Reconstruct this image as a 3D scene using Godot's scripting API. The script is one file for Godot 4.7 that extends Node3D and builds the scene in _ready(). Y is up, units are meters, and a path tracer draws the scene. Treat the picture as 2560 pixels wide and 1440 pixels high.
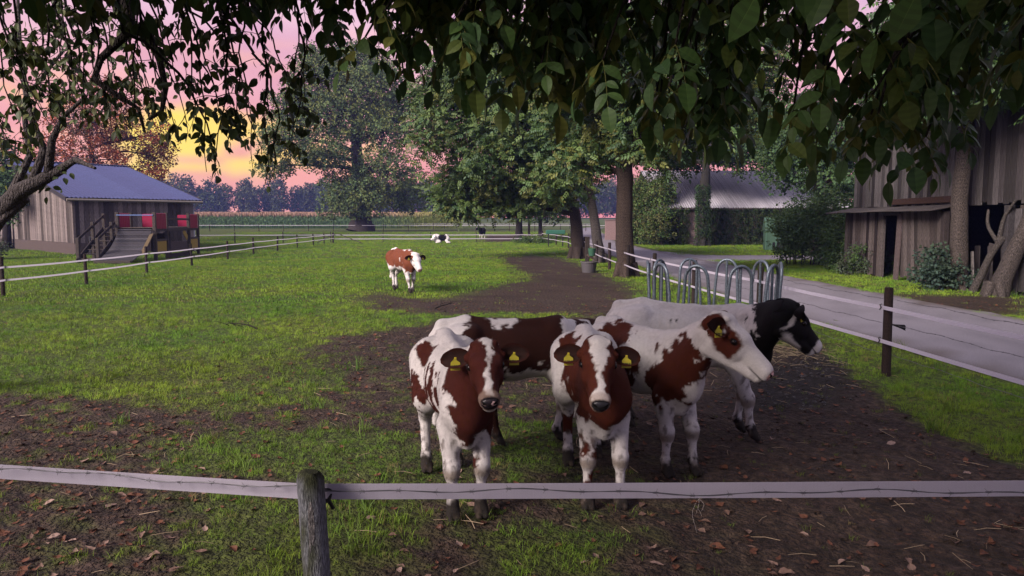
extends Node3D
# A calf paddock at dusk: calves behind an electric tape fence, old trees, barns and a lane.

var rng := RandomNumberGenerator.new()
var taken := {}
var mats := {}
var wave := FastNoiseLite.new()
var ripple := FastNoiseLite.new()


# ---------------------------------------------------------------- mesh building
class Shape:
	var v := PackedVector3Array()
	var n := PackedVector3Array()
	var c := PackedColorArray()
	var i := PackedInt32Array()
	var col := Color.WHITE

	func tri(a: Vector3, b: Vector3, d: Vector3) -> void:
		var m := (b - a).cross(d - a).normalized()
		var k := v.size()
		v.append(a); v.append(b); v.append(d)
		n.append(m); n.append(m); n.append(m)
		c.append(col); c.append(col); c.append(col)
		i.append(k); i.append(k + 2); i.append(k + 1)

	func quad(a: Vector3, b: Vector3, d: Vector3, e: Vector3) -> void:
		var m := (d - a).cross(e - b).normalized()
		var k := v.size()
		for q in [a, b, d, e]:
			v.append(q); n.append(m); c.append(col)
		for q in [0, 2, 1, 0, 3, 2]:
			i.append(k + q)

	# a box whose edges are chamfered by r
	func box(at: Transform3D, size: Vector3, r := 0.0) -> void:
		var h := size * 0.5
		r = minf(r, minf(h.x, minf(h.y, h.z)) * 0.9)
		if r <= 0.0:
			for ax in 3:
				for s in [-1.0, 1.0]:
					var f := Vector3(); f[ax] = s * h[ax]
					var p := Vector3(); p[(ax + 1) % 3] = h[(ax + 1) % 3] * s
					var q := Vector3(); q[(ax + 2) % 3] = h[(ax + 2) % 3]
					quad(at * (f - p - q), at * (f + p - q), at * (f + p + q), at * (f - p + q))
			return
		var ins := h - Vector3(r, r, r)
		for ax in 3:
			for s in [-1.0, 1.0]:
				var f := Vector3(); f[ax] = s * h[ax]
				var p := Vector3(); p[(ax + 1) % 3] = ins[(ax + 1) % 3] * s
				var q := Vector3(); q[(ax + 2) % 3] = ins[(ax + 2) % 3]
				quad(at * (f - p - q), at * (f + p - q), at * (f + p + q), at * (f - p + q))
		for ax in 3:
			var u := (ax + 1) % 3
			var w := (ax + 2) % 3
			for su in [-1.0, 1.0]:
				for sw in [-1.0, 1.0]:
					var a := Vector3(); a[u] = su * h[u]; a[w] = sw * ins[w]
					var b := Vector3(); b[u] = su * ins[u]; b[w] = sw * h[w]
					var e := Vector3(); e[ax] = ins[ax]
					if su * sw > 0.0:
						quad(at * (a - e), at * (b - e), at * (b + e), at * (a + e))
					else:
						quad(at * (a + e), at * (b + e), at * (b - e), at * (a - e))
		for sx in [-1.0, 1.0]:
			for sy in [-1.0, 1.0]:
				for sz in [-1.0, 1.0]:
					var a := Vector3(sx * h.x, sy * ins.y, sz * ins.z)
					var b := Vector3(sx * ins.x, sy * h.y, sz * ins.z)
					var e := Vector3(sx * ins.x, sy * ins.y, sz * h.z)
					if sx * sy * sz > 0.0:
						tri(at * a, at * b, at * e)
					else:
						tri(at * a, at * e, at * b)

	# a beam from a to b
	func beam(a: Vector3, b: Vector3, wide: float, deep: float, r := 0.0) -> void:
		var y := (b - a).normalized()
		var x := y.cross(Vector3(0, 0, 1))
		if x.length() < 0.05:
			x = Vector3(1, 0, 0)
		x = x.normalized()
		box(Transform3D(Basis(x, y, x.cross(y)), (a + b) * 0.5), Vector3(wide, a.distance_to(b), deep), r)

	# a smooth tube through points
	func tube(p: PackedVector3Array, r: PackedFloat32Array, sides := 6, caps := true, bumpy := 0.0, turn := 0.0) -> void:
		var side := Vector3(1, 0, 0)
		var first := v.size()
		var last := p.size() - 1
		for k in p.size():
			var t := (p[mini(k + 1, last)] - p[maxi(k - 1, 0)]).normalized()
			side = side - t * side.dot(t)
			if side.length() < 0.05:
				side = t.cross(Vector3(0, 0, 1))
				if side.length() < 0.05:
					side = t.cross(Vector3(0, 1, 0))
			side = side.normalized()
			var up := t.cross(side)
			for s in sides:
				var a := TAU * s / sides + turn
				var d := side * cos(a) + up * sin(a)
				var rr := r[k]
				if bumpy > 0.0:
					rr *= 1.0 + bumpy * (sin(a * 3.0 + k * 0.7) * 0.5 + sin(a * 5.0 - k * 1.3) * 0.5)
				v.append(p[k] + d * rr); n.append(d); c.append(col)
		for k in last:
			for s in sides:
				var a := first + k * sides + s
				var b := first + k * sides + (s + 1) % sides
				for q in [a, b + sides, b, a, a + sides, b + sides]:
					i.append(q)
		if caps:
			for e in [0, last]:
				var m := (p[0] - p[1]).normalized() if e == 0 else (p[last] - p[last - 1]).normalized()
				var k := v.size()
				v.append(p[e] + m * r[e] * 0.15); n.append(m); c.append(col)
				for s in sides:
					v.append(v[first + e * sides + s]); n.append(m); c.append(col)
				for s in sides:
					var a := k + 1 + s
					var b := k + 1 + (s + 1) % sides
					for q in ([k, a, b] if e == 0 else [k, b, a]):
						i.append(q)

	# a turned shape: profile of (radius, height)
	func lathe(at: Vector3, profile: PackedVector2Array, sides := 16) -> void:
		for k in profile.size() - 1:
			var p := profile[k]
			var q := profile[k + 1]
			for s in sides:
				var a := TAU * s / sides
				var b := TAU * (s + 1) / sides
				var da := Vector3(cos(a), 0, -sin(a))
				var db := Vector3(cos(b), 0, -sin(b))
				quad(at + da * p.x + Vector3(0, p.y, 0), at + db * p.x + Vector3(0, p.y, 0), at + db * q.x + Vector3(0, q.y, 0), at + da * q.x + Vector3(0, q.y, 0))

	func mesh() -> ArrayMesh:
		var a := []
		a.resize(Mesh.ARRAY_MAX)
		a[Mesh.ARRAY_VERTEX] = v
		a[Mesh.ARRAY_NORMAL] = n
		a[Mesh.ARRAY_COLOR] = c
		a[Mesh.ARRAY_INDEX] = i
		var m := ArrayMesh.new()
		m.add_surface_from_arrays(Mesh.PRIMITIVE_TRIANGLES, a)
		return m


# ---------------------------------------------------------------- naming
func numbered(called: String) -> String:
	var k: int = taken.get(called, 0)
	taken[called] = k + 1
	return called if k == 0 else "%s_%03d" % [called, k]


func tag(o: Node3D, label: String, category: String, group := "") -> Node3D:
	o.set_meta("label", label)
	o.set_meta("category", category)
	if group:
		o.set_meta("group", group)
	return o


func thing(called: String, label: String, category: String, at := Vector3.ZERO, turn := 0.0, group := "") -> Node3D:
	var o := Node3D.new()
	o.name = numbered(called)
	add_child(o)
	o.position = at
	o.rotation.y = turn
	tag(o, label, category, group)
	return o


func put(called: String, mesh: Mesh, m: Material, parent: Node3D = null) -> MeshInstance3D:
	var o := MeshInstance3D.new()
	o.mesh = mesh
	o.material_override = m
	if parent:
		o.name = called
		parent.add_child(o, true)
	else:
		o.name = numbered(called)
		add_child(o)
	return o


func kind(o: Node3D, what: String) -> Node3D:
	o.set_meta("kind", what)
	return o


func scatter(called: String, mesh: Mesh, m: Material, where: Array, tint: PackedColorArray, parent: Node3D = null) -> MultiMeshInstance3D:
	var mm := MultiMesh.new()
	mm.transform_format = MultiMesh.TRANSFORM_3D
	mm.use_colors = true
	mm.mesh = mesh
	mm.instance_count = where.size()
	for k in where.size():
		mm.set_instance_transform(k, where[k])
		mm.set_instance_color(k, tint[k])
	var o := MultiMeshInstance3D.new()
	o.multimesh = mm
	o.material_override = m
	o.set_meta("kind", "stuff")
	if parent:
		o.name = called
		parent.add_child(o, true)
	else:
		o.name = numbered(called)
		add_child(o)
	return o


# ---------------------------------------------------------------- materials
func grain(scale: float, lo: Color, hi: Color, octaves := 4, seed_ := 1, size := 512, cell := false) -> NoiseTexture2D:
	var f := FastNoiseLite.new()
	f.seed = seed_
	f.noise_type = FastNoiseLite.TYPE_CELLULAR if cell else FastNoiseLite.TYPE_SIMPLEX_SMOOTH
	f.frequency = scale / size
	f.fractal_octaves = octaves
	f.fractal_gain = 0.6
	var t := NoiseTexture2D.new()
	t.width = size
	t.height = size
	t.seamless = true
	t.noise = f
	var g := Gradient.new()
	g.set_color(0, lo)
	g.set_color(1, hi)
	g.set_offset(0, 0.2)
	g.set_offset(1, 0.8)
	t.color_ramp = g
	return t


func lin(r: float, g: float, b: float) -> Color:
	return Color(r, g, b).linear_to_srgb()


func mat(called: String, color: Color, rough := 0.9, tex: Texture2D = null, scale := Vector3.ONE, world := false, bump: Texture2D = null, depth := 0.5) -> StandardMaterial3D:
	if mats.has(called):
		return mats[called]
	var m := StandardMaterial3D.new()
	m.resource_name = called
	m.albedo_color = color
	m.roughness = rough
	m.metallic_specular = 0.35
	m.vertex_color_use_as_albedo = true
	if tex or bump:
		m.uv1_triplanar = true
		m.uv1_world_triplanar = world
		m.uv1_scale = scale
	if tex:
		m.albedo_texture = tex
	if bump:
		m.heightmap_enabled = true
		m.heightmap_texture = bump
		m.heightmap_scale = depth
	mats[called] = m
	return m


func fuzz(x: float, z: float, f: float) -> float:
	return wave.get_noise_2d(x * f, z * f)


# ---------------------------------------------------------------- the lie of the land
func rise(z: float) -> float:
	return 0.7 * smoothstep(60.0, 85.0, -z) + 3.0 * smoothstep(120.0, 320.0, -z)


func ring(l: Array) -> PackedVector2Array:
	var p := PackedVector2Array()
	for k in l.size() / 2:
		p.append(Vector2(l[2 * k], l[2 * k + 1]))
	return p


var bare := []
var green := []
var dung := PackedVector2Array()


func lay_out() -> void:
	bare = [
		ring([-6.29, -7.04, -4.70, -7.04, -3.96, -6.79, -3.50, -7.04, -3.12, -7.68, -2.76, -8.44, -2.67, -10.34, -1.99, -11.11, -1.26, -12.49, 0.86, -12.76, 1.60, -13.03, 2.98, -16.17, 3.06, -13.03, 3.70, -9.67, 4.27, -9.99, 3.83, -8.10, 3.62, -6.95, 3.46, -5.97, 3.48, -5.22, 3.56, -4.87, 3.72, -3.99, 3.6, -0.5, -6.5, -0.5]),
		ring([-0.77, -34.51, 1.02, -36.58, 2.60, -33.38, 3.03, -24.73, 3.32, -21.27, 3.14, -17.58, 2.75, -14.26, 1.57, -12.76, 0.90, -13.32, -0.23, -13.50, -1.33, -13.20, -2.47, -13.81, -3.43, -16.17, -3.15, -17.08, -1.76, -15.75, -1.14, -17.08, 0.12, -20.55, 0.51, -22.87, 0.00, -26.91]),
		ring([-2.73, -61.55, 2.13, -64.12, 2.08, -75.10, -2.64, -73.31]),
		ring([9.06, -17.08, 11.56, -16.17, 9.26, -12.92, 8.33, -14.61]),
	]
	green = [
		ring([-2.56, -5.04, -2.72, -5.57, -2.19, -5.68, -1.59, -5.85, -0.90, -5.62, -0.60, -4.79, -0.99, -4.56, -2.28, -4.64]),
		ring([-1.98, -4.42, -1.34, -4.49, -0.61, -4.42, -0.51, -3.99, -0.58, -3.59, -0.73, -3.33, -0.49, -0.5, -1.46, -0.5, -1.60, -3.33, -1.81, -3.88]),
		ring([-3.83, -7.12, -2.98, -7.78, -2.45, -9.08, -1.92, -8.10, -1.80, -6.64, -2.59, -6.35, -3.46, -6.64]),
		ring([-0.71, -5.22, -0.45, -5.22, -0.37, -4.36, -0.64, -4.49]),
		ring([-0.14, -6.09, 0.47, -5.97, 0.38, -4.79, -0.08, -4.64]),
		ring([-0.11, -3.83, 0.49, -3.88, 0.54, -3.33, -0.15, -3.33]),
	]
	dung = ring([2.63, -8.32, 4.09, -9.08, 3.68, -7.48, 2.93, -6.64, 2.16, -6.35])


func inside(poly: PackedVector2Array, p: Vector2) -> float:
	var best := 1e9
	for k in poly.size():
		best = minf(best, p.distance_squared_to(Geometry2D.get_closest_point_to_segment(p, poly[k], poly[(k + 1) % poly.size()])))
	return sqrt(best) * (1.0 if Geometry2D.is_point_in_polygon(p, poly) else -1.0)


# 1 on bare soil, 0 in grass
func soil(x: float, z: float) -> float:
	if x < -14.0 or x > 13.0 or z < -78.0:
		return 0.0
	var far := clampf(-z / 12.0, 0.5, 3.0)
	var p := Vector2(x + fuzz(x, z, 110.0) * 0.25 * far, z + fuzz(x + 40.0, z, 110.0) * 0.4 * far)
	var s := -1e9
	for poly in bare:
		s = maxf(s, inside(poly, p))
	if s < -2.0:
		return 0.0
	var m := smoothstep(-0.22 * far, 0.22 * far, s + fuzz(x, z, 420.0) * 0.25 * far)
	if z > -10.0 and m > 0.0:
		var g := -1e9
		for poly in green:
			g = maxf(g, inside(poly, p))
		if x < 1.5:
			m *= 1.0 - 0.5 * smoothstep(0.10, 0.34, fuzz(x + 5.0, z, 330.0)) * smoothstep(1.5, 0.0, x)
		m *= 1.0 - 0.68 * smoothstep(-0.15, 0.15, g + fuzz(x + 9.0, z, 420.0) * 0.25)
	return m


func ground_height(x: float, z: float) -> float:
	var h := rise(z)
	var edge := clampf((7.0 - absf(x)) * 2.0, 0.0, 1.0) * clampf((14.0 + z) * 2.0, 0.0, 1.0)
	if edge > 0.0:
		h += edge * (fuzz(x, z, 60.0) * 0.025 + fuzz(x, z, 420.0) * 0.022 * (0.5 + soil(x, z)))
	return h


func _ready() -> void:
	rng.seed = 7
	wave.seed = 3
	wave.noise_type = FastNoiseLite.TYPE_SIMPLEX_SMOOTH
	wave.frequency = 0.01
	wave.fractal_octaves = 3
	ripple.seed = 11
	ripple.frequency = 0.02

	var cam := Camera3D.new()
	cam.name = "camera"
	cam.fov = 43.6028
	cam.near = 0.05
	cam.far = 2000.0
	cam.position = Vector3(0, 1.7, 0)
	cam.rotation = Vector3(-0.09086, 0, 0)
	add_child(cam)

	var env := Environment.new()
	env.background_mode = Environment.BG_SKY
	var sky := Sky.new()
	var pano := PanoramaSkyMaterial.new()
	pano.panorama = sky_picture()
	sky.sky_material = pano
	env.sky = sky
	env.background_energy_multiplier = 0.65
	env.ambient_light_source = Environment.AMBIENT_SOURCE_SKY
	env.tonemap_mode = Environment.TONE_MAPPER_LINEAR
	env.tonemap_exposure = 1.7
	env.fog_enabled = true
	env.fog_density = 0.00045
	env.fog_light_color = Color(0.50, 0.56, 0.85)
	env.sdfgi_enabled = true
	env.ssao_enabled = true
	env.ssil_enabled = true
	var we := WorldEnvironment.new()
	we.name = "world"
	we.environment = env
	add_child(we)

	var sun := DirectionalLight3D.new()
	sun.name = "last_daylight"
	sun.light_color = Color(1.0, 0.93, 0.90)
	sun.light_energy = 1.6
	sun.light_angular_distance = 26.0
	sun.shadow_enabled = true
	sun.rotation_degrees = Vector3(-30, -48, 0)
	add_child(sun)

	lay_out()
	materials()
	build_ground()
	build_road()
	build_grass()
	build_buildings()
	build_fences()
	build_feeder()
	build_calves()
	build_trees()
	build_small()


func sky_picture() -> ImageTexture:
	var w := 768
	var h := 384
	var im := Image.create(w, h, false, Image.FORMAT_RGBF)
	var puff := FastNoiseLite.new()
	puff.seed = 21
	puff.frequency = 1.0
	puff.fractal_octaves = 5
	puff.noise_type = FastNoiseLite.TYPE_SIMPLEX_SMOOTH
	# colours by height above the horizon on the sunset side and on the far side, linear
	var at := [0.0, 4.0, 9.0, 16.0, 26.0, 45.0, 90.0]
	var warm := [Vector3(0.92, 0.34, 0.27), Vector3(0.86, 0.40, 0.39), Vector3(0.83, 0.47, 0.53), Vector3(0.80, 0.58, 0.70), Vector3(0.72, 0.64, 0.88), Vector3(0.69, 0.66, 0.80), Vector3(0.70, 0.69, 0.77)]
	var cool := [Vector3(0.62, 0.52, 0.68), Vector3(0.68, 0.56, 0.74), Vector3(0.72, 0.62, 0.82), Vector3(0.72, 0.66, 0.90), Vector3(0.70, 0.68, 0.94), Vector3(0.69, 0.66, 0.80), Vector3(0.70, 0.69, 0.77)]
	for y in h:
		var el := 90.0 - (y + 0.5) / h * 180.0
		var e := maxf(el, 0.0)
		var k := 0
		while k < 5 and e > at[k + 1]:
			k += 1
		var t: float = (e - at[k]) / (at[k + 1] - at[k])
		var a: Vector3 = warm[k].lerp(warm[k + 1], t)
		var b: Vector3 = cool[k].lerp(cool[k + 1], t)
		var ce := cos(deg_to_rad(el))
		for x in w:
			var az := wrapf((x + 0.5) / w * 360.0, -180.0, 180.0)
			var d := Vector3(sin(deg_to_rad(az)) * ce, sin(deg_to_rad(el)), -cos(deg_to_rad(az)) * ce)
			var off := absf(wrapf(az + 22.0, -180.0, 180.0))
			var s := 1.0 - smoothstep(35.0, 150.0, off)
			var c := b.lerp(a, s)
			if el > -1.0:
				# long streaks of cloud
				var q := Vector3(d.x * 3.4, d.y * 17.0, d.z * 3.4)
				var n := puff.get_noise_3dv(q)
				var m := puff.get_noise_3dv(q * 2.3 + Vector3(7, 3, 1))
				var cl := smoothstep(-0.15, 0.45, n + m * 0.4)
				c = c.lerp(c * Vector3(0.80, 0.70, 0.82), cl * 0.75)
				c = c.lerp(Vector3(1.0, 0.62, 0.60), smoothstep(0.12, 0.5, puff.get_noise_3dv(q * Vector3(1.3, 2.6, 1.3) + Vector3(3, 9, 5))) * 0.45 * s)
				# bands of cloud lit yellow by the sun that has just gone down
				var glow := 0.0
				for g in [[-24.0, 4.9, 5.5, 1.1, 1.2], [-21.8, 7.7, 3.0, 1.0, 0.95], [-25.5, 7.0, 3.0, 0.6, 0.7], [-32.0, 8.6, 3.0, 0.7, 0.6], [-15.5, 4.8, 3.5, 1.0, 0.8], [-17.0, 12.5, 4.5, 0.7, 0.35], [-28.0, 11.5, 6.0, 0.8, 0.25], [-20.0, 6.2, 2.5, 0.7, 0.6]]:
					var da: float = (wrapf(az - g[0], -180.0, 180.0) + n * 9.0) / g[2]
					var de: float = (el - g[1] + m * 2.6 + n * 1.2) / g[3]
					glow += g[4] * exp(-da * da - de * de)
				var grey := Vector3.ONE * c.dot(Vector3(0.3, 0.6, 0.1))
				c = grey + (c - grey) * 1.18
				c = c.lerp(Vector3(1.0, 0.42, 0.24), exp(-pow(off / 20.0, 2.0)) * exp(-pow(e / 6.5, 2.0)) * 0.6)
				c = c.lerp(Vector3(1.0, 0.50, 0.32), clampf(glow * 1.2, 0.0, 1.0))
				c = c.lerp(Vector3(1.08, 0.80, 0.13), smoothstep(0.25, 1.0, glow))
			im.set_pixel(x, y, Color(c.x, c.y, c.z))
	return ImageTexture.create_from_image(im)


func materials() -> void:
	var fine := grain(40.0, Color(0.62, 0.62, 0.62), Color(1, 1, 1), 5, 2)
	var mottled := grain(14.0, Color(0.55, 0.55, 0.55), Color(1, 1, 1), 6, 3)
	var relief := grain(24.0, Color.BLACK, Color.WHITE, 6, 4)
	var pebble := grain(70.0, Color.BLACK, Color.WHITE, 3, 5)
	mat("ground", Color.WHITE, 0.97, mottled, Vector3(0.9, 0.9, 0.9), true, relief, 3.0)
	mat("asphalt", lin(0.28, 0.265, 0.30), 0.9, grain(150.0, Color(0.55, 0.55, 0.55), Color(1, 1, 1), 4, 6), Vector3(0.5, 0.5, 0.5), true, pebble, 0.4)
	mat("grass", Color.WHITE, 0.75)
	mats.grass.backlight_enabled = true
	mats.grass.backlight = Color(0.45, 0.45, 0.45)
	mat("wood", Color.WHITE, 0.9, grain(26.0, Color(0.45, 0.43, 0.42), Color(1, 1, 1), 5, 8), Vector3(5.0, 0.35, 5.0), false, grain(30.0, Color.BLACK, Color.WHITE, 4, 9), 0.5)
	mat("beam", Color.WHITE, 0.9, fine, Vector3(2, 2, 2), false, relief, 0.4)
	mat("post", Color.WHITE, 0.92, grain(30.0, Color(0.5, 0.5, 0.5), Color(1, 1, 1), 5, 12), Vector3(7, 0.9, 7), false, grain(40.0, Color.BLACK, Color.WHITE, 4, 13), 0.6)
	mat("bark", Color.WHITE, 0.95, grain(30.0, Color(0.4, 0.4, 0.4), Color(1, 1, 1), 5, 14), Vector3(1.6, 0.5, 1.6), true, grain(36.0, Color.BLACK, Color.WHITE, 5, 15), 4.0)
	mat("tape", lin(0.66, 0.63, 0.72), 0.6, grain(60.0, Color(0.76, 0.76, 0.76), Color(1, 1, 1), 4, 16), Vector3(3, 110, 3))
	mats.tape.backlight_enabled = true
	mats.tape.backlight = Color(0.9, 0.9, 0.9)
	mat("wire", lin(0.13, 0.13, 0.14), 0.5)
	mats.wire.metallic = 0.7
	mat("steel", Color.WHITE, 0.42, mottled, Vector3(3, 3, 3))
	mats.steel.metallic = 0.5
	mat("paint", Color.WHITE, 0.55, fine, Vector3(2, 2, 2))
	mat("roof", Color.WHITE, 0.65, mottled, Vector3(0.7, 0.7, 0.7))
	mat("stone", Color.WHITE, 0.95, mottled, Vector3(2, 2, 2), false, relief, 1.0)
	mat("hide", Color.WHITE, 0.72, grain(60.0, Color(0.80, 0.80, 0.80), Color(1, 1, 1), 4, 18), Vector3(4, 2.2, 4), false, grain(90.0, Color.BLACK, Color.WHITE, 3, 19), 0.5)
	mats.hide.metallic_specular = 0.2
	mat("muzzle", Color.WHITE, 0.42)
	mat("plastic", Color.WHITE, 0.45)
	mat("leaf", Color.WHITE, 0.55)
	mats.leaf.backlight_enabled = true
	mats.leaf.backlight = Color(0.5, 0.5, 0.5)
	mat("far_leaf", Color.WHITE, 0.8)
	mats.far_leaf.backlight_enabled = true
	mats.far_leaf.backlight = Color(0.4, 0.4, 0.4)
	mat("dry_leaf", Color.WHITE, 0.8)


# ---------------------------------------------------------------- ground
func ground_color(x: float, z: float) -> Color:
	var s := soil(x, z)
	var n := fuzz(x, z, 300.0)
	var b := fuzz(x + 77.0, z - 20.0, 25.0)
	var g := Color(0.075 + 0.018 * n, 0.125 + 0.02 * n, 0.016)
	g = g.lerp(Color(0.115, 0.135, 0.022), clampf(0.5 + b, 0.0, 1.0) * 0.6)
	var e := Color(0.046, 0.029, 0.021).lerp(Color(0.086, 0.058, 0.043), clampf(0.5 + n, 0.0, 1.0))
	if s > 0.0 and x > 1.5 and z < -5.5 and z > -10.0:
		e = e.lerp(Color(0.020, 0.017, 0.016), smoothstep(-0.35, 0.25, inside(dung, Vector2(x, z)) + n * 0.3))
	return g.lerp(e, s)


func sheet(x0: float, x1: float, z0: float, z1: float, step: float, hole := Rect2()) -> Shape:
	var m := Shape.new()
	var nx := int(round((x1 - x0) / step))
	var nz := int(round((z1 - z0) / step))
	var keep := {}
	for j in nz + 1:
		for k in nx + 1:
			var x := x0 + k * step
			var z := z0 + j * step
			if hole.size.x > 0.0 and hole.grow(-step * 0.01).has_point(Vector2(x, z)):
				m.v.append(Vector3(x, 0, z)); m.n.append(Vector3.UP); m.c.append(Color.BLACK)
				continue
			var h := ground_height(x, z)
			m.v.append(Vector3(x, h, z))
			if step < 0.3:
				m.n.append(Vector3(h - ground_height(x + 0.05, z), 0.05, h - ground_height(x, z + 0.05)).normalized())
			else:
				m.n.append(Vector3(0, 1, rise(z - 0.5) - rise(z + 0.5)).normalized())
			m.c.append(ground_color(x, z))
	for j in nz:
		for k in nx:
			var a := j * (nx + 1) + k
			if hole.size.x > 0.0 and hole.has_point(Vector2(x0 + (k + 0.5) * step, z0 + (j + 0.5) * step)):
				continue
			for q in [a, a + 1, a + nx + 2, a, a + nx + 2, a + nx + 1]:
				m.i.append(q)
	return m


func build_ground() -> void:
	var root := Node3D.new()
	root.name = "ground"
	add_child(root)
	kind(root, "structure")
	var near := sheet(-7.0, 7.0, -14.0, 0.0, 0.1)
	var mid := sheet(-32.0, 32.0, -80.0, 8.0, 0.5, Rect2(-7, -14, 14, 14))
	var far := sheet(-480.0, 480.0, -560.0, 80.0, 8.0, Rect2(-32, -80, 64, 88))
	for m in [near, mid, far]:
		put("soil_and_turf", m.mesh(), mats.ground, root)


func strip(left: PackedVector2Array, right: PackedVector2Array, y: float) -> Shape:
	var m := Shape.new()
	for k in left.size() - 1:
		var n := int(ceil(left[k].distance_to(left[k + 1]) / 0.5))
		for q in n:
			var a := left[k].lerp(left[k + 1], float(q) / n)
			var b := left[k].lerp(left[k + 1], float(q + 1) / n)
			var c := right[k].lerp(right[k + 1], float(q) / n)
			var d := right[k].lerp(right[k + 1], float(q + 1) / n)
			a.x += fuzz(a.x, a.y, 160.0) * 0.2
			b.x += fuzz(b.x, b.y, 160.0) * 0.2
			c.x += fuzz(c.x, c.y, 160.0) * 0.2
			d.x += fuzz(d.x, d.y, 160.0) * 0.2
			var up := Vector3(0, y, 0)
			for w in 10:
				var e := [a.lerp(c, w / 10.0), a.lerp(c, (w + 1) / 10.0), b.lerp(d, (w + 1) / 10.0), b.lerp(d, w / 10.0)]
				var r := m.v.size()
				m.quad(V(e[0]) + up, V(e[1]) + up, V(e[2]) + up, V(e[3]) + up)
				for z in 4:
					var o: Vector2 = e[z]
					var t := 0.95 + 0.25 * fuzz(o.x, o.y, 240.0) + 0.18 * fuzz(o.x * 3.0, o.y * 0.6, 160.0)
					var col := Color(t, t, t)
					# soil trodden and washed over the edges
					var rim := 1.0 - minf(w + (1 if z == 1 or z == 2 else 0), 10 - w - (1 if z == 1 or z == 2 else 0)) / 10.0
					col = col.lerp(Color(0.42, 0.36, 0.27), smoothstep(0.86, 1.0, rim + 0.12 * fuzz(o.x, o.y, 500.0)) * 0.8)
					m.c[r + z] = col
	return m


func V(p: Vector2) -> Vector3:
	return Vector3(p.x, rise(p.y), p.y)


func build_road() -> void:
	var l := ring([5.6, 4.0, 5.45, -3.0, 5.34, -7.4, 5.04, -12.0, 4.84, -22.9, 5.2, -45.0, 5.8, -70.0, 8.0, -100.0, 14.0, -135.0])
	var r := ring([9.5, 4.0, 9.3, -3.0, 9.05, -7.4, 8.95, -12.5, 8.66, -22.9, 8.6, -45.0, 9.3, -70.0, 11.5, -100.0, 17.5, -135.0])
	kind(put("road", strip(l, r, 0.016).mesh(), mats.asphalt), "structure")
	var dl := ring([8.62, -42.5, 10.5, -37.6, 14.0, -37.2, 22.0, -38.0])
	var dr := ring([8.62, -28.0, 9.6, -31.6, 13.0, -32.5, 22.0, -33.0])
	kind(put("driveway", strip(dl, dr, 0.010).mesh(), mats.asphalt), "structure")


func on_road(x: float, z: float) -> bool:
	if x > 8.6 and x < 20.0 and z < -32.6 and z > -37.0:
		return true
	var l := 5.25 if z > -12.0 else (4.95 if z > -40.0 else lerpf(5.1, 5.9, clampf((-z - 40.0) / 30.0, 0.0, 1.0)))
	return x > l and x < l + 3.75


# ---------------------------------------------------------------- grass
func tuft(blades: int, wide: float, tall: float, thick: float) -> ArrayMesh:
	var m := Shape.new()
	for k in blades:
		var a := rng.randf() * TAU
		var p := Vector3(cos(a), 0, sin(a)) * wide * sqrt(rng.randf())
		var dir := Vector3(rng.randf_range(-1, 1), 0, rng.randf_range(-1, 1)) * 0.85
		var h := tall * rng.randf_range(0.4, 1.15)
		var side := Vector3(-sin(a * 2.7), 0, cos(a * 2.7)) * thick
		var t := rng.randf_range(0.75, 1.2)
		m.col = Color(t * rng.randf_range(0.9, 1.25), t, t * rng.randf_range(0.7, 1.1))
		var mid := p + dir * h * 0.35 + Vector3(0, h * 0.6, 0)
		var tip := p + dir * h * 1.1 + Vector3(0, h, 0)
		m.quad(p - side, p + side, mid + side * 0.8, mid - side * 0.8)
		m.tri(mid - side * 0.8, mid + side * 0.8, tip)
	return m.mesh()


func spread(n: int, z0: float, z1: float, wide: float, size: float, out: Array, tint: PackedColorArray, wanted := 0.0) -> void:
	for k in n:
		var z := -sqrt(lerpf(z0 * z0, z1 * z1, rng.randf()))
		var x := rng.randf_range(-1, 1) * (-z * 0.76 + 1.2)
		if on_road(x, z) or x < -30.0 or x > 30.0:
			continue
		var s := soil(x, z)
		if s > 0.0 and rng.randf() < s * 1.02 - 0.05:
			continue
		var lush := 0.75 + 0.5 * fuzz(x + 31.0, z, 130.0) + 0.35 * fuzz(x, z, 500.0)
		lush *= lerpf(1.0, 0.75, s)
		var g := size * clampf(lush, 0.45, 1.35) * rng.randf_range(0.7, 1.25)
		var b := Basis(Vector3.UP, rng.randf() * TAU).scaled(Vector3(g, g * rng.randf_range(0.8, 1.2), g))
		out.append(Transform3D(b, Vector3(x, ground_height(x, z) - 0.004, z)))
		var y := clampf(0.5 + fuzz(x + 77.0, z - 20.0, 25.0) + fuzz(x, z, 220.0) * 0.6, 0.0, 1.0)
		var c := Color(0.088, 0.196, 0.016).lerp(Color(0.165, 0.258, 0.024), y)
		c = c.lerp(Color(0.075, 0.085, 0.022), s * 0.7)
		if rng.randf() < 0.05:
			c = Color(0.17, 0.15, 0.06)
		tint.append(c * rng.randf_range(0.8, 1.2))


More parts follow.
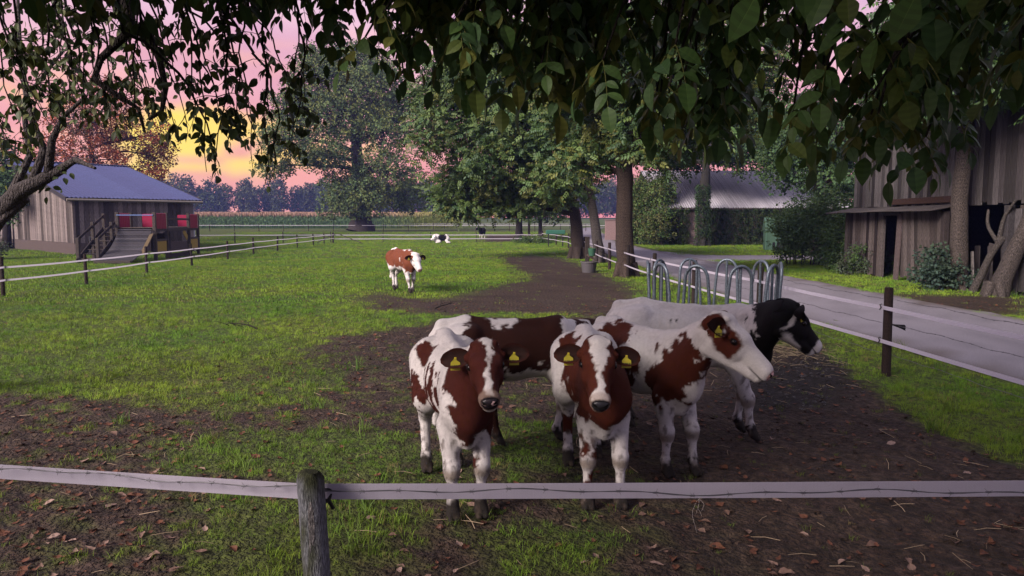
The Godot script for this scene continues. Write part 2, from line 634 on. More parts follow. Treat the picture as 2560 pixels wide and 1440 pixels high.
func build_grass() -> void:
	var a := []
	var t := PackedColorArray()
	spread(20000, 2.0, 7.5, 1.0, 1.0, a, t)
	spread(26000, 7.5, 15.0, 1.0, 1.1, a, t)
	tag(scatter("grass", tuft(13, 0.055, 0.060, 0.0017), mats.grass, a, t), "short green meadow grass growing in patches near the front fence", "grass")
	# coarser tussocks that the calves leave standing
	a = []
	t = PackedColorArray()
	for k in 900:
		var z := -sqrt(lerpf(5.0, 900.0, pow(rng.randf(), 1.7)))
		var x := rng.randf_range(-1, 1) * (-z * 0.75 + 0.6)
		if on_road(x, z) or soil(x, z) > 0.85 or fuzz(x - 60.0, z, 200.0) < -0.02:
			continue
		var g := rng.randf_range(0.7, 1.5)
		a.append(Transform3D(Basis(Vector3.UP, rng.randf() * TAU).scaled(Vector3(g, g * rng.randf_range(0.8, 1.2), g)), Vector3(x, ground_height(x, z) - 0.005, z)))
		t.append(Color(0.060, 0.135, 0.018).lerp(Color(0.11, 0.155, 0.03), rng.randf()) * rng.randf_range(0.75, 1.1))
	tag(scatter("grass_tussocks", tuft(26, 0.07, 0.115, 0.0026), mats.grass, a, t), "darker coarse tussocks standing above the short grass", "grass")
	a = []
	t = PackedColorArray()
	spread(46000, 15.0, 34.0, 1.0, 1.0, a, t)
	spread(60000, 34.0, 80.0, 1.0, 1.5, a, t)
	tag(scatter("grass", tuft(10, 0.12, 0.07, 0.006), mats.grass, a, t), "short green meadow grass across the middle and back of the paddock", "grass")


# ---------------------------------------------------------------- buildings
func plank_meshes(wide: float, thick: float, kinds: int, lo: Color, hi: Color) -> Array:
	var out := []
	for k in kinds:
		var m := Shape.new()
		m.col = lo.lerp(hi, float(k) / maxf(kinds - 1, 1)) * rng.randf_range(0.85, 1.1)
		m.box(Transform3D(), Vector3(wide, 1.0, thick), 0.004)
		out.append(m.mesh())
	return out


# upright boards along local x from x0 to x1 at depth z, bottom and top given by a callable height
func board_wall(root: Node3D, called: String, kinds: Array, along: Transform3D, length: float, wide: float, low: float, top: Callable, uneven := 0.0, made := 0.0) -> void:
	var n := int(round(length / wide))
	for k in n:
		var x := (k + 0.5) * length / n
		var t: float = top.call(x)
		var b := low + rng.randf() * uneven
		var o := put(called, kinds[rng.randi() % kinds.size()], mats.wood, root)
		o.transform = along * Transform3D(Basis().rotated(Vector3(0, 0, 1), rng.randf_range(-1, 1) * uneven * 0.02).scaled_local(Vector3(length / n / (made if made > 0.0 else wide) * rng.randf_range(0.88, 0.96), t - b, 1.0)), Vector3(x, (t + b) * 0.5, rng.randf_range(-0.008, 0.008)))


# corrugated sheet: waves across x, sloping from a to b
func corrugated(wide: float, pitch: float, deep: float, a: Vector3, b: Vector3) -> Shape:
	var m := Shape.new()
	var n := int(round(wide / pitch)) * 4
	var up := (b - a).cross(Vector3(1, 0, 0)).normalized()
	if up.y < 0.0:
		up = -up
	for k in n:
		var x0 := wide * k / n
		var x1 := wide * (k + 1) / n
		var h0 := sin(TAU * k / 4.0) * deep
		var h1 := sin(TAU * (k + 1) / 4.0) * deep
		for lay in [0.0, -0.012]:
			var p: Vector3 = a + Vector3(x0, 0, 0) + up * (h0 + lay)
			var q: Vector3 = a + Vector3(x1, 0, 0) + up * (h1 + lay)
			var r: Vector3 = b + Vector3(x1, 0, 0) + up * (h1 + lay)
			var s: Vector3 = b + Vector3(x0, 0, 0) + up * (h0 + lay)
			if (lay == 0.0) == (b.z < a.z):
				m.quad(p, q, r, s)
			else:
				m.quad(q, p, s, r)
	return m


func build_buildings() -> void:
	board_barn()
	play_tower()
	brick_barn()
	old_barn()
	container()


func board_barn() -> void:
	var root := thing("board_barn", "wide grey wooden barn with a blue-grey corrugated roof behind the play tower", "barn", Vector3(-22.97, 0, -37.94), deg_to_rad(46))
	var long := 6.2
	var deep := 24.0
	var warm := plank_meshes(0.24, 0.03, 7, Color(0.085, 0.070, 0.064), Color(0.38, 0.325, 0.31))
	var cold := plank_meshes(0.44, 0.03, 6, Color(0.085, 0.070, 0.064), Color(0.38, 0.325, 0.31))
	var flat := func(_x): return 3.0
	var gable := func(x): return 3.0 + 2.5 * (1.0 - absf(x - 12.0) / 12.0)
	board_wall(root, "plank", warm, Transform3D(Basis(), Vector3(0, 0, 0)), long, 0.24, 0.62, flat)
	board_wall(root, "plank", cold, Transform3D(Basis(Vector3.UP, -PI / 2), Vector3(0, 0, -deep)), deep, 0.44, 0.62, gable)
	var inner := Shape.new()
	inner.col = Color(0.22, 0.17, 0.15)
	inner.box(Transform3D(Basis(), Vector3(long / 2, 1.8, -0.06)), Vector3(long - 0.1, 2.36, 0.05))
	inner.box(Transform3D(Basis(), Vector3(0.06, 1.8, -deep / 2)), Vector3(0.05, 2.36, deep - 0.2))
	inner.box(Transform3D(Basis(), Vector3(long - 0.05, 1.8, -deep / 2)), Vector3(0.05, 2.36, deep - 0.2))
	inner.box(Transform3D(Basis(), Vector3(long / 2, 1.8, -deep + 0.06)), Vector3(long - 0.1, 2.36, 0.05))
	put("wall", inner.mesh(), mats.wood, root)
	var plinth := Shape.new()
	plinth.col = Color(0.135, 0.102, 0.095)
	plinth.box(Transform3D(Basis(), Vector3(long / 2, 0.28, -0.05)), Vector3(long + 0.04, 0.68, 0.16), 0.01)
	plinth.box(Transform3D(Basis(), Vector3(0.05, 0.275, -deep / 2)), Vector3(0.16, 0.67, deep - 0.1), 0.01)
	plinth.box(Transform3D(Basis(), Vector3(long - 0.05, 0.275, -deep / 2)), Vector3(0.16, 0.67, deep - 0.2), 0.01)
	put("plinth", plinth.mesh(), mats.stone, root)
	for k in 7:
		var s := corrugated(1.0, 0.2, 0.022, Vector3(0, 2.99, 0.35), Vector3(0, 5.6, -12.0))
		for q in s.c.size():
			s.c[q] = Color(0.075, 0.088, 0.22) * (0.92 + 0.035 * (k % 4))
		put("roof_sheet", s.mesh(), mats.roof, root).position = Vector3(-0.4 + k * 1.0, 0.012 * (k % 2), 0)
		var b := corrugated(1.0, 0.2, 0.022, Vector3(0, 2.99, -24.35), Vector3(0, 5.6, -12.0))
		for q in b.c.size():
			b.c[q] = Color(0.075, 0.088, 0.22)
		put("roof_sheet", b.mesh(), mats.roof, root).position = Vector3(-0.4 + k * 1.0, 0.012 * (k % 2), 0)
	var trim := Shape.new()
	trim.col = Color(0.16, 0.17, 0.28)
	trim.box(Transform3D(Basis(), Vector3(3.1, 5.63, -12.0)), Vector3(7.1, 0.06, 0.5), 0.02)
	put("ridge_cap", trim.mesh(), mats.roof, root)
	var barge := Shape.new()
	barge.col = Color(0.035, 0.035, 0.042)
	for x in [-0.42, long + 0.42]:
		barge.beam(Vector3(x, 2.90, 0.35), Vector3(x, 5.50, -12.0), 0.04, 0.22)
		barge.beam(Vector3(x, 2.90, -24.35), Vector3(x, 5.50, -12.0), 0.04, 0.22)
	put("barge_board", barge.mesh(), mats.paint, root)
	var gut := Shape.new()
	gut.col = Color(0.30, 0.27, 0.22)
	gut.tube(PackedVector3Array([Vector3(-0.4, 2.87, 0.40), Vector3(long + 0.4, 2.87, 0.40)]), PackedFloat32Array([0.065, 0.065]), 8)
	put("gutter", gut.mesh(), mats.paint, root)
	var pipe := Shape.new()
	pipe.col = Color(0.42, 0.42, 0.48)
	pipe.tube(PackedVector3Array([Vector3(long + 0.2, 2.85, 0.40), Vector3(long - 0.02, 2.55, 0.10), Vector3(long - 0.02, 2.3, 0.08), Vector3(long - 0.02, 0.05, 0.08)]), PackedFloat32Array([0.045, 0.045, 0.045, 0.045]), 8)
	put("downpipe", pipe.mesh(), mats.paint, root)
	var corner := Shape.new()
	corner.col = Color(0.24, 0.20, 0.18)
	corner.box(Transform3D(Basis(), Vector3(-0.02, 1.8, 0.02)), Vector3(0.13, 2.4, 0.10), 0.008)
	put("corner_post", corner.mesh(), mats.wood, root)
	var stake := thing("metal_stake", "thin dark stake standing at the corner of the grey wooden barn", "stake", Vector3(-22.0, 0, -37.6))
	var sm := Shape.new()
	sm.col = Color(0.04, 0.04, 0.05)
	sm.tube(PackedVector3Array([Vector3(0, 0, 0), Vector3(0, 1.0, 0)]), PackedFloat32Array([0.05, 0.05]), 6)
	put("rod", sm.mesh(), mats.paint, stake)
	sm = Shape.new()
	sm.col = Color(0.04, 0.04, 0.05)
	sm.box(Transform3D(Basis(), Vector3(0.05, 0.95, 0)), Vector3(0.12, 0.06, 0.06), 0.01)
	put("hook", sm.mesh(), mats.paint, stake)


func play_tower() -> void:
	var root := thing("play_tower", "wooden play tower with curved ramp, stairs and red and yellow panels", "play tower", Vector3(-16.75, 0, -32.2), deg_to_rad(7))
	var oak := Color(0.105, 0.088, 0.075)
	var dark := Color(0.055, 0.045, 0.040)
	var one := func(called: String, col: Color, a: Vector3, b: Vector3, w: float, d: float, m: String) -> MeshInstance3D:
		var s := Shape.new()
		s.col = col
		s.beam(a, b, w, d, 0.01)
		return put(called, s.mesh(), mats[m], root)
	for z in [0.0, -1.5, -4.7, -6.2]:
		for x in [-0.78, 0.78]:
			one.call("post", oak * rng.randf_range(0.8, 1.2), Vector3(x, -0.05, z), Vector3(x, 2.15, z), 0.14, 0.14, "wood")
	for x in [-0.78, 0.78]:
		one.call("beam", oak, Vector3(x, 1.36, 0.05), Vector3(x, 1.36, -6.25), 0.06, 0.14, "wood")
	for k in 24:
		one.call("deck_board", Color(0.17, 0.14, 0.115) * rng.randf_range(0.8, 1.15), Vector3(-0.72, 1.46, -0.1 - k * 0.26), Vector3(0.72, 1.46, -0.1 - k * 0.26), 0.035, 0.24, "wood")
	# ribbed red panels between posts
	for spec in [[0.80, -0.1, -1.4], [0.80, -4.8, -6.1], [-0.80, -0.1, -1.4], [-0.80, -4.8, -6.1]]:
		var s := Shape.new()
		s.col = Color(0.20, 0.010, 0.036)
		for k in 7:
			var z: float = lerpf(spec[1], spec[2], (k + 0.5) / 7.0)
			s.box(Transform3D(Basis(), Vector3(spec[0], 1.76, z)), Vector3(0.05, 0.72, 0.155), 0.022)
		s.box(Transform3D(Basis(), Vector3(spec[0], 1.76, (spec[1] + spec[2]) / 2)), Vector3(0.02, 0.66, 1.28))
		put("red_panel", s.mesh(), mats.plastic, root)
	for spec in [[-0.45, 0.0, 0.52], [-0.45, -6.15, 0.5]]:
		var s := Shape.new()
		s.col = Color(0.20, 0.010, 0.036)
		s.box(Transform3D(Basis(), Vector3(spec[0] + 0.5, 1.78, spec[1] - 1.3 if spec[1] == 0.0 else spec[1])), Vector3(0.5, 0.62, 0.05), 0.02)
		put("red_panel", s.mesh(), mats.plastic, root)
	# yellow boards low down between posts
	for spec in [[0.80, -0.15, -1.35, 0.62], [0.80, -4.85, -6.05, 0.62], [-0.80, -4.85, -6.05, 0.62]]:
		one.call("yellow_panel", Color(0.42, 0.30, 0.05), Vector3(spec[0], spec[3], spec[1]), Vector3(spec[0], spec[3], spec[2]), 0.025, 0.5, "paint")
	one.call("yellow_brace", Color(0.42, 0.30, 0.05), Vector3(0.74, 1.3, -4.0), Vector3(0.74, 0.9, -4.6), 0.03, 0.3, "paint")
	for y in [0.32, 0.90]:
		one.call("rail", oak, Vector3(0.80, y, 0), Vector3(0.80, y, -1.5), 0.06, 0.10, "wood")
		one.call("rail", oak, Vector3(0.80, y, -4.7), Vector3(0.80, y, -6.2), 0.06, 0.10, "wood")
	one.call("rail", oak, Vector3(0.80, 1.86, -1.5), Vector3(0.80, 1.86, -4.7), 0.05, 0.10, "wood")
	one.call("rail", oak, Vector3(-0.80, 1.86, -2.8), Vector3(-0.80, 1.86, -4.7), 0.05, 0.10, "wood")
	for k in 5:
		one.call("rung", dark, Vector3(0.62, 0.25 + k * 0.24, -1.6), Vector3(0.62, 0.25 + k * 0.24, -2.5), 0.05, 0.05, "wood")
	one.call("dark_board", dark, Vector3(-0.6, 0.7, -3.3), Vector3(-0.6, 0.7, -6.1), 0.03, 0.9, "wood")
	one.call("dark_board", dark, Vector3(0.78, 0.12, -1.55), Vector3(0.78, 0.12, -4.65), 0.04, 0.24, "wood")
	one.call("bar", Color(0.18, 0.28, 0.55), Vector3(-0.78, 2.02, 0.08), Vector3(0.78, 2.02, 0.08), 0.04, 0.04, "paint")
	# curved ramp of cross boards, steep at the top and flat at the foot
	var p0 := Vector3(0, 1.42, 0.12)
	for k in 17:
		var t := (k + 0.5) / 17.0
		var a := t * 1.12
		var c := Vector3(0, 1.42 - 1.36 * sin(a) / sin(1.12), 0.12 + 2.55 * (1.0 - cos(a)) / (1.0 - cos(1.12)) * 0.62 + t * 0.95)
		var q := Vector3(0, 1.42 - 1.36 * sin(a + 0.02) / sin(1.12), 0.12 + 2.55 * (1.0 - cos(a + 0.02)) / (1.0 - cos(1.12)) * 0.62 + (t + 0.018) * 0.95)
		var dir := (q - c).normalized()
		var s := Shape.new()
		s.col = Color(0.075, 0.072, 0.082) * rng.randf_range(0.6, 1.4)
		s.box(Transform3D(Basis(Vector3(1, 0, 0), dir, Vector3(1, 0, 0).cross(dir)), c), Vector3(1.42, p0.distance_to(c) * 0.97 if k == 0 else p0.distance_to(c) * 0.965, 0.03), 0.004)
		p0 = c
		put("ramp_board", s.mesh(), mats.wood, root)
	one.call("ramp_edge", Color(0.20, 0.15, 0.08), Vector3(0.74, 1.2, 0.25), Vector3(0.74, 0.35, 1.5), 0.16, 0.03, "wood")
	one.call("ramp_foot", oak, Vector3(-0.72, 0.07, 2.62), Vector3(0.72, 0.07, 2.62), 0.12, 0.14, "wood")
	# stairs beside the ramp
	for x in [-1.70, -0.92]:
		one.call("stringer", dark, Vector3(x, 0.05, 1.9), Vector3(x, 1.40, -0.75), 0.05, 0.24, "wood")
		one.call("stair_post", oak, Vector3(x, -0.05, 1.75), Vector3(x, 1.05, 1.75), 0.13, 0.13, "wood")
		one.call("stair_post", oak, Vector3(x, -0.05, 0.3), Vector3(x, 1.72, 0.3), 0.12, 0.12, "wood")
		one.call("stair_post", oak, Vector3(x, -0.05, -0.85), Vector3(x, 2.1, -0.85), 0.12, 0.12, "wood")
		one.call("hand_rail", dark, Vector3(x, 0.98, 1.75), Vector3(x, 2.0, -0.85), 0.05, 0.12, "wood")
		one.call("hand_rail", dark, Vector3(x, 1.55, 0.3), Vector3(x, 1.98, -0.85), 0.04, 0.10, "wood")
	for k in 7:
		var t := (k + 0.5) / 7.0
		one.call("tread", oak * rng.randf_range(0.8, 1.3), Vector3(-1.68, lerpf(0.08, 1.34, t), lerpf(1.85, -0.7, t)), Vector3(-0.94, lerpf(0.08, 1.34, t), lerpf(1.85, -0.7, t)), 0.04, 0.2, "wood")
	one.call("landing", oak, Vector3(-1.3, 1.42, -0.8), Vector3(-1.3, 1.42, -1.6), 0.85, 0.05, "wood")


func brick_barn() -> void:
	var root := thing("brick_barn", "low brick barn with a weathered grey corrugated roof, its wall overgrown with ivy", "barn", Vector3(11.3, 0, -54.5))
	var w := Shape.new()
	w.col = Color(0.36, 0.27, 0.25)
	w.box(Transform3D(Basis(), Vector3(7.0, 1.4, 0)), Vector3(14.0, 2.9, 0.25))
	w.box(Transform3D(Basis(), Vector3(0.12, 1.4, -7.0)), Vector3(0.25, 2.9, 13.7))
	w.box(Transform3D(Basis(), Vector3(13.9, 1.4, -7.0)), Vector3(0.25, 2.9, 13.7))
	w.box(Transform3D(Basis(), Vector3(7.0, 1.4, -14.0)), Vector3(14.0, 2.9, 0.25))
	for x in [0.12, 13.9]:
		var a := Vector3(x, 2.85, 0.1)
		var b := Vector3(x, 2.85, -14.1)
		var c := Vector3(x, 5.95, -7.0)
		w.tri(a, c, b)
		w.tri(a + Vector3(0.1, 0, 0), b + Vector3(0.1, 0, 0), c + Vector3(0.1, 0, 0))
	put("wall", w.mesh(), mats.stone, root)
	for k in 8:
		for side in [0.55, -14.55]:
			var s := corrugated(1.85, 0.185, 0.03, Vector3(0, 2.78, side), Vector3(0, 6.05, -7.0))
			for q in s.c.size():
				s.c[q] = Color(0.46, 0.45, 0.50) * (0.85 + 0.3 * fuzz(k * 30.0 + q * 0.02, side, 120.0) + 0.1 * (k % 3))
			put("roof_sheet", s.mesh(), mats.stone, root).position = Vector3(-0.4 + k * 1.85, 0.014 * (k % 2), 0)
	var f := Shape.new()
	f.col = Color(0.12, 0.10, 0.10)
	f.box(Transform3D(Basis(), Vector3(7.0, 2.72, 0.5)), Vector3(14.6, 0.10, 0.05), 0.01)
	put("fascia", f.mesh(), mats.wood, root)
	var wall := thing("brick_wall", "short pinkish brick wall standing beside the lane left of the ivy", "wall", Vector3(8.9, 0, -66.0))
	w = Shape.new()
	w.col = Color(0.36, 0.25, 0.24)
	w.box(Transform3D(Basis(), Vector3(0.2, 0.9, 0)), Vector3(1.2, 2.0, 0.3), 0.02)
	put("masonry", w.mesh(), mats.stone, wall)
	w = Shape.new()
	w.col = Color(0.25, 0.2, 0.2)
	w.box(Transform3D(Basis(), Vector3(0.2, 1.94, 0)), Vector3(1.3, 0.1, 0.4), 0.02)
	put("coping", w.mesh(), mats.stone, wall)


func old_barn() -> void:
	var root := thing("old_barn", "tall weathered dark wooden barn with a low lean-to and open doorway by the lane", "barn", Vector3(11.8, 0, -25.0), -PI / 2)
	# local x runs towards the camera along the lane, local -z into the barn
	var grey := plank_meshes(0.20, 0.03, 8, Color(0.028, 0.026, 0.026), Color(0.165, 0.155, 0.158))
	var brown := plank_meshes(0.18, 0.03, 7, Color(0.030, 0.025, 0.023), Color(0.17, 0.145, 0.138))
	var up := func(_x): return 6.4
	board_wall(root, "plank", grey, Transform3D(Basis(), Vector3(0, 0, 0)), 14.0, 0.20, 2.12, up, 0.10)
	var side := func(x): return 6.4 + 2.4 * (1.0 - absf(x - 4.0) / 4.0)
	board_wall(root, "plank", grey, Transform3D(Basis(Vector3.UP, PI / 2), Vector3(0, 0, 0)), 8.0, 0.40, 0.0, side, 0.0, 0.20)
	var low := func(_x): return 2.02
	board_wall(root, "plank", brown, Transform3D(Basis(), Vector3(0.35, 0, 0.42)), 2.55, 0.18, 0.02, low, 0.08)
	board_wall(root, "plank", brown, Transform3D(Basis().rotated(Vector3(1, 0, 0), 0.05), Vector3(3.85, 0, 0.36)), 2.05, 0.18, 0.02, low, 0.12)
	board_wall(root, "plank", grey, Transform3D(Basis(), Vector3(8.1, 0, 0.05)), 5.8, 0.24, 0.02, low, 0.1, 0.20)
	var inner := Shape.new()
	inner.col = Color(0.11, 0.095, 0.09)
	inner.box(Transform3D(Basis(), Vector3(7.0, 4.3, -0.06)), Vector3(13.9, 4.1, 0.05))
	inner.box(Transform3D(Basis(), Vector3(7.0, 3.2, -7.9)), Vector3(13.9, 6.4, 0.1))
	inner.box(Transform3D(Basis(), Vector3(0.08, 3.2, -4.0)), Vector3(0.05, 6.4, 7.8))
	inner.box(Transform3D(Basis(), Vector3(11.0, 1.05, -0.05)), Vector3(5.7, 2.1, 0.05))
	inner.box(Transform3D(Basis(), Vector3(13.95, 3.2, -4.0)), Vector3(0.1, 6.4, 7.7))
	inner.box(Transform3D(Basis(), Vector3(7.0, 2.3, -4.0)), Vector3(13.7, 0.08, 7.6))
	put("wall", inner.mesh(), mats.wood, root)
	for k in 8:
		for s in [0.5, -8.5]:
			var r := corrugated(1.9, 0.19, 0.03, Vector3(0, 6.3, s), Vector3(0, 8.9, -4.0))
			for q in r.c.size():
				r.c[q] = Color(0.10, 0.09, 0.09)
			put("roof_sheet", r.mesh(), mats.stone, root).position = Vector3(-0.5 + k * 1.9, 0.014 * (k % 2), 0)
	# the lean-to
	for k in 7:
		var b := Shape.new()
		b.col = Color(0.11, 0.10, 0.10) * rng.randf_range(0.7, 1.2)
		b.box(Transform3D(Basis().rotated(Vector3(1, 0, 0), 0.16 + rng.randf_range(-0.02, 0.02)), Vector3(-0.1 + (k + 0.5) * 0.90, 2.10, 0.42)), Vector3(0.88, 0.03, 1.05), 0.006)
		put("lean_to_board", b.mesh(), mats.wood, root)
	var part := func(called: String, c: Color, at: Vector3, size: Vector3, tilt := 0.0) -> void:
		var s := Shape.new()
		s.col = c
		s.box(Transform3D(Basis(Vector3(0, 0, 1), tilt), at), size, 0.008)
		put(called, s.mesh(), mats.wood, root)
	part.call("lintel", Color(0.055, 0.028, 0.022), Vector3(4.2, 2.32, 0.06), Vector3(3.2, 0.18, 0.08))
	part.call("lintel", Color(0.09, 0.08, 0.075), Vector3(3.4, 1.96, 0.46), Vector3(1.0, 0.12, 0.08))
	part.call("door_post", Color(0.13, 0.115, 0.11), Vector3(2.92, 0.98, 0.46), Vector3(0.14, 1.95, 0.10))
	part.call("door_post", Color(0.15, 0.12, 0.12), Vector3(3.86, 0.98, 0.48), Vector3(0.22, 1.95, 0.06), -0.05)
	part.call("gate_post", Color(0.06, 0.05, 0.05), Vector3(5.98, 1.0, 0.40), Vector3(0.15, 2.0, 0.15))
	part.call("gate_post", Color(0.07, 0.065, 0.07), Vector3(8.05, 1.05, 0.15), Vector3(0.16, 2.1, 0.16))
	part.call("loose_board", Color(0.22, 0.21, 0.20), Vector3(6.9, 0.5, 0.2), Vector3(0.10, 0.95, 0.03), 0.12)
	part.call("loose_board", Color(0.10, 0.09, 0.09), Vector3(7.4, 0.6, 0.15), Vector3(0.16, 1.2, 0.03), -0.15)
	for k in 3:
		part.call("loose_board", Color(0.07, 0.06, 0.06), Vector3(6.3 + k * 0.5, 0.55, -0.3), Vector3(0.2, 1.1, 0.03), 0.05)


func container() -> void:
	var root := thing("feed_container", "green metal container with a sloping lid at the end of the driveway", "container", Vector3(16.6, 0, -44.0), deg_to_rad(-14))
	var green := Color(0.075, 0.155, 0.105)
	var m := Shape.new()
	m.col = green
	m.box(Transform3D(Basis(), Vector3(0, 0.62, 0)), Vector3(2.3, 1.2, 1.6), 0.04)
	put("body", m.mesh(), mats.paint, root)
	m = Shape.new()
	m.col = green * 0.85
	var pr := [Vector2(-0.86, 1.22), Vector2(0.86, 1.22), Vector2(0.80, 1.34), Vector2(0.15, 2.0), Vector2(-0.25, 2.0), Vector2(-0.80, 1.34)]
	for k in pr.size():
		var a: Vector2 = pr[k]
		var b: Vector2 = pr[(k + 1) % pr.size()]
		m.quad(Vector3(-1.2, a.y, -a.x), Vector3(-1.2, b.y, -b.x), Vector3(1.2, b.y, -b.x), Vector3(1.2, a.y, -a.x))
	for k in range(1, pr.size() - 1):
		for x in [-1.2, 1.2]:
			var a := Vector3(x, pr[0].y, -pr[0].x)
			var b := Vector3(x, pr[k].y, -pr[k].x)
			var c := Vector3(x, pr[k + 1].y, -pr[k + 1].x)
			if x > 0.0:
				m.tri(a, c, b)
			else:
				m.tri(a, b, c)
	put("lid", m.mesh(), mats.paint, root)
	m = Shape.new()
	m.col = Color(0.015, 0.018, 0.018)
	m.box(Transform3D(Basis(), Vector3(0.15, 0.30, 0.81)), Vector3(1.8, 0.42, 0.03), 0.01)
	put("opening", m.mesh(), mats.paint, root)
	m = Shape.new()
	m.col = green * 1.3
	for x in [-1.12, -0.55, 1.12]:
		m.box(Transform3D(Basis(), Vector3(x, 0.62, 0.815)), Vector3(0.08, 1.18, 0.04), 0.01)
	put("rib", m.mesh(), mats.paint, root)


# ---------------------------------------------------------------- fences
func rough_post(tall: float, r: float, lean := Vector2.ZERO, tint := Color(0.05, 0.036, 0.030)) -> ArrayMesh:
	var m := Shape.new()
	m.col = tint
	var p := PackedVector3Array()
	var q := PackedFloat32Array()
	var n := 7
	for k in n:
		var t := float(k) / (n - 1)
		p.append(Vector3(lean.x * t, -0.12 + (tall + 0.12) * t, lean.y * t))
		q.append(r * (1.06 - 0.08 * t))
	p.append(Vector3(lean.x, tall + r * 0.16, lean.y))
	q.append(r * 0.78)
	m.tube(p, q, 12, true, 0.05)
	return m.mesh()


func tape_run(a: Vector3, b: Vector3, wide: float, sag: float, tilt := 0.0, sheet_only := false) -> Shape:
	var m := Shape.new()
	var n := maxi(4, int(a.distance_to(b) / 0.25))
	var dir := (b - a).normalized()
	var out := dir.cross(Vector3.UP).normalized()
	for k in n:
		var q := []
		for t in [float(k) / n, float(k + 1) / n]:
			var c := a.lerp(b, t) - Vector3(0, sag * 4.0 * t * (1.0 - t), 0)
			var tw: float = tilt * sin(t * PI) + 0.04 * sin(t * 9.0)
			var up := Vector3(0, cos(tw), 0) + out * sin(tw)
			q.append([c + up * wide * 0.5, c - up * wide * 0.5])
		for s in ([0.0008] if sheet_only else [0.0008, -0.0008]):
			var o: Vector3 = out * s
			if s > 0.0:
				m.quad(q[0][1] + o, q[1][1] + o, q[1][0] + o, q[0][0] + o)
			else:
				m.quad(q[1][1] + o, q[0][1] + o, q[0][0] + o, q[1][0] + o)
		for e in (0 if sheet_only else 2):
			m.quad(q[0][e] - out * 0.0008, q[1][e] - out * 0.0008, q[1][e] + out * 0.0008, q[0][e] + out * 0.0008)
	return m


func barbed(a: Vector3, b: Vector3, r: float, gap: float, sag: float, spikes := true) -> Shape:
	var m := Shape.new()
	var n := int(a.distance_to(b) / 0.05)
	var dir := (b - a).normalized()
	var side := dir.cross(Vector3.UP).normalized()
	for strand in 2:
		var p := PackedVector3Array()
		var q := PackedFloat32Array()
		for k in n + 1:
			var t := float(k) / n
			var c := a.lerp(b, t) - Vector3(0, sag * 4.0 * t * (1.0 - t) + 0.006 * sin(t * 23.0) + 0.004 * sin(t * 61.0), 0)
			var w := k * 1.1 + strand * PI
			p.append(c + (side * cos(w) + Vector3.UP * sin(w)) * r)
			q.append(r)
		m.tube(p, q, 5, false)
	if spikes:
		var l := a.distance_to(b)
		var k := 0.06
		while k < l - 0.05:
			var t := k / l
			var c := a.lerp(b, t) - Vector3(0, sag * 4.0 * t * (1.0 - t) + 0.006 * sin(t * 23.0) + 0.004 * sin(t * 61.0), 0)
			for s in 4:
				var w := s * 1.57 + k * 5.0
				var d := (side * cos(w) + Vector3.UP * sin(w) + dir * (0.6 if s % 2 == 0 else -0.6)).normalized()
				m.tube(PackedVector3Array([c - d * 0.004, c + d * 0.014]), PackedFloat32Array([r * 0.9, r * 0.25]), 4, false)
			m.tube(PackedVector3Array([c - dir * 0.008, c + dir * 0.008]), PackedFloat32Array([r * 2.4, r * 2.4]), 6, true)
			k += gap
	return m


func insulator(root: Node3D, at: Vector3, toward: Vector3) -> void:
	var m := Shape.new()
	m.col = Color(0.02, 0.02, 0.022)
	var p := PackedVector3Array([at, at + toward * 0.04, at + toward * 0.055 + Vector3(0, 0.03, 0), at + toward * 0.03 + Vector3(0, 0.035, 0)])
	m.tube(p, PackedFloat32Array([0.008, 0.007, 0.006, 0.006]), 6)
	m.tube(PackedVector3Array([at + toward * 0.04, at + toward * 0.055 - Vector3(0, 0.03, 0)]), PackedFloat32Array([0.007, 0.006]), 6)
	put("insulator", m.mesh(), mats.plastic, root)


func tape_fence(root: Node3D, spots: Array, tall: float, r: float, heights: Array, wide: float, side: Vector3) -> void:
	for k in spots.size():
		var s: Vector2 = spots[k]
		var o := put("post", rough_post(tall * rng.randf_range(0.95, 1.05), r * rng.randf_range(0.9, 1.1), Vector2(rng.randf_range(-0.03, 0.03), rng.randf_range(-0.03, 0.03)), Color(0.042, 0.030, 0.026) * rng.randf_range(0.7, 1.4)), mats.post, root)
		o.position = Vector3(s.x, rise(s.y), s.y)
		for h in heights:
			if r > 0.03:
				insulator(root, o.position + Vector3(0, h, 0) + side * r, side)
	for h in heights:
		for k in spots.size() - 1:
			var a := Vector3(spots[k].x, rise(spots[k].y) + h, spots[k].y) + side * (r + 0.035)
			var b := Vector3(spots[k + 1].x, rise(spots[k + 1].y) + h, spots[k + 1].y) + side * (r + 0.035)
			put("tape", tape_run(a, b, wide, 0.015, 0.0, true).mesh(), mats.tape, root)


func pts(l: Array) -> Array:
	var out := []
	for k in l.size() / 2:
		out.append(Vector2(l[2 * k], l[2 * k + 1]))
	return out


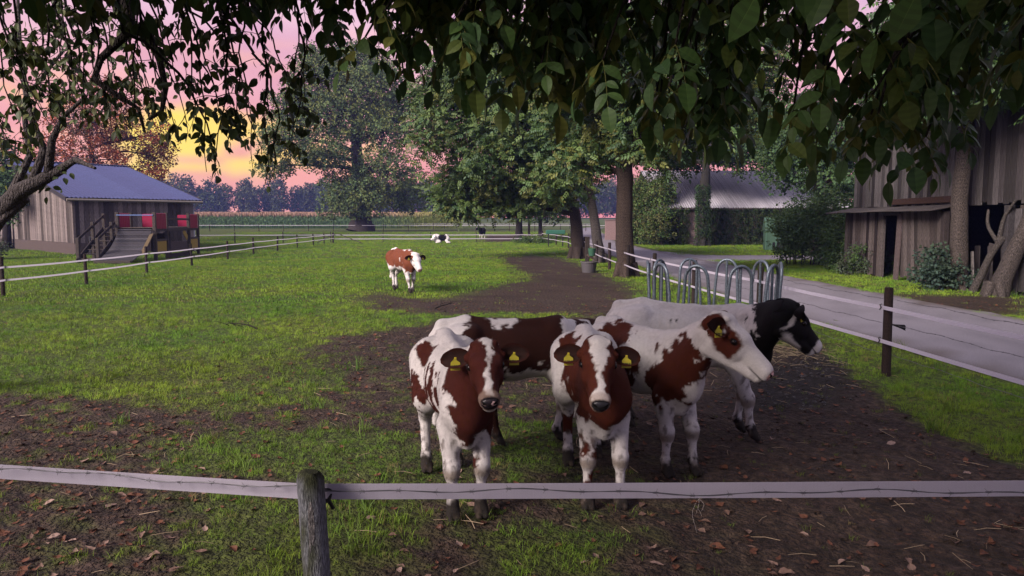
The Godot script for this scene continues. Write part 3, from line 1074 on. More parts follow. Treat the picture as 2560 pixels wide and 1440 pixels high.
func build_fences() -> void:
	# the near fence the camera looks over
	var root := thing("front_fence", "white tape and barbed wire on a grey round post in the foreground", "fence")
	var post := Shape.new()
	var p := PackedVector3Array()
	var q := PackedFloat32Array()
	for k in 16:
		var t := k / 15.0
		p.append(Vector3(-0.592 + 0.040 * (1.0 - t), -0.15 + 1.10 * t, -2.075 + 0.02 * t))
		q.append(0.0395 * (1.0 + 0.012 * sin(k * 1.7)))
	for e in [[0.959, 0.037], [0.968, 0.031], [0.973, 0.020]]:
		p.append(Vector3(-0.593 + 0.004 * (e[0] - 0.955) * 50.0, e[0], -2.055))
		q.append(e[1])
	post.col = Color(0.165, 0.165, 0.155)
	post.tube(p, q, 22, true, 0.022)
	for k in post.v.size():
		var v := post.v[k]
		var g := ripple.get_noise_3d(v.x * 1600.0, v.y * 260.0, v.z * 1600.0)
		var algae := ripple.get_noise_3d(v.x * 500.0 + 60.0, v.y * 300.0, v.z * 500.0)
		var c := Color(0.30, 0.315, 0.345) * (1.0 + 0.35 * g)
		c = c.lerp(Color(0.085, 0.095, 0.045), smoothstep(0.0, 0.5, algae + clampf((v.y - 0.90) * 6.0, 0.0, 0.5)))
		post.c[k] = c
	put("post", post.mesh(), mats.post, root)
	# a split flake of paler wood below the top
	var chip := Shape.new()
	chip.col = Color(0.30, 0.28, 0.27)
	for k in 6:
		var a := 1.25 + k * 0.06
		var h := 0.900 - 0.012 * absf(k - 2.5)
		chip.beam(Vector3(-0.59 + cos(a) * 0.0400, h, -2.058 + sin(a) * 0.0400), Vector3(-0.586 + cos(a + 0.05) * 0.0402, h - 0.09 - 0.02 * (k % 3), -2.06 + sin(a + 0.05) * 0.0402), 0.004, 0.003)
	put("splinter", chip.mesh(), mats.post, root)
	for spec in [[-3.9, -2.75], [2.9, -2.12]]:
		var o := put("post", rough_post(0.92, 0.04, Vector2.ZERO, Color(0.15, 0.15, 0.14)), mats.post, root)
		o.position = Vector3(spec[0], 0, spec[1])
	var left := Vector3(-0.60, 0.886, -2.118)
	put("tape", tape_run(Vector3(-3.9, 0.845, -2.80), left, 0.049, 0.005).mesh(), mats.tape, root)
	put("tape", tape_run(left, Vector3(-0.53, 0.886, -2.122), 0.049, 0.0).mesh(), mats.tape, root)
	put("tape", tape_run(Vector3(-0.53, 0.886, -2.122), Vector3(2.9, 0.892, -2.165), 0.049, 0.004).mesh(), mats.tape, root)
	put("barbed_wire", barbed(Vector3(-3.9, 0.845, -2.74), Vector3(-0.62, 0.905, -2.098), 0.0012, 0.11, -0.006).mesh(), mats.wire, root)
	put("barbed_wire", barbed(Vector3(-0.62, 0.905, -2.098), Vector3(2.9, 0.935, -2.07), 0.0012, 0.11, 0.022).mesh(), mats.wire, root)
	insulator(root, Vector3(-0.585, 0.86, -2.09), Vector3(0.7, 0, -0.7).normalized())

	root = thing("paddock_fence", "white double tape fence on dark posts along the left of the paddock", "fence")
	tape_fence(root, pts([-11.6, -13.4, -11.67, -16.43, -11.64, -19.62, -12.08, -23.76, -12.42, -27.9, -13.0, -32.9, -13.6, -37.9, -14.0, -43.0, -14.3, -48.0, -14.6, -53.0, -14.85, -57.0, -14.9, -60.0]), 0.87, 0.045, [0.68, 0.385], 0.042, Vector3(1, 0, 0))
	root = thing("back_fence", "thin white double tape fence across the far end of the paddock", "fence")
	tape_fence(root, pts([-14.9, -60.2, -10.8, -60.4, -6.8, -60.6, -3.0, -60.8, 0.9, -61.0, 2.5, -61.0]), 0.88, 0.03, [0.66, 0.34], 0.06, Vector3(0, 0, 1))
	var brace := Shape.new()
	brace.col = Color(0.06, 0.05, 0.045)
	brace.beam(Vector3(-14.5, 0.75, -60.3), Vector3(-11.9, 0.02, -57.6), 0.05, 0.05)
	put("brace", brace.mesh(), mats.wood, root)
	brace = Shape.new()
	brace.col = Color(0.14, 0.12, 0.11)
	brace.beam(Vector3(-14.8, 0.75, -60.1), Vector3(-15.8, 0.02, -58.0), 0.06, 0.06)
	put("brace", brace.mesh(), mats.wood, root)
	brace = Shape.new()
	brace.col = Color(0.14, 0.12, 0.11)
	brace.beam(Vector3(2.5, 0.8, -60.9), Vector3(1.6, 0.02, -59.5), 0.06, 0.06)
	put("brace", brace.mesh(), mats.wood, root)
	root = thing("lane_fence", "white double tape and barbed wire fence on dark posts beside the lane", "fence")
	var lane := [2.6, -60.8, 3.3, -54.0, 3.76, -48.0, 3.7, -42.0, 3.6, -36.0, 3.55, -30.0, 3.5, -25.8, 3.55, -22.0, 3.6, -18.2, 3.75, -14.8, 4.0, -11.6, 4.156, -7.88, 4.45, -3.6]
	tape_fence(root, pts(lane), 0.96, 0.05, [0.77, 0.40], 0.042, Vector3(-1, 0, 0))
	for h in [0.86, 0.585, 0.24]:
		for k in range(9, 12):
			var a := Vector3(lane[2 * k] + 0.055, h, lane[2 * k + 1])
			var b := Vector3(lane[2 * k + 2] + 0.055, h - 0.01, lane[2 * k + 3])
			put("barbed_wire", barbed(a, b, 0.0016, 0.13, 0.02).mesh(), mats.wire, root)
	var twist := Shape.new()
	twist.col = Color(0.10, 0.10, 0.10)
	for k in 4:
		twist.tube(PackedVector3Array([Vector3(4.16, 0.585, -7.83), Vector3(4.24 + k * 0.012, 0.56 + 0.018 * (k % 2), -7.78), Vector3(4.29, 0.53 + 0.014 * k, -7.78)]), PackedFloat32Array([0.004, 0.012, 0.006]), 6)
	put("wire_strainer", twist.mesh(), mats.wire, root)
	root = thing("cross_fence", "single white tape fence on dark posts left of the paddock corner", "fence")
	tape_fence(root, pts([-30.5, -58.0, -26.5, -58.2, -22.4, -58.3, -18.6, -58.6, -15.1, -60.1]), 0.9, 0.045, [0.68], 0.06, Vector3(0, 0, 1))
	root = thing("field_fence", "thin wire fence on small posts in front of the corn", "fence")
	var row := []
	for k in 18:
		row += [-38.0 + k * 2.9, -84.0 + k * 0.12]
	tape_fence(root, pts(row), 0.85, 0.035, [0.68], 0.05, Vector3(0, 0, 1))
	root = thing("meadow_fence", "faint wire fence in the far meadow right of the old oak", "fence")
	row = []
	for k in 9:
		row += [13.0 - k * 4.0, -112.0 - k * 1.0]
	tape_fence(root, pts(row), 0.9, 0.035, [0.75], 0.05, Vector3(0, 0, 1))


# ---------------------------------------------------------------- ring feeder
func build_feeder() -> void:
	var root := thing("ring_feeder", "galvanised steel ring feeder with tall rounded hoops behind the white calf", "feeder", Vector3(2.95, 0, -10.55))
	var zinc := Color(0.16, 0.20, 0.235)
	var n := 10
	var r := 0.93
	for k in n:
		var mid := TAU * (k + 0.3) / n
		var m := Shape.new()
		m.col = zinc * rng.randf_range(0.85, 1.1)
		var p := PackedVector3Array()
		var q := PackedFloat32Array()
		var half := 0.205
		var steps := [[-1.0, 0.06], [-1.0, 0.35], [-0.90, 0.70]]
		for s in steps:
			p.append(ring_point(mid + half * s[0], r, s[1]))
		for a in 11:
			var w := PI - PI * a / 10.0
			p.append(ring_point(mid + half * 0.80 * cos(w), r + 0.015, 0.93 + 0.185 * sin(w)))
		for s in [[0.90, 0.70], [1.0, 0.35], [1.0, 0.06]]:
			p.append(ring_point(mid + half * s[0], r, s[1]))
		for s in p.size():
			q.append(0.023)
		m.tube(p, q, 8)
		put("hoop", m.mesh(), mats.steel, root)
		m = Shape.new()
		m.col = zinc * rng.randf_range(0.7, 1.0)
		m.tube(PackedVector3Array([ring_point(mid, r - 0.01, 0.06), ring_point(mid, r - 0.01, 1.10)]), PackedFloat32Array([0.021, 0.021]), 8)
		put("bar", m.mesh(), mats.steel, root)
	for h in [0.06, 0.30]:
		var m := Shape.new()
		m.col = zinc * 0.9
		var p := PackedVector3Array()
		var q := PackedFloat32Array()
		for k in 49:
			p.append(ring_point(TAU * k / 48.0, r + 0.03, h))
			q.append(0.02)
		m.tube(p, q, 7, false)
		put("ring", m.mesh(), mats.steel, root)
	var m := Shape.new()
	m.col = zinc * 0.8
	for k in 48:
		var a := TAU * k / 48.0
		var b := TAU * (k + 1) / 48.0
		m.quad(ring_point(b, r + 0.01, 0.06), ring_point(a, r + 0.01, 0.06), ring_point(a, r + 0.01, 0.30), ring_point(b, r + 0.01, 0.30))
		m.quad(ring_point(a, r + 0.006, 0.06), ring_point(b, r + 0.006, 0.06), ring_point(b, r + 0.006, 0.30), ring_point(a, r + 0.006, 0.30))
	put("side_sheet", m.mesh(), mats.steel, root)


func ring_point(a: float, r: float, h: float) -> Vector3:
	return Vector3(cos(a) * r, h, sin(a) * r)


# ---------------------------------------------------------------- calves
# A field of joined tapered bones, meshed as surface nets.
class Flesh:
	var lo := Vector3()
	var cell := 0.015
	var nx := 0
	var ny := 0
	var nz := 0
	var f := PackedFloat32Array()
	var v := PackedVector3Array()
	var n := PackedVector3Array()
	var i := PackedInt32Array()

	func start(from: Vector3, to: Vector3, size: float) -> void:
		lo = from
		cell = size
		nx = int(ceil((to.x - from.x) / size)) + 1
		ny = int(ceil((to.y - from.y) / size)) + 1
		nz = int(ceil((to.z - from.z) / size)) + 1
		f.resize(nx * ny * nz)
		f.fill(0.3)

	# joins the capsule from a to b; squash narrows or widens it across z, k is how softly it joins
	func bone(a: Vector3, b: Vector3, ra: float, rb: float, squash := 1.0, k := 0.04) -> void:
		var far := maxf(ra, rb) + k + cell * 2.0
		var side := far * maxf(1.0, squash)
		var p0 := (Vector3(minf(a.x, b.x) - far, minf(a.y, b.y) - far, minf(a.z, b.z) - side) - lo) / cell
		var p1 := (Vector3(maxf(a.x, b.x) + far, maxf(a.y, b.y) + far, maxf(a.z, b.z) + side) - lo) / cell
		var x0 := maxi(0, int(p0.x))
		var y0 := maxi(0, int(p0.y))
		var z0 := maxi(0, int(p0.z))
		var x1 := mini(nx - 1, int(p1.x) + 1)
		var y1 := mini(ny - 1, int(p1.y) + 1)
		var z1 := mini(nz - 1, int(p1.z) + 1)
		var aa := Vector3(a.x, a.y, a.z / squash)
		var ab := Vector3(b.x, b.y, b.z / squash) - aa
		var len2 := maxf(ab.length_squared(), 1e-9)
		var dr := rb - ra
		var small := minf(1.0, squash)
		for z in range(z0, z1 + 1):
			var pz := (lo.z + z * cell) / squash
			for y in range(y0, y1 + 1):
				var at := (z * ny + y) * nx
				var py := lo.y + y * cell
				for x in range(x0, x1 + 1):
					var q := Vector3(lo.x + x * cell, py, pz) - aa
					var t := clampf(q.dot(ab) / len2, 0.0, 1.0)
					var d := ((q - ab * t).length() - ra - dr * t) * small
					var e := f[at + x]
					var h := k - absf(d - e)
					if h > 0.0:
						f[at + x] = minf(d, e) - h * h * 0.25 / k
					elif d < e:
						f[at + x] = d

	func mesh() -> void:
		var ids := PackedInt32Array()
		ids.resize(nx * ny * nz)
		ids.fill(-1)
		var off := [0, 1, nx, nx + 1, nx * ny, nx * ny + 1, nx * ny + nx, nx * ny + nx + 1]
		var ends := [0, 1, 2, 3, 4, 5, 6, 7, 0, 2, 1, 3, 4, 6, 5, 7, 0, 4, 1, 5, 2, 6, 3, 7]
		for z in nz - 1:
			for y in ny - 1:
				var row := (z * ny + y) * nx
				for x in nx - 1:
					var o := row + x
					var a := f[o] < 0.0
					if a == (f[o + 1] < 0.0) and a == (f[o + nx] < 0.0) and a == (f[o + nx + 1] < 0.0):
						var w := o + nx * ny
						if a == (f[w] < 0.0) and a == (f[w + 1] < 0.0) and a == (f[w + nx] < 0.0) and a == (f[w + nx + 1] < 0.0):
							continue
					var g := [f[o], f[o + 1], f[o + nx], f[o + nx + 1], f[o + off[4]], f[o + off[5]], f[o + off[6]], f[o + off[7]]]
					var sum := Vector3()
					var count := 0
					for e in 12:
						var k: int = ends[e * 2]
						var m: int = ends[e * 2 + 1]
						var d: float = g[k]
						var c: float = g[m]
						if (d < 0.0) != (c < 0.0):
							var t := d / (d - c)
							var pk := Vector3(k & 1, (k >> 1) & 1, k >> 2)
							var pm := Vector3(m & 1, (m >> 1) & 1, m >> 2)
							sum += pk.lerp(pm, t)
							count += 1
					ids[o] = v.size()
					v.append(lo + (Vector3(x, y, z) + sum / count) * cell)
					n.append(Vector3(g[1] + g[3] + g[5] + g[7] - g[0] - g[2] - g[4] - g[6], g[2] + g[3] + g[6] + g[7] - g[0] - g[1] - g[4] - g[5], g[4] + g[5] + g[6] + g[7] - g[0] - g[1] - g[2] - g[3]).normalized())
		var dx := 1
		var dy := nx
		var dz := nx * ny
		for z in range(1, nz - 1):
			for y in range(1, ny - 1):
				for x in range(1, nx - 1):
					var o := (z * ny + y) * nx + x
					if ids[o] < 0 and ids[o - dx - dy] < 0 and ids[o - dx - dz] < 0 and ids[o - dy - dz] < 0:
						continue
					var a := f[o] < 0.0
					if a != (f[o + dx] < 0.0):
						face(ids[o - dy - dz], ids[o - dz], ids[o], ids[o - dy], a)
					if a != (f[o + dy] < 0.0):
						face(ids[o - dx - dz], ids[o - dx], ids[o], ids[o - dz], a)
					if a != (f[o + dz] < 0.0):
						face(ids[o - dx - dy], ids[o - dy], ids[o], ids[o - dx], a)

	func face(a: int, b: int, c: int, d: int, flip: bool) -> void:
		if a < 0 or b < 0 or c < 0 or d < 0:
			return
		for q in ([a, c, b, a, d, c] if flip else [a, b, c, a, c, d]):
			i.append(q)


# blobs: rows of [x, y, z, rx, ry, rz, tone] in the calf's own metres; tone 1 is the coloured coat, 0 white
func coat(p: Vector3, blobs: Array, base: float, rough: float) -> float:
	var t := base
	var w := Vector3(ripple.get_noise_3d(p.x * 420.0, p.y * 420.0, p.z * 420.0), ripple.get_noise_3d(p.x * 420.0 + 90.0, p.y * 420.0, p.z * 420.0), ripple.get_noise_3d(p.x * 420.0, p.y * 420.0 + 90.0, p.z * 420.0))
	var fine := Vector3(ripple.get_noise_3d(p.x * 1500.0, p.y * 700.0, p.z * 1500.0), 0, ripple.get_noise_3d(p.x * 1500.0 + 50.0, p.y * 700.0, p.z * 1500.0))
	var q := p + (w * 0.075 + fine * 0.035) * rough
	for b in blobs:
		var d := Vector3((q.x - b[0]) / b[3], (q.y - b[1]) / b[4], (q.z - b[2]) / b[5]).length()
		if b[6] > 1.5:  # broken streaks running down the ribs
			var s := ripple.get_noise_3d((p.x + p.y * 0.35) * 560.0, (p.y - p.x * 0.3) * 260.0, p.z * 400.0)
			if d < 1.0 + s * 0.5 and s > -0.12:
				t = 1.0
		else:
			var m := clampf((1.0 - d) * minf(b[3], minf(b[4], b[5])) / 0.012 + 0.5, 0.0, 1.0)
			t = lerpf(t, b[6], m)
	return t


func ear_shape(m: Shape, head: Transform3D, s: float, long: float, outside: Color, within: Color, droop: float, swept: float) -> Vector3:
	var base := Vector3(0.035, -0.05, 0.082 * s)
	var dir := Vector3(-swept, -droop, s).normalized()
	var into := Vector3(0.62, 0.72, 0.12 * s)
	into = (into - dir * into.dot(dir)).normalized()
	var side := dir.cross(into) * s
	if side.x > 0.0:
		side = -side
	var rows := 9
	var cols := 7
	var first := m.v.size()
	for layer in 2:
		for r in rows:
			var t := float(r) / (rows - 1)
			var w := 0.019 + 0.040 * sin(pow(t, 0.8) * PI * 0.94)
			if r == rows - 1:
				w = 0.012
			for c in cols:
				var q := float(c) / (cols - 1) * 2.0 - 1.0
				var p := base + dir * long * t + side * (w * q) + into * (w * (1.15 - t * 0.35) * (q * q - 0.55) + (0.004 if layer == 0 else -0.006))
				if layer == 0 and absf(q) > 0.9:
					p -= into * 0.004
				m.v.append(head * p)
				var nn := (into - side * q * 1.2) if layer == 0 else (side * q * 1.2 - into)
				m.n.append((head.basis * nn).normalized())
				var edge := absf(q) > 0.9 or r == rows - 1
				m.c.append((outside if (layer == 1 or edge) else within) * (0.9 + 0.2 * rng.randf()))
	for layer in 2:
		for r in rows - 1:
			for c in cols - 1:
				var a := first + layer * rows * cols + r * cols + c
				var g := (m.v[a + 1] - m.v[a]).cross(m.v[a + cols] - m.v[a])
				var flip := g.dot(m.n[a]) > 0.0
				for k in ([a, a + cols, a + 1, a + 1, a + cols, a + cols + 1] if flip else [a, a + 1, a + cols, a + 1, a + cols + 1, a + cols]):
					m.i.append(k)
	var half := rows * cols
	for r in rows - 1:
		for c in [0, cols - 1]:
			var a: int = first + r * cols + c
			for k in [a, a + half, a + cols, a + cols, a + half, a + half + cols]:
				m.i.append(k)
	for c in cols - 1:
		var a := first + (rows - 1) * cols + c
		for k in [a, a + half, a + 1, a + 1, a + half, a + half + 1]:
			m.i.append(k)
	return base + dir * long * 0.5 + into * 0.012


func ear_tag(root: Node3D, at: Vector3, facing: float, number: String) -> void:
	var m := Shape.new()
	m.col = Color(0.36, 0.325, 0.035)
	var front := PackedVector3Array()
	var outline := [Vector2(-0.007, 0.0), Vector2(-0.009, -0.012), Vector2(-0.029, -0.026), Vector2(-0.030, -0.074), Vector2(0.030, -0.074), Vector2(0.029, -0.026), Vector2(0.009, -0.012), Vector2(0.007, 0.0)]
	for d in [0.0015, -0.0015]:
		for k in range(1, outline.size() - 1):
			var a := Vector3(outline[0].x, outline[0].y, d)
			var b := Vector3(outline[k].x, outline[k].y, d)
			var c := Vector3(outline[k + 1].x, outline[k + 1].y, d)
			if d > 0.0:
				m.tri(a, b, c)
			else:
				m.tri(a, c, b)
	for k in outline.size():
		var p: Vector2 = outline[k]
		var q: Vector2 = outline[(k + 1) % outline.size()]
		m.quad(Vector3(p.x, p.y, -0.0015), Vector3(q.x, q.y, -0.0015), Vector3(q.x, q.y, 0.0015), Vector3(p.x, p.y, 0.0015))
	m.col = Color(0.40, 0.34, 0.03)
	m.box(Transform3D(Basis(), Vector3(0, 0.002, 0.004)), Vector3(0.014, 0.014, 0.006), 0.002)
	var o := put("ear_tag", m.mesh(), mats.plastic, root)
	o.position = at
	o.rotation.y = facing
	o.scale = Vector3(0.86, 0.86, 0.86)
	if number:
		var t := TextMesh.new()
		var font := SystemFont.new()
		font.font_names = PackedStringArray(["Droid Sans"])
		font.font_weight = 700
		t.font = font
		t.text = number
		t.font_size = 24
		t.pixel_size = 0.00102
		t.depth = 0.0012
		var w := put("number", t, mat("ink", lin(0.02, 0.02, 0.02), 0.8), o)
		w.position = Vector3(0, -0.050, 0.0022)


# A whole calf. p holds: at, yaw, size, tint, base, body (blobs), face (blobs), poll, aim, roll (world), feet, cell, nose, ears, tags
func calf(called: String, label: String, p: Dictionary) -> Node3D:
	var root := thing(called, label, "calf", p.at, deg_to_rad(p.yaw), p.get("group", ""))
	var size: float = p.size
	var own := root.transform.affine_inverse()
	var poll: Vector3 = (own * (p.poll as Vector3)) / size
	var aim: Vector3 = (own.basis * (p.aim as Vector3)).normalized()
	var right := aim.cross(Vector3.UP).normalized()
	right = right.rotated(aim, deg_to_rad(p.get("roll", 0.0)))
	var head := Transform3D(Basis(aim, right.cross(aim), right), poll)
	var big: float = p.get("head", 1.0)
	head = head.scaled_local(Vector3(big, big, big))
	var cell: float = p.get("cell", 0.015)
	var feet: Array = p.get("feet", [])
	var body := Flesh.new()
	var reach := Vector3(0.68, 1.12, 0.36)
	var lo := Vector3(minf(-0.78, poll.x - 0.25), -0.03, minf(-0.36, poll.z - 0.25))
	var hi := Vector3(maxf(0.72, poll.x + 0.2), maxf(1.14, poll.y + 0.12), maxf(0.36, poll.z + 0.25))
	body.start(lo, hi, cell)
	var lie: bool = p.get("lying", false)
	var drop := -0.36 if lie else 0.0
	var d := Vector3(0, drop, 0)
	# trunk
	body.bone(Vector3(0.30, 0.735, 0) + d, Vector3(-0.06, 0.72, 0) + d, 0.215, 0.218, 0.70, 0.06)
	body.bone(Vector3(-0.06, 0.72, 0) + d, Vector3(-0.36, 0.76, 0) + d, 0.218, 0.195, 0.84, 0.06)
	body.bone(Vector3(-0.36, 0.80, 0) + d, Vector3(-0.55, 0.81, 0) + d, 0.185, 0.135, 0.9, 0.06)
	# ridge of the back, hook and pin bones
	body.bone(Vector3(0.34, 0.955, 0) + d, Vector3(0.0, 0.945, 0) + d, 0.05, 0.035, 1.0, 0.05)
	body.bone(Vector3(0.0, 0.945, 0) + d, Vector3(-0.40, 0.975, 0) + d, 0.035, 0.04, 1.0, 0.05)
	body.bone(Vector3(-0.40, 0.975, 0) + d, Vector3(-0.60, 0.955, 0) + d, 0.045, 0.04, 1.0, 0.05)
	for s in [-1.0, 1.0]:
		body.bone(Vector3(-0.36, 0.915, 0.135 * s) + d, Vector3(-0.37, 0.90, 0.10 * s) + d, 0.045, 0.06, 1.0, 0.05)
		body.bone(Vector3(-0.37, 0.90, 0.12 * s) + d, Vector3(-0.60, 0.87, 0.075 * s) + d, 0.05, 0.045, 1.0, 0.05)
		body.bone(Vector3(0.30, 0.90, 0.04 * s) + d, Vector3(0.43, 0.68, 0.078 * s) + d, 0.06, 0.075, 1.0, 0.04)
		body.bone(Vector3(0.43, 0.68, 0.078 * s) + d, Vector3(0.34, 0.56, 0.096 * s) + d, 0.075, 0.066, 1.0, 0.03)
	# brisket and dewlap
	body.bone(Vector3(0.44, 0.66, 0) + d, Vector3(0.36, 0.53, 0) + d, 0.13, 0.095, 0.9, 0.06)
	body.bone(Vector3(0.50, 0.60, 0) + d, Vector3(0.42, 0.475, 0) + d, 0.05, 0.04, 0.7, 0.06)
	# neck, upper and lower
	var nape := head * Vector3(-0.01, -0.075, 0)
	var throat := head * Vector3(0.0, -0.19, 0)
	body.bone(Vector3(0.33, 0.90, 0) + d, nape, 0.085, 0.085, 1.0, 0.07)
	body.bone(Vector3(0.40, 0.73, 0) + d, nape.lerp(throat, 0.6), 0.135, 0.088, 1.0, 0.06)
	body.bone(Vector3(0.48, 0.63, 0) + d, throat, 0.075, 0.06, 1.0, 0.07)
	# legs
	if lie:
		for s in [-1.0, 1.0]:
			body.bone(Vector3(0.34, 0.16, 0.15 * s), Vector3(0.58, 0.07, 0.17 * s), 0.08, 0.05, 1.0, 0.03)
			body.bone(Vector3(0.58, 0.06, 0.17 * s), Vector3(0.36, 0.05, 0.2 * s), 0.045, 0.04, 1.0, 0.02)
			body.bone(Vector3(-0.42, 0.25, 0.14 * s), Vector3(-0.12, 0.14, 0.24 * s), 0.15, 0.10, 1.0, 0.04)
			body.bone(Vector3(-0.12, 0.10, 0.24 * s), Vector3(-0.40, 0.05, 0.28 * s), 0.06, 0.04, 1.0, 0.03)
	else:
		for k in 4:
			var s := 1.0 if k % 2 == 0 else -1.0
			var foot := Vector3(feet[k].x, feet[k].z, feet[k].y)
			if k < 2:
				var elbow := Vector3(0.34, 0.56, 0.096 * s)
				var knee := elbow.lerp(foot, 0.50) + Vector3(0.02, 0.02, 0)
				var fet := foot + Vector3(-0.025, 0.105, 0)
				body.bone(elbow, knee, 0.072, 0.043, 1.0, 0.03)
				body.bone(knee + Vector3(0.006, 0.02, 0), knee + Vector3(0.006, -0.02, 0), 0.048, 0.045, 1.0, 0.03)
				body.bone(knee, fet, 0.034, 0.026, 1.0, 0.02)
				body.bone(fet, fet, 0.036, 0.036, 1.0, 0.02)
				body.bone(fet, foot + Vector3(0.0, 0.055, 0), 0.033, 0.034, 1.0, 0.02)
			else:
				var stifle := Vector3(-0.28, 0.58, 0.14 * s)
				var hock := foot + Vector3(-0.065, 0.385, 0)
				var fet := foot + Vector3(-0.03, 0.105, 0)
				body.bone(Vector3(-0.43, 0.80, 0.095 * s), stifle, 0.155, 0.105, 1.0, 0.05)
				body.bone(Vector3(-0.50, 0.74, 0.095 * s), Vector3(-0.44, 0.58, 0.12 * s), 0.11, 0.07, 1.0, 0.05)
				body.bone(stifle + Vector3(-0.03, -0.02, 0), hock, 0.085, 0.043, 1.0, 0.04)
				body.bone(hock + Vector3(-0.022, 0.03, 0), hock + Vector3(-0.01, -0.02, 0), 0.036, 0.036, 1.0, 0.03)
				body.bone(hock, fet, 0.038, 0.032, 1.0, 0.02)
				body.bone(fet, fet, 0.039, 0.039, 1.0, 0.02)
				body.bone(fet, foot + Vector3(0.0, 0.055, 0), 0.034, 0.034, 1.0, 0.02)
			for c in [-1.0, 1.0]:
				body.bone(foot + Vector3(-0.005, 0.05, 0.018 * c), foot + Vector3(0.035, 0.018, 0.021 * c), 0.030, 0.020, 1.0, 0.012)
	# tail
	if not lie:
		body.bone(Vector3(-0.58, 0.96, 0), Vector3(-0.665, 0.86, 0), 0.032, 0.026, 1.0, 0.03)
		body.bone(Vector3(-0.665, 0.86, 0), Vector3(-0.67, 0.50, 0.02), 0.024, 0.02, 1.0, 0.02)
		body.bone(Vector3(-0.67, 0.52, 0.02), Vector3(-0.66, 0.30, 0.03), 0.022, 0.034, 1.0, 0.02)
	body.mesh()

	var face := Flesh.new()
	face.start(Vector3(-0.10, -0.31, -0.15), Vector3(0.46, 0.08, 0.15), clampf(cell * 0.5, 0.0075, 0.03))
	face.bone(Vector3(0.02, -0.085, 0), Vector3(0.13, -0.085, 0), 0.092, 0.090, 0.93, 0.03)
	face.bone(Vector3(0.0, -0.035, 0), Vector3(0.15, -0.03, 0), 0.045, 0.042, 1.7, 0.04)
	face.bone(Vector3(-0.015, -0.03, 0), Vector3(0.01, -0.015, 0), 0.055, 0.05, 1.25, 0.03)
	face.bone(Vector3(0.13, -0.05, 0), Vector3(0.34, -0.062, 0), 0.052, 0.040, 1.0, 0.04)
	face.bone(Vector3(0.20, -0.09, 0), Vector3(0.365, -0.085, 0), 0.064, 0.052, 1.05, 0.04)
	face.bone(Vector3(0.375, -0.072, 0), Vector3(0.385, -0.095, 0), 0.040, 0.036, 1.45, 0.02)
	face.bone(Vector3(0.33, -0.14, 0), Vector3(0.365, -0.142, 0), 0.036, 0.031, 1.35, 0.02)
	for s in [-1.0, 1.0]:
		face.bone(Vector3(0.105, -0.035, 0.068 * s), Vector3(0.135, -0.04, 0.066 * s), 0.030, 0.026, 1.0, 0.025)
		face.bone(Vector3(0.035, -0.212, 0.034 * s), Vector3(0.31, -0.143, 0.018 * s), 0.050, 0.033, 1.0, 0.03)
		face.bone(Vector3(0.04, -0.15, 0.04 * s), Vector3(0.16, -0.13, 0.036 * s), 0.06, 0.05, 1.0, 0.03)
		face.bone(Vector3(0.07, -0.11, 0.045 * s), Vector3(0.17, -0.105, 0.048 * s), 0.056, 0.044, 1.0, 0.03)
		face.bone(Vector3(0.02, -0.055, 0.07 * s), Vector3(0.04, -0.058, 0.10 * s), 0.034, 0.026, 1.0, 0.02)
		face.bone(Vector3(0.0, -0.0, 0.055 * s), Vector3(0.0, 0.008, 0.066 * s), 0.024, 0.016, 1.0, 0.02)
	face.bone(Vector3(-0.05, -0.10, 0), Vector3(0.04, -0.14, 0), 0.085, 0.085, 1.0, 0.04)
	face.mesh()

	var m := Shape.new()
	var tint: Color = p.tint
	var white := Color(0.72, 0.69, 0.66)
	var mud := Color(0.035, 0.028, 0.024)
	var rough: float = p.get("rough", 1.0)
	var spots: Array = p.body
	var marks: Array = p.face
	for k in body.v.size():
		var q := body.v[k]
		var t := coat(q, spots, p.base, rough)
		var fl := ripple.get_noise_3d(q.x * 2400.0, q.y * 1100.0, q.z * 2400.0)
		var c := white.lerp(tint, t) * (1.0 + 0.16 * fl)
		if not lie:
			# caked mud on the feet, a scuffed tan patch on each knee
			var wet := ripple.get_noise_3d(q.x * 900.0, q.y * 500.0 + 31.0, q.z * 900.0)
			c = c.lerp(mud, smoothstep(0.155, 0.10, q.y + wet * 0.09))
			if q.y > 0.24 and q.y < 0.36 and q.x > 0.2:
				c = c.lerp(Color(0.20, 0.15, 0.10), smoothstep(0.05, 0.015, absf(q.y - 0.285) + maxf(0.0, wet * 0.05)) * 0.75)
			if q.y < 0.5:
				c = c.lerp(Color(0.09, 0.07, 0.055), smoothstep(0.22, 0.5, wet + 0.1) * 0.7)
		m.v.append(q)
		m.n.append(body.n[k])
		m.c.append(c)
	m.i.append_array(body.i)
	if p.get("fine", true):
		for k in body.v.size():
			var q := body.v[k]
			var band := smoothstep(-0.34, -0.22, q.x) * smoothstep(0.26, 0.16, q.x) * smoothstep(0.50, 0.60, q.y) * smoothstep(0.93, 0.84, q.y)
			if band > 0.0:
				var w := (q.x + 0.25 * (q.y - 0.7)) * TAU / 0.06
				m.v[k] = q + m.n[k] * (0.0032 * band * sin(w))
				m.n[k] = (m.n[k] - Vector3(1, 0.25, 0) * (0.33 * band * cos(w) * 0.6)).normalized()
	var start := m.v.size()
	var nose: Color = p.nose
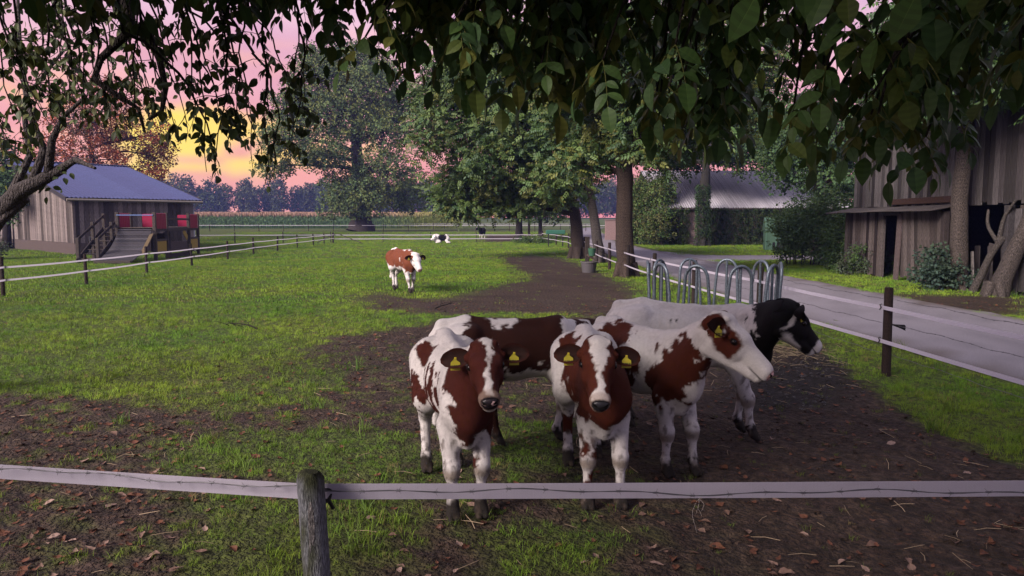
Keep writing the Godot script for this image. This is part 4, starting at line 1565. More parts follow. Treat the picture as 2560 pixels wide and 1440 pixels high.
	for k in face.v.size():
		var q := face.v[k]
		var t := coat(q, marks, p.get("face_base", p.base), 0.35 * rough)
		var fl := ripple.get_noise_3d(q.x * 2600.0 + 400.0, q.y * 2600.0, q.z * 2600.0)
		var c := white.lerp(tint, t) * (1.0 + 0.12 * fl)
		# pale ring round the muzzle, bare nose pad, nostrils, lips and eyelids
		c = c.lerp(Color(0.42, 0.33, 0.27), smoothstep(0.345, 0.365, q.x + q.y * 0.10) * p.get("ring", 0.8))
		var pad := Vector3((q.x - 0.428) / 0.050, (q.y + 0.070) / 0.044, q.z / 0.062).length()
		c = c.lerp(nose, smoothstep(1.1, 0.9, pad + fl * 0.15))
		var hole := Vector3((q.x - 0.415) / 0.022, (q.y + 0.062) / 0.015, (absf(q.z) - 0.036) / 0.015).length()
		c = c.lerp(Color(0.012, 0.009, 0.009), smoothstep(1.15, 0.8, hole))
		var lip := Vector3(0, (q.y + 0.121 - (0.37 - q.x) * 0.06) / 0.0065, 0).length()
		if q.x > 0.27:
			c = c.lerp(c * 0.22, smoothstep(1.2, 0.6, lip) * smoothstep(0.27, 0.31, q.x))
		var eye := Vector3((q.x - 0.122) / 0.027, (q.y + 0.060) / 0.020, 1.0 - minf(1.0, absf(q.z) / 0.06)).length()
		c = c.lerp(Color(0.016, 0.010, 0.009), smoothstep(1.25, 0.8, eye))
		m.v.append(head * q)
		m.n.append((head.basis * face.n[k]).normalized())
		m.c.append(c)
	for k in face.i:
		m.i.append(start + k)
	var ear_out: Color = p.get("ear", tint)
	var spot := []
	for s in [-1.0, 1.0]:
		spot.append(ear_shape(m, head, s, 0.18, ear_out, Color(0.050, 0.026, 0.022), p.get("droop", 0.12), p.get("swept", 0.02)))
	if p.get("fine", true):
		# short hair all over, brushed back and down
		var hair := Shape.new()
		hair.quad(Vector3(-0.5, 0, 0), Vector3(0.5, 0, 0), Vector3(0.3, 0.6, 0.1), Vector3(-0.3, 0.6, 0.1))
		hair.tri(Vector3(-0.3, 0.6, 0.1), Vector3(0.3, 0.6, 0.1), Vector3(0, 1, 0.3))
		for q in hair.n.size():
			hair.n[q] = Vector3(0, 0, 1)
		var hairs := []
		var shade := PackedColorArray()
		for k in 10000:
			var j := rng.randi() % m.v.size()
			if k % 5 != 0 and j >= start:
				j = rng.randi() % start
			var q := m.v[j]
			if q.y < 0.13 or m.c[j].g < 0.014 and j >= start:
				continue
			var nn := m.n[j]
			var flow := Vector3(-0.75, -0.65, 0) if j < start else -head.basis.x * -0.6 + Vector3(0, -0.5, 0)
			flow = (flow - nn * flow.dot(nn)).normalized()
			var dir := (flow + nn * rng.randf_range(0.05, 0.24) + Vector3(rng.randfn(), rng.randfn(), rng.randfn()) * 0.15).normalized()
			var l := rng.randf_range(0.012, 0.024) * (1.0 if j < start else 0.55)
			if q.y > 0.9 and j < start:
				l *= 1.25
			hairs.append(Transform3D((turned(dir, nn) * Basis.from_scale(Vector3(0.0024, l, 0.004))) * size, q * size))
			shade.append(m.c[j] * rng.randf_range(0.78, 1.14))
		scatter("coat_hair", hair.mesh(), mats.hide, hairs, shade, root)
		# the wet nose
		var pad_ := Shape.new()
		for r in 7:
			for c in 14:
				var e := []
				for w in [[r, c], [r, c + 1], [r + 1, c + 1], [r + 1, c]]:
					var a: float = PI * 0.5 * w[0] / 7.0
					var b: float = TAU * w[1] / 14.0
					var side_ := Vector3(cos(a) * 0.022, sin(a) * cos(b) * 0.030, sin(a) * sin(b) * 0.046 * (1.0 + 0.12 * cos(b)))
					e.append(head * (Vector3(0.403, -0.073, 0) + side_) * size)
				var mid := (head.affine_inverse() * (((e[0] + e[2]) as Vector3) * 0.5 / size))
				var hole := Vector3(0, (mid.y + 0.066) / 0.012, (absf(mid.z) - 0.032) / 0.014).length()
				var patch := ripple.get_noise_3d(mid.x * 900.0, mid.y * 1200.0, mid.z * 900.0 + float(called.length()) + poll.x * 300.0)
				pad_.col = (nose as Color).lerp(Color(0.45, 0.30, 0.30), smoothstep(0.05, 0.2, patch) * p.get("snip", 0.0)).lerp(Color(0.006, 0.005, 0.005), smoothstep(1.1, 0.8, hole))
				pad_.quad(e[0], e[1], e[2], e[3])
		put("nose_pad", pad_.mesh(), mats.muzzle, root)
	var o := put("body", m.mesh(), mats.hide, root)
	o.scale = Vector3(size, size, size)
	if p.get("fine", true):
		var wide := 0.0
		for q in face.v:
			if absf(q.x - 0.122) < 0.012 and absf(q.y + 0.060) < 0.012:
				wide = maxf(wide, absf(q.z))
		for s in [-1.0, 1.0]:
			var e := SphereMesh.new()
			e.radius = 0.0185 * size * big
			e.height = 0.037 * size * big
			e.radial_segments = 14
			e.rings = 8
			var eye := put("eye", e, mat("eye", lin(0.008, 0.006, 0.006), 0.08), root)
			eye.position = head * Vector3(0.122, -0.060, (wide - 0.005) * s) * size
		# a shock of hair on the poll
		var tuft_ := Shape.new()
		for k in 90:
			var b := Vector3(rng.randf_range(-0.035, 0.04), 0.0, rng.randf_range(-0.042, 0.042))
			b.y = 0.022 - b.z * b.z * 6.0 - absf(b.x) * 0.3
			var bend := Vector3(rng.randf_range(0.3, 1.0), rng.randf_range(0.0, 0.55), b.z * 9.0 + rng.randf_range(-0.4, 0.4)).normalized() * rng.randf_range(0.02, 0.038)
			var tt := coat(b, marks, p.get("face_base", p.base), 0.4)
			tuft_.col = white.lerp(tint, tt) * rng.randf_range(0.75, 1.1)
			var w := Vector3(0, 0, 0.003)
			tuft_.quad(head * (b - w), head * (b + w), head * (b + bend * 0.6 + w * 0.7), head * (b + bend * 0.6 - w * 0.7))
			tuft_.tri(head * (b + bend * 0.6 - w * 0.7), head * (b + bend * 0.6 + w * 0.7), head * (b + bend + Vector3(0.012, -0.004, 0)))
		put("poll_hair", tuft_.mesh(), mats.hide, root).scale = Vector3(size, size, size)
	var numbers: Array = p.get("tags", [])
	for k in numbers.size():
		var at: Vector3 = head * (spot[k] as Vector3) * size
		var facing: float = atan2((root.basis * head.basis.x).x, (root.basis * head.basis.x).z) - root.rotation.y + p.get("tag_turn", 0.0)
		ear_tag(root, at, facing, numbers[k])
	return root


func build_calves() -> void:
	var red := Color(0.082, 0.022, 0.012)
	var dark := Color(0.038, 0.013, 0.009)
	var black := Color(0.013, 0.012, 0.013)
	var slate := Color(0.045, 0.04, 0.045)
	var pink := Color(0.55, 0.33, 0.30)
	calf("calf", "red and white calf facing the camera, leftmost of the group, thin broken white blaze", {
		"at": Vector3(-0.352, 0, -4.39), "yaw": -76.0, "size": 0.97, "head": 0.94, "tint": Color(0.066, 0.018, 0.012), "base": 0.0, "face_base": 1.0,
		"poll": Vector3(-0.15, 1.05, -3.80), "aim": Vector3(0.10, -0.50, 0.85), "roll": 5.0,
		"feet": [Vector3(0.42, 0.085, 0), Vector3(0.40, -0.085, 0), Vector3(-0.46, 0.13, 0), Vector3(-0.54, -0.10, 0)],
		"body": [
			[0.62, 0.72, -0.02, 0.22, 0.22, 0.16, 1], [0.50, 0.86, 0.02, 0.16, 0.14, 0.16, 1], [0.44, 0.62, -0.16, 0.10, 0.16, 0.12, 1], [0.47, 0.55, 0.03, 0.10, 0.10, 0.045, 1],
			[0.05, 0.70, 0.22, 0.26, 0.20, 0.16, 2], [-0.30, 0.62, 0.2, 0.16, 0.12, 0.12, 2], [-0.28, 0.88, 0.16, 0.12, 0.075, 0.09, 1], [-0.1, 0.75, -0.2, 0.3, 0.2, 0.12, 1],
			[-0.55, 0.80, 0.1, 0.08, 0.10, 0.08, 1], [0.36, 0.28, -0.01, 0.05, 0.18, 0.06, 1], [0.30, 0.60, 0.16, 0.035, 0.12, 0.05, 1]],
		"face": [[0.0, 0.02, -0.012, 0.04, 0.08, 0.040, 0], [0.06, 0.0, -0.028, 0.05, 0.08, 0.019, 0], [0.10, 0.0, -0.020, 0.04, 0.08, 0.010, 0], [0.19, -0.01, -0.008, 0.045, 0.08, 0.010, 0], [0.25, -0.01, -0.004, 0.05, 0.08, 0.014, 0], [0.33, -0.02, 0, 0.06, 0.05, 0.028, 0], [0.40, -0.15, 0, 0.08, 0.03, 0.04, 0]],
		"nose": Color(0.016, 0.014, 0.018), "ring": 0.45, "snip": 1.0, "tags": ["9782", "9782"], "tag_turn": 0.0, "group": ""})
	calf("calf", "red calf facing the camera with a broad white blaze, between two others", {
		"at": Vector3(0.53, 0, -4.58), "yaw": -87.0, "size": 0.97, "head": 0.95, "tint": red, "base": 0.0, "face_base": 1.0,
		"poll": Vector3(0.47, 1.045, -3.88), "aim": Vector3(-0.04, -0.60, 0.80), "roll": -3.0,
		"feet": [Vector3(0.44, 0.105, 0), Vector3(0.44, -0.10, 0), Vector3(-0.36, 0.12, 0), Vector3(-0.52, -0.11, 0)],
		"body": [
			[0.55, 0.74, 0, 0.30, 0.22, 0.3, 1], [0.12, 0.72, 0.2, 0.34, 0.22, 0.14, 1], [0.12, 0.70, -0.2, 0.34, 0.22, 0.14, 1], [0.22, 0.92, 0, 0.2, 0.10, 0.2, 1], [-0.30, 0.90, 0.12, 0.10, 0.09, 0.08, 1], [-0.55, 0.72, 0, 0.16, 0.14, 0.2, 1],
			[0.20, 0.74, 0.24, 0.02, 0.14, 0.06, 0], [0.02, 0.66, 0.24, 0.025, 0.10, 0.06, 0], [0.50, 0.46, 0, 0.12, 0.075, 0.16, 0], [0.44, 0.50, 0.13, 0.08, 0.09, 0.05, 0], [0.44, 0.50, -0.13, 0.08, 0.09, 0.05, 0],
			[0.40, 0.40, 0.135, 0.06, 0.055, 0.03, 1], [0.40, 0.22, 0.06, 0.10, 0.20, 0.035, 1], [-0.45, 0.3, 0.1, 0.1, 0.13, 0.1, 1]],
		"face": [[0.0, 0.03, 0, 0.07, 0.09, 0.070, 0], [0.07, 0.01, 0, 0.06, 0.09, 0.054, 0], [0.12, 0.0, 0, 0.055, 0.09, 0.038, 0], [0.17, 0.0, 0, 0.05, 0.09, 0.024, 0], [0.24, 0.0, 0, 0.09, 0.09, 0.013, 0], [0.31, -0.01, 0, 0.05, 0.08, 0.026, 0], [0.36, -0.05, 0, 0.045, 0.05, 0.050, 0]],
		"nose": Color(0.022, 0.02, 0.024), "ring": 0.6, "tags": ["9785", "9785"], "droop": 0.22})
	calf("calf", "white calf with red patches, head turned to the right with a red eye patch", {
		"at": Vector3(0.95, 0, -5.08), "yaw": -64.0, "size": 0.97, "tint": red, "base": 0.0, "face_base": 0.0,
		"poll": Vector3(1.33, 1.11, -4.40), "aim": Vector3(0.27, -0.27, 0.12), "roll": 0.0, "head": 1.04, "swept": 0.55,
		"feet": [Vector3(0.40, 0.09, 0), Vector3(0.46, -0.10, 0), Vector3(-0.42, 0.12, 0), Vector3(-0.52, -0.12, 0)],
		"body": [
			[0.50, 0.74, 0.10, 0.17, 0.21, 0.2, 1], [0.30, 0.62, 0.2, 0.10, 0.16, 0.12, 1], [0.44, 0.80, -0.02, 0.22, 0.14, 0.16, 1], [-0.22, 0.90, 0.10, 0.18, 0.13, 0.13, 1], [-0.02, 0.62, 0.2, 0.09, 0.14, 0.1, 1], [0.08, 0.74, 0.2, 0.06, 0.09, 0.08, 1],
			[0.28, 0.62, 0.24, 0.02, 0.08, 0.06, 0], [0.30, 0.90, 0.08, 0.035, 0.03, 0.05, 1], [0.38, 0.48, 0.15, 0.03, 0.03, 0.03, 1], [-0.4, 0.2, 0.1, 0.06, 0.1, 0.05, 1], [0.58, 0.88, 0.06, 0.15, 0.14, 0.13, 1], [0.62, 0.60, -0.02, 0.12, 0.12, 0.10, 0]],
		"face": [[0.10, -0.095, 0.09, 0.095, 0.085, 0.055, 1], [-0.02, -0.07, 0.08, 0.09, 0.07, 0.06, 1], [0.12, -0.075, -0.09, 0.07, 0.06, 0.05, 1], [0.02, -0.05, -0.08, 0.05, 0.05, 0.05, 1]],
		"nose": pink, "ring": 0.0, "tags": ["9791", "9791"], "tag_turn": -0.75, "ear": red, "droop": 0.05})
	calf("calf", "white calf with a black head and neck standing rearmost, facing right", {
		"at": Vector3(1.47, 0, -5.80), "yaw": -24.0, "size": 1.05, "tint": black, "base": 0.0, "face_base": 1.0,
		"poll": Vector3(2.05, 1.10, -5.25), "aim": Vector3(0.64, -0.66, -0.16), "head": 0.95, "swept": 0.4,
		"feet": [Vector3(0.48, 0.10, 0), Vector3(0.36, -0.10, 0), Vector3(-0.46, 0.12, 0), Vector3(-0.52, -0.12, 0)],
		"body": [[0.78, 0.92, 0.0, 0.36, 0.42, 0.6, 1], [0.05, 0.83, 0.2, 0.05, 0.04, 0.1, 1], [-0.14, 0.90, 0.17, 0.03, 0.016, 0.05, 1], [-0.1, 0.5, -0.2, 0.3, 0.2, 0.1, 1]],
		"face": [[0.03, -0.12, 0.1, 0.020, 0.09, 0.05, 0], [0.42, -0.09, 0, 0.09, 0.12, 0.2, 0], [0.24, 0.0, 0, 0.2, 0.05, 0.022, 0], [0.22, -0.215, 0, 0.16, 0.035, 0.2, 0]],
		"nose": Color(0.30, 0.2, 0.2), "ring": 0.0, "tags": ["", ""], "tag_turn": -0.9, "droop": 0.1})
	calf("calf", "dark brown calf standing sideways behind the two that face the camera", {
		"at": Vector3(0.03, 0, -5.52), "yaw": 8.0, "size": 0.97, "tint": dark, "base": 0.0, "face_base": 1.0,
		"poll": Vector3(0.66, 0.86, -5.98), "aim": Vector3(0.45, -0.7, -0.6), "cell": 0.018, "fine": false,
		"feet": [Vector3(0.34, 0.08, 0), Vector3(0.42, -0.11, 0), Vector3(-0.15, 0.14, 0), Vector3(-0.50, -0.11, 0)],
		"body": [[0.0, 0.84, 0.1, 0.48, 0.26, 0.5, 1], [0.45, 0.8, 0, 0.3, 0.3, 0.3, 1], [0.44, 0.95, 0.04, 0.10, 0.12, 0.2, 0], [-0.12, 0.975, 0.0, 0.12, 0.045, 0.12, 0], [-0.46, 0.94, 0.1, 0.07, 0.07, 0.14, 0], [-0.55, 0.78, 0.1, 0.07, 0.06, 0.1, 1], [0.22, 0.66, 0.22, 0.09, 0.06, 0.06, 0], [-0.2, 0.3, 0.14, 0.2, 0.3, 0.1, 1]],
		"face": [], "nose": slate, "ring": 0.4})
	calf("calf", "red and white calf with a white face walking alone in the middle of the paddock", {
		"at": Vector3(-2.68, 0, -17.72), "yaw": -57.0, "size": 1.05, "tint": Color(0.17, 0.055, 0.03), "base": 0.0, "face_base": 0.0, "cell": 0.022, "fine": false,
		"poll": Vector3(-2.28, 0.94, -17.12), "aim": Vector3(0.35, -0.75, 0.6),
		"feet": [Vector3(0.52, 0.07, 0), Vector3(0.34, -0.08, 0), Vector3(-0.30, 0.10, 0), Vector3(-0.56, -0.08, 0)],
		"body": [[0.0, 0.82, 0.1, 0.62, 0.24, 0.5, 1], [0.5, 0.72, 0, 0.22, 0.24, 0.3, 1], [0.16, 0.80, 0.22, 0.07, 0.09, 0.08, 0], [0.26, 0.70, 0.22, 0.03, 0.06, 0.06, 0], [-0.45, 0.98, 0, 0.14, 0.06, 0.08, 0], [0.2, 0.98, 0, 0.16, 0.04, 0.06, 0], [-0.6, 0.7, 0, 0.1, 0.3, 0.14, 0]],
		"face": [[0.03, -0.06, 0.10, 0.05, 0.05, 0.05, 1], [0.03, -0.06, -0.10, 0.05, 0.05, 0.05, 1], [0.12, -0.06, 0.09, 0.02, 0.02, 0.03, 1]],
		"nose": pink, "ring": 0.0, "tags": ["", ""], "ear": Color(0.06, 0.025, 0.02), "droop": 0.25})
	calf("calf", "black calf standing in the far field behind the back tape", {
		"at": Vector3(-2.85, 0.08, -68.4), "yaw": -100.0, "size": 1.12, "tint": black, "base": 1.0, "cell": 0.045, "fine": false,
		"poll": Vector3(-3.2, 1.32, -67.6), "aim": Vector3(-0.55, -0.5, 0.65),
		"feet": [Vector3(0.40, 0.10, 0), Vector3(0.40, -0.10, 0), Vector3(-0.46, 0.12, 0), Vector3(-0.52, -0.12, 0)],
		"body": [[0.4, 0.1, 0, 0.3, 0.32, 0.5, 0], [-0.5, 0.1, 0, 0.3, 0.25, 0.5, 0]],
		"face": [[0.1, 0.0, 0, 0.06, 0.05, 0.03, 0]], "nose": slate, "ring": 0.3})
	calf("calf", "black and white calf lying in the grass near the back tape", {
		"at": Vector3(-5.72, 0, -58.8), "yaw": 0.0, "size": 1.15, "tint": black, "base": 0.0, "cell": 0.045, "fine": false, "lying": true,
		"poll": Vector3(-6.25, 0.62, -58.45), "aim": Vector3(-0.75, -0.55, 0.3), "face_base": 0.0,
		"body": [[0.05, 0.42, 0.1, 0.30, 0.24, 0.5, 1], [-0.42, 0.45, 0.1, 0.10, 0.16, 0.3, 1]],
		"face": [[0.05, -0.08, 0.08, 0.1, 0.1, 0.06, 1]], "nose": slate, "ring": 0.0})


# ---------------------------------------------------------------- trees
# a leaf blade folded along its midrib, lying along +y, its upper side towards +z
func leaf_mesh(rows: int, long: float, wide: float, fold: float, curl: float, veins := false, ragged := 0.0) -> Shape:
	var m := Shape.new()
	add_leaf(m, Transform3D(), rows, long, wide, fold, curl, veins, ragged)
	return m


func add_leaf(m: Shape, at: Transform3D, rows: int, long: float, wide: float, fold: float, curl: float, veins := false, ragged := 0.0) -> void:
	var base := m.col
	var p := []
	for k in rows + 1:
		var t := float(k) / rows
		var w := wide * 0.5 * sin(PI * pow(t, 0.85)) * (1.0 + 0.25 * (t - 0.5))
		if k > 0 and k < rows:
			w *= 1.0 + ragged * rng.randf_range(-1, 1)
		var y := long * t
		var z := -curl * long * t * t
		p.append([Vector3(-w, y - w * 0.15, z + fold * w), Vector3(0, y, z), Vector3(w, y - w * 0.15, z + fold * w)])
	for k in rows:
		if veins:
			m.col = base * (1.10 if k % 2 == 0 else 0.92)
		for s in 2:
			var a: Vector3 = at * (p[k][s] as Vector3)
			var b: Vector3 = at * (p[k][s + 1] as Vector3)
			var c: Vector3 = at * (p[k + 1][s + 1] as Vector3)
			var d: Vector3 = at * (p[k + 1][s] as Vector3)
			if k == 0:
				m.tri(a, c, d) if s == 0 else m.tri(a, c, d)
			elif k == rows - 1:
				m.tri(a, b, c)
			else:
				m.quad(a, b, c, d)
	if veins:
		m.col = Color(minf(base.r * 1.9, 0.4), minf(base.g * 1.7, 0.4), minf(base.b * 1.6, 0.3))
		for k in rows:
			var a: Vector3 = p[k][1]
			var b: Vector3 = p[k + 1][1]
			var w := Vector3(long * 0.010 * (1.0 - float(k) / rows), 0, 0)
			var up := Vector3(0, 0, 0.0012)
			m.quad(at * (a - w + up), at * (a + w + up), at * (b + w * 0.8 + up), at * (b - w * 0.8 + up))
	m.col = base


func turned(dir: Vector3, face: Vector3) -> Basis:
	var y := dir.normalized()
	var x := y.cross(face)
	if x.length() < 0.02:
		x = y.cross(Vector3(0.3, 0.2, 1))
	x = x.normalized()
	return Basis(x, y, x.cross(y))


# a handful of small leaves round a point, about one metre across before it is scaled
func spray_mesh(n: int, long: float, wide: float, droop: float) -> ArrayMesh:
	var m := Shape.new()
	for k in n:
		var d := Vector3(rng.randfn(), rng.randfn() * 0.8, rng.randfn()).normalized()
		var at := d * rng.randf_range(0.05, 0.34)
		var dir := (d + Vector3(0, -droop, 0) + Vector3(rng.randfn(), rng.randfn(), rng.randfn()) * 0.4).normalized()
		var t := rng.randf_range(0.75, 1.25)
		m.col = Color(t * rng.randf_range(0.9, 1.15), t, t * rng.randf_range(0.8, 1.1))
		add_leaf(m, Transform3D(turned(dir, Vector3(rng.randfn() * 0.5, 1, rng.randfn() * 0.5)), at), 3, long, wide, 0.25, 0.15)
	return m.mesh()


# a walnut leaf: leaflets in pairs along a stalk that lies along +y
func compound_mesh(n: int, long: float) -> ArrayMesh:
	var m := Shape.new()
	for k in n:
		var t := 0.25 + 0.75 * float(k / 2) / (n / 2)
		var s := 0.0 if k == n - 1 else (1.0 if k % 2 == 0 else -1.0)
		var dir := Vector3(s * 0.85, 0.6 if s != 0.0 else 1.0, -0.25)
		var v := rng.randf_range(0.8, 1.2)
		m.col = Color(v * rng.randf_range(0.9, 1.2), v, v * 0.95)
		add_leaf(m, Transform3D(turned(dir, Vector3(0, 0.1, 1)), Vector3(0, t, -0.2 * t * t)), 3, long * rng.randf_range(0.8, 1.15), long * 0.48, 0.2, 0.2)
	return m.mesh()


func boxes(l: Array) -> Array:
	var out := []
	for k in l.size() / 6:
		out.append([Vector3(l[6 * k], l[6 * k + 1], l[6 * k + 2]), Vector3(l[6 * k + 3], l[6 * k + 4], l[6 * k + 5])])
	return out


func dots(l: Array) -> PackedVector3Array:
	var out := PackedVector3Array()
	for k in l.size() / 3:
		out.append(Vector3(l[3 * k], l[3 * k + 1], l[3 * k + 2]))
	return out


func bent(a: Vector3, b: Vector3, lift: float, wander: float, n := 6) -> PackedVector3Array:
	var p := PackedVector3Array()
	var w := Vector3(rng.randfn(), rng.randfn() * 0.5, rng.randfn()) * wander
	for k in n + 1:
		var t := float(k) / n
		p.append(a.lerp(b, t) + Vector3(0, lift * 4.0 * t * (1.0 - t), 0) + w * sin(t * PI) + Vector3(sin(t * 7.0 + a.x), cos(t * 6.0 + a.z), sin(t * 5.0 + a.y)) * wander * 0.25 * sin(t * PI))
	return p


func taper(n: int, r0: float, r1: float) -> PackedFloat32Array:
	var q := PackedFloat32Array()
	for k in n:
		q.append(lerpf(r0, r1, float(k) / maxi(n - 1, 1)))
	return q


# leaves in clumps spread through the lobes; every clump hangs on a twig that runs to its lobe's limb
func crown(root: Node3D, lobes: Array, clumps: int, per: int, loose: float, mesh: Mesh, size: float, tones: Array, wood: Shape, twig: float, droop := 0.2, m: Material = null) -> void:
	var weight := []
	var sum := 0.0
	for l in lobes:
		sum += pow(l[1].x * l[1].y * l[1].z, 0.72)
		weight.append(sum)
	var where := []
	var tint := PackedColorArray()
	for k in clumps:
		var pick := rng.randf() * sum
		var i := 0
		while weight[i] < pick:
			i += 1
		var c: Vector3 = lobes[i][0]
		var r: Vector3 = lobes[i][1]
		var d := Vector3(rng.randfn(), rng.randfn(), rng.randfn()).normalized()
		var p := c + r * d * lerpf(0.35, 1.08, sqrt(rng.randf()))
		if twig > 0.0 and k % 3 == 0:
			var path := bent(c + r * d * 0.1, p, 0.05 * r.y, r.x * 0.06, 3)
			wood.tube(path, taper(4, twig, twig * 0.35), 4, false)
		var tone: Color = tones[rng.randi() % tones.size()]
		tone = tone * rng.randf_range(0.75, 1.2)
		for q in per:
			var o := Vector3(rng.randfn(), rng.randfn() * 0.8, rng.randfn()) * loose
			var out := (d + o / maxf(loose, 0.001) * 0.3 + Vector3(0, 0.2, 0)).normalized()
			var dir := Vector3(out.x + rng.randfn() * 0.5, -droop + rng.randfn() * 0.4, out.z + rng.randfn() * 0.5)
			var b := turned(dir, Vector3(out.x, 0.55 + out.y * 0.6, out.z) + Vector3(rng.randfn(), rng.randfn(), rng.randfn()) * 0.6)
			var g := size * rng.randf_range(0.7, 1.25)
			where.append(Transform3D(b * Basis.from_scale(Vector3(g, g, g)), p + o))
			tint.append(tone * rng.randf_range(0.85, 1.15))
	scatter("crown", mesh, m if m else mats.far_leaf, where, tint, root)


func trunk(m: Shape, path: PackedVector3Array, r: PackedFloat32Array, sides := 14) -> void:
	var p := PackedVector3Array()
	var q := PackedFloat32Array()
	for k in path.size() - 1:
		for s in 4:
			var t := s / 4.0
			p.append(path[k].lerp(path[k + 1], t) + Vector3(sin(k * 2.1 + s * 1.3), 0, cos(k * 1.7 + s * 1.1)) * r[k] * 0.05)
			q.append(lerpf(r[k], r[k + 1], t))
	p.append(path[path.size() - 1])
	q.append(r[r.size() - 1])
	m.tube(p, q, sides, true, 0.06)


# a trunk with roots, a limb to every lobe, and a crown
func tree(called: String, label: String, at: Vector3, path: PackedVector3Array, r: PackedFloat32Array, lobes: Array, limb: float, clumps: int, per: int, loose: float, mesh: Mesh, size: float, tones: Array, bark: Color, twig := 0.02, droop := 0.2, m: Material = null, group := "") -> Node3D:
	var root := thing(called, label, "tree", at, 0.0, group)
	var w := Shape.new()
	w.col = bark
	var own := []
	for l in lobes:
		own.append([l[0] - at, l[1]])
	trunk(w, path, r)
	for k in (5 if r[0] < 1.0 else 0):
		var a := TAU * k / 5.0 + 0.4
		w.tube(PackedVector3Array([Vector3(0, r[0] * 1.2, 0) + Vector3(cos(a), 0, sin(a)) * r[0] * 0.5, Vector3(cos(a), 0, sin(a)) * r[0] * 0.95 + Vector3(0, 0.02, 0), Vector3(cos(a), 0, sin(a)) * r[0] * 1.4 + Vector3(0, -0.1, 0)]), PackedFloat32Array([r[0] * 0.5, r[0] * 0.34, r[0] * 0.1]), 7, false)
	for l in own:
		var c: Vector3 = l[0]
		var best := path[path.size() - 1]
		var q := 1e9
		for k in path.size() - 1:
			for s in 5:
				var e := path[k].lerp(path[k + 1], s / 4.0)
				var d := e.distance_to(c) + maxf(0.0, e.y - c.y + l[1].y * 0.4) * 4.0
				if d < q and e.y > path[path.size() - 1].y * 0.30:
					q = d
					best = e
		w.tube(bent(best, c, best.distance_to(c) * 0.07, best.distance_to(c) * 0.05), taper(7, limb, limb * 0.25), 7, false)
	crown(root, own, clumps, per, loose, mesh, size, tones, w, twig, droop, m)
	put("trunk", w.mesh(), mats.bark, root)
	return root


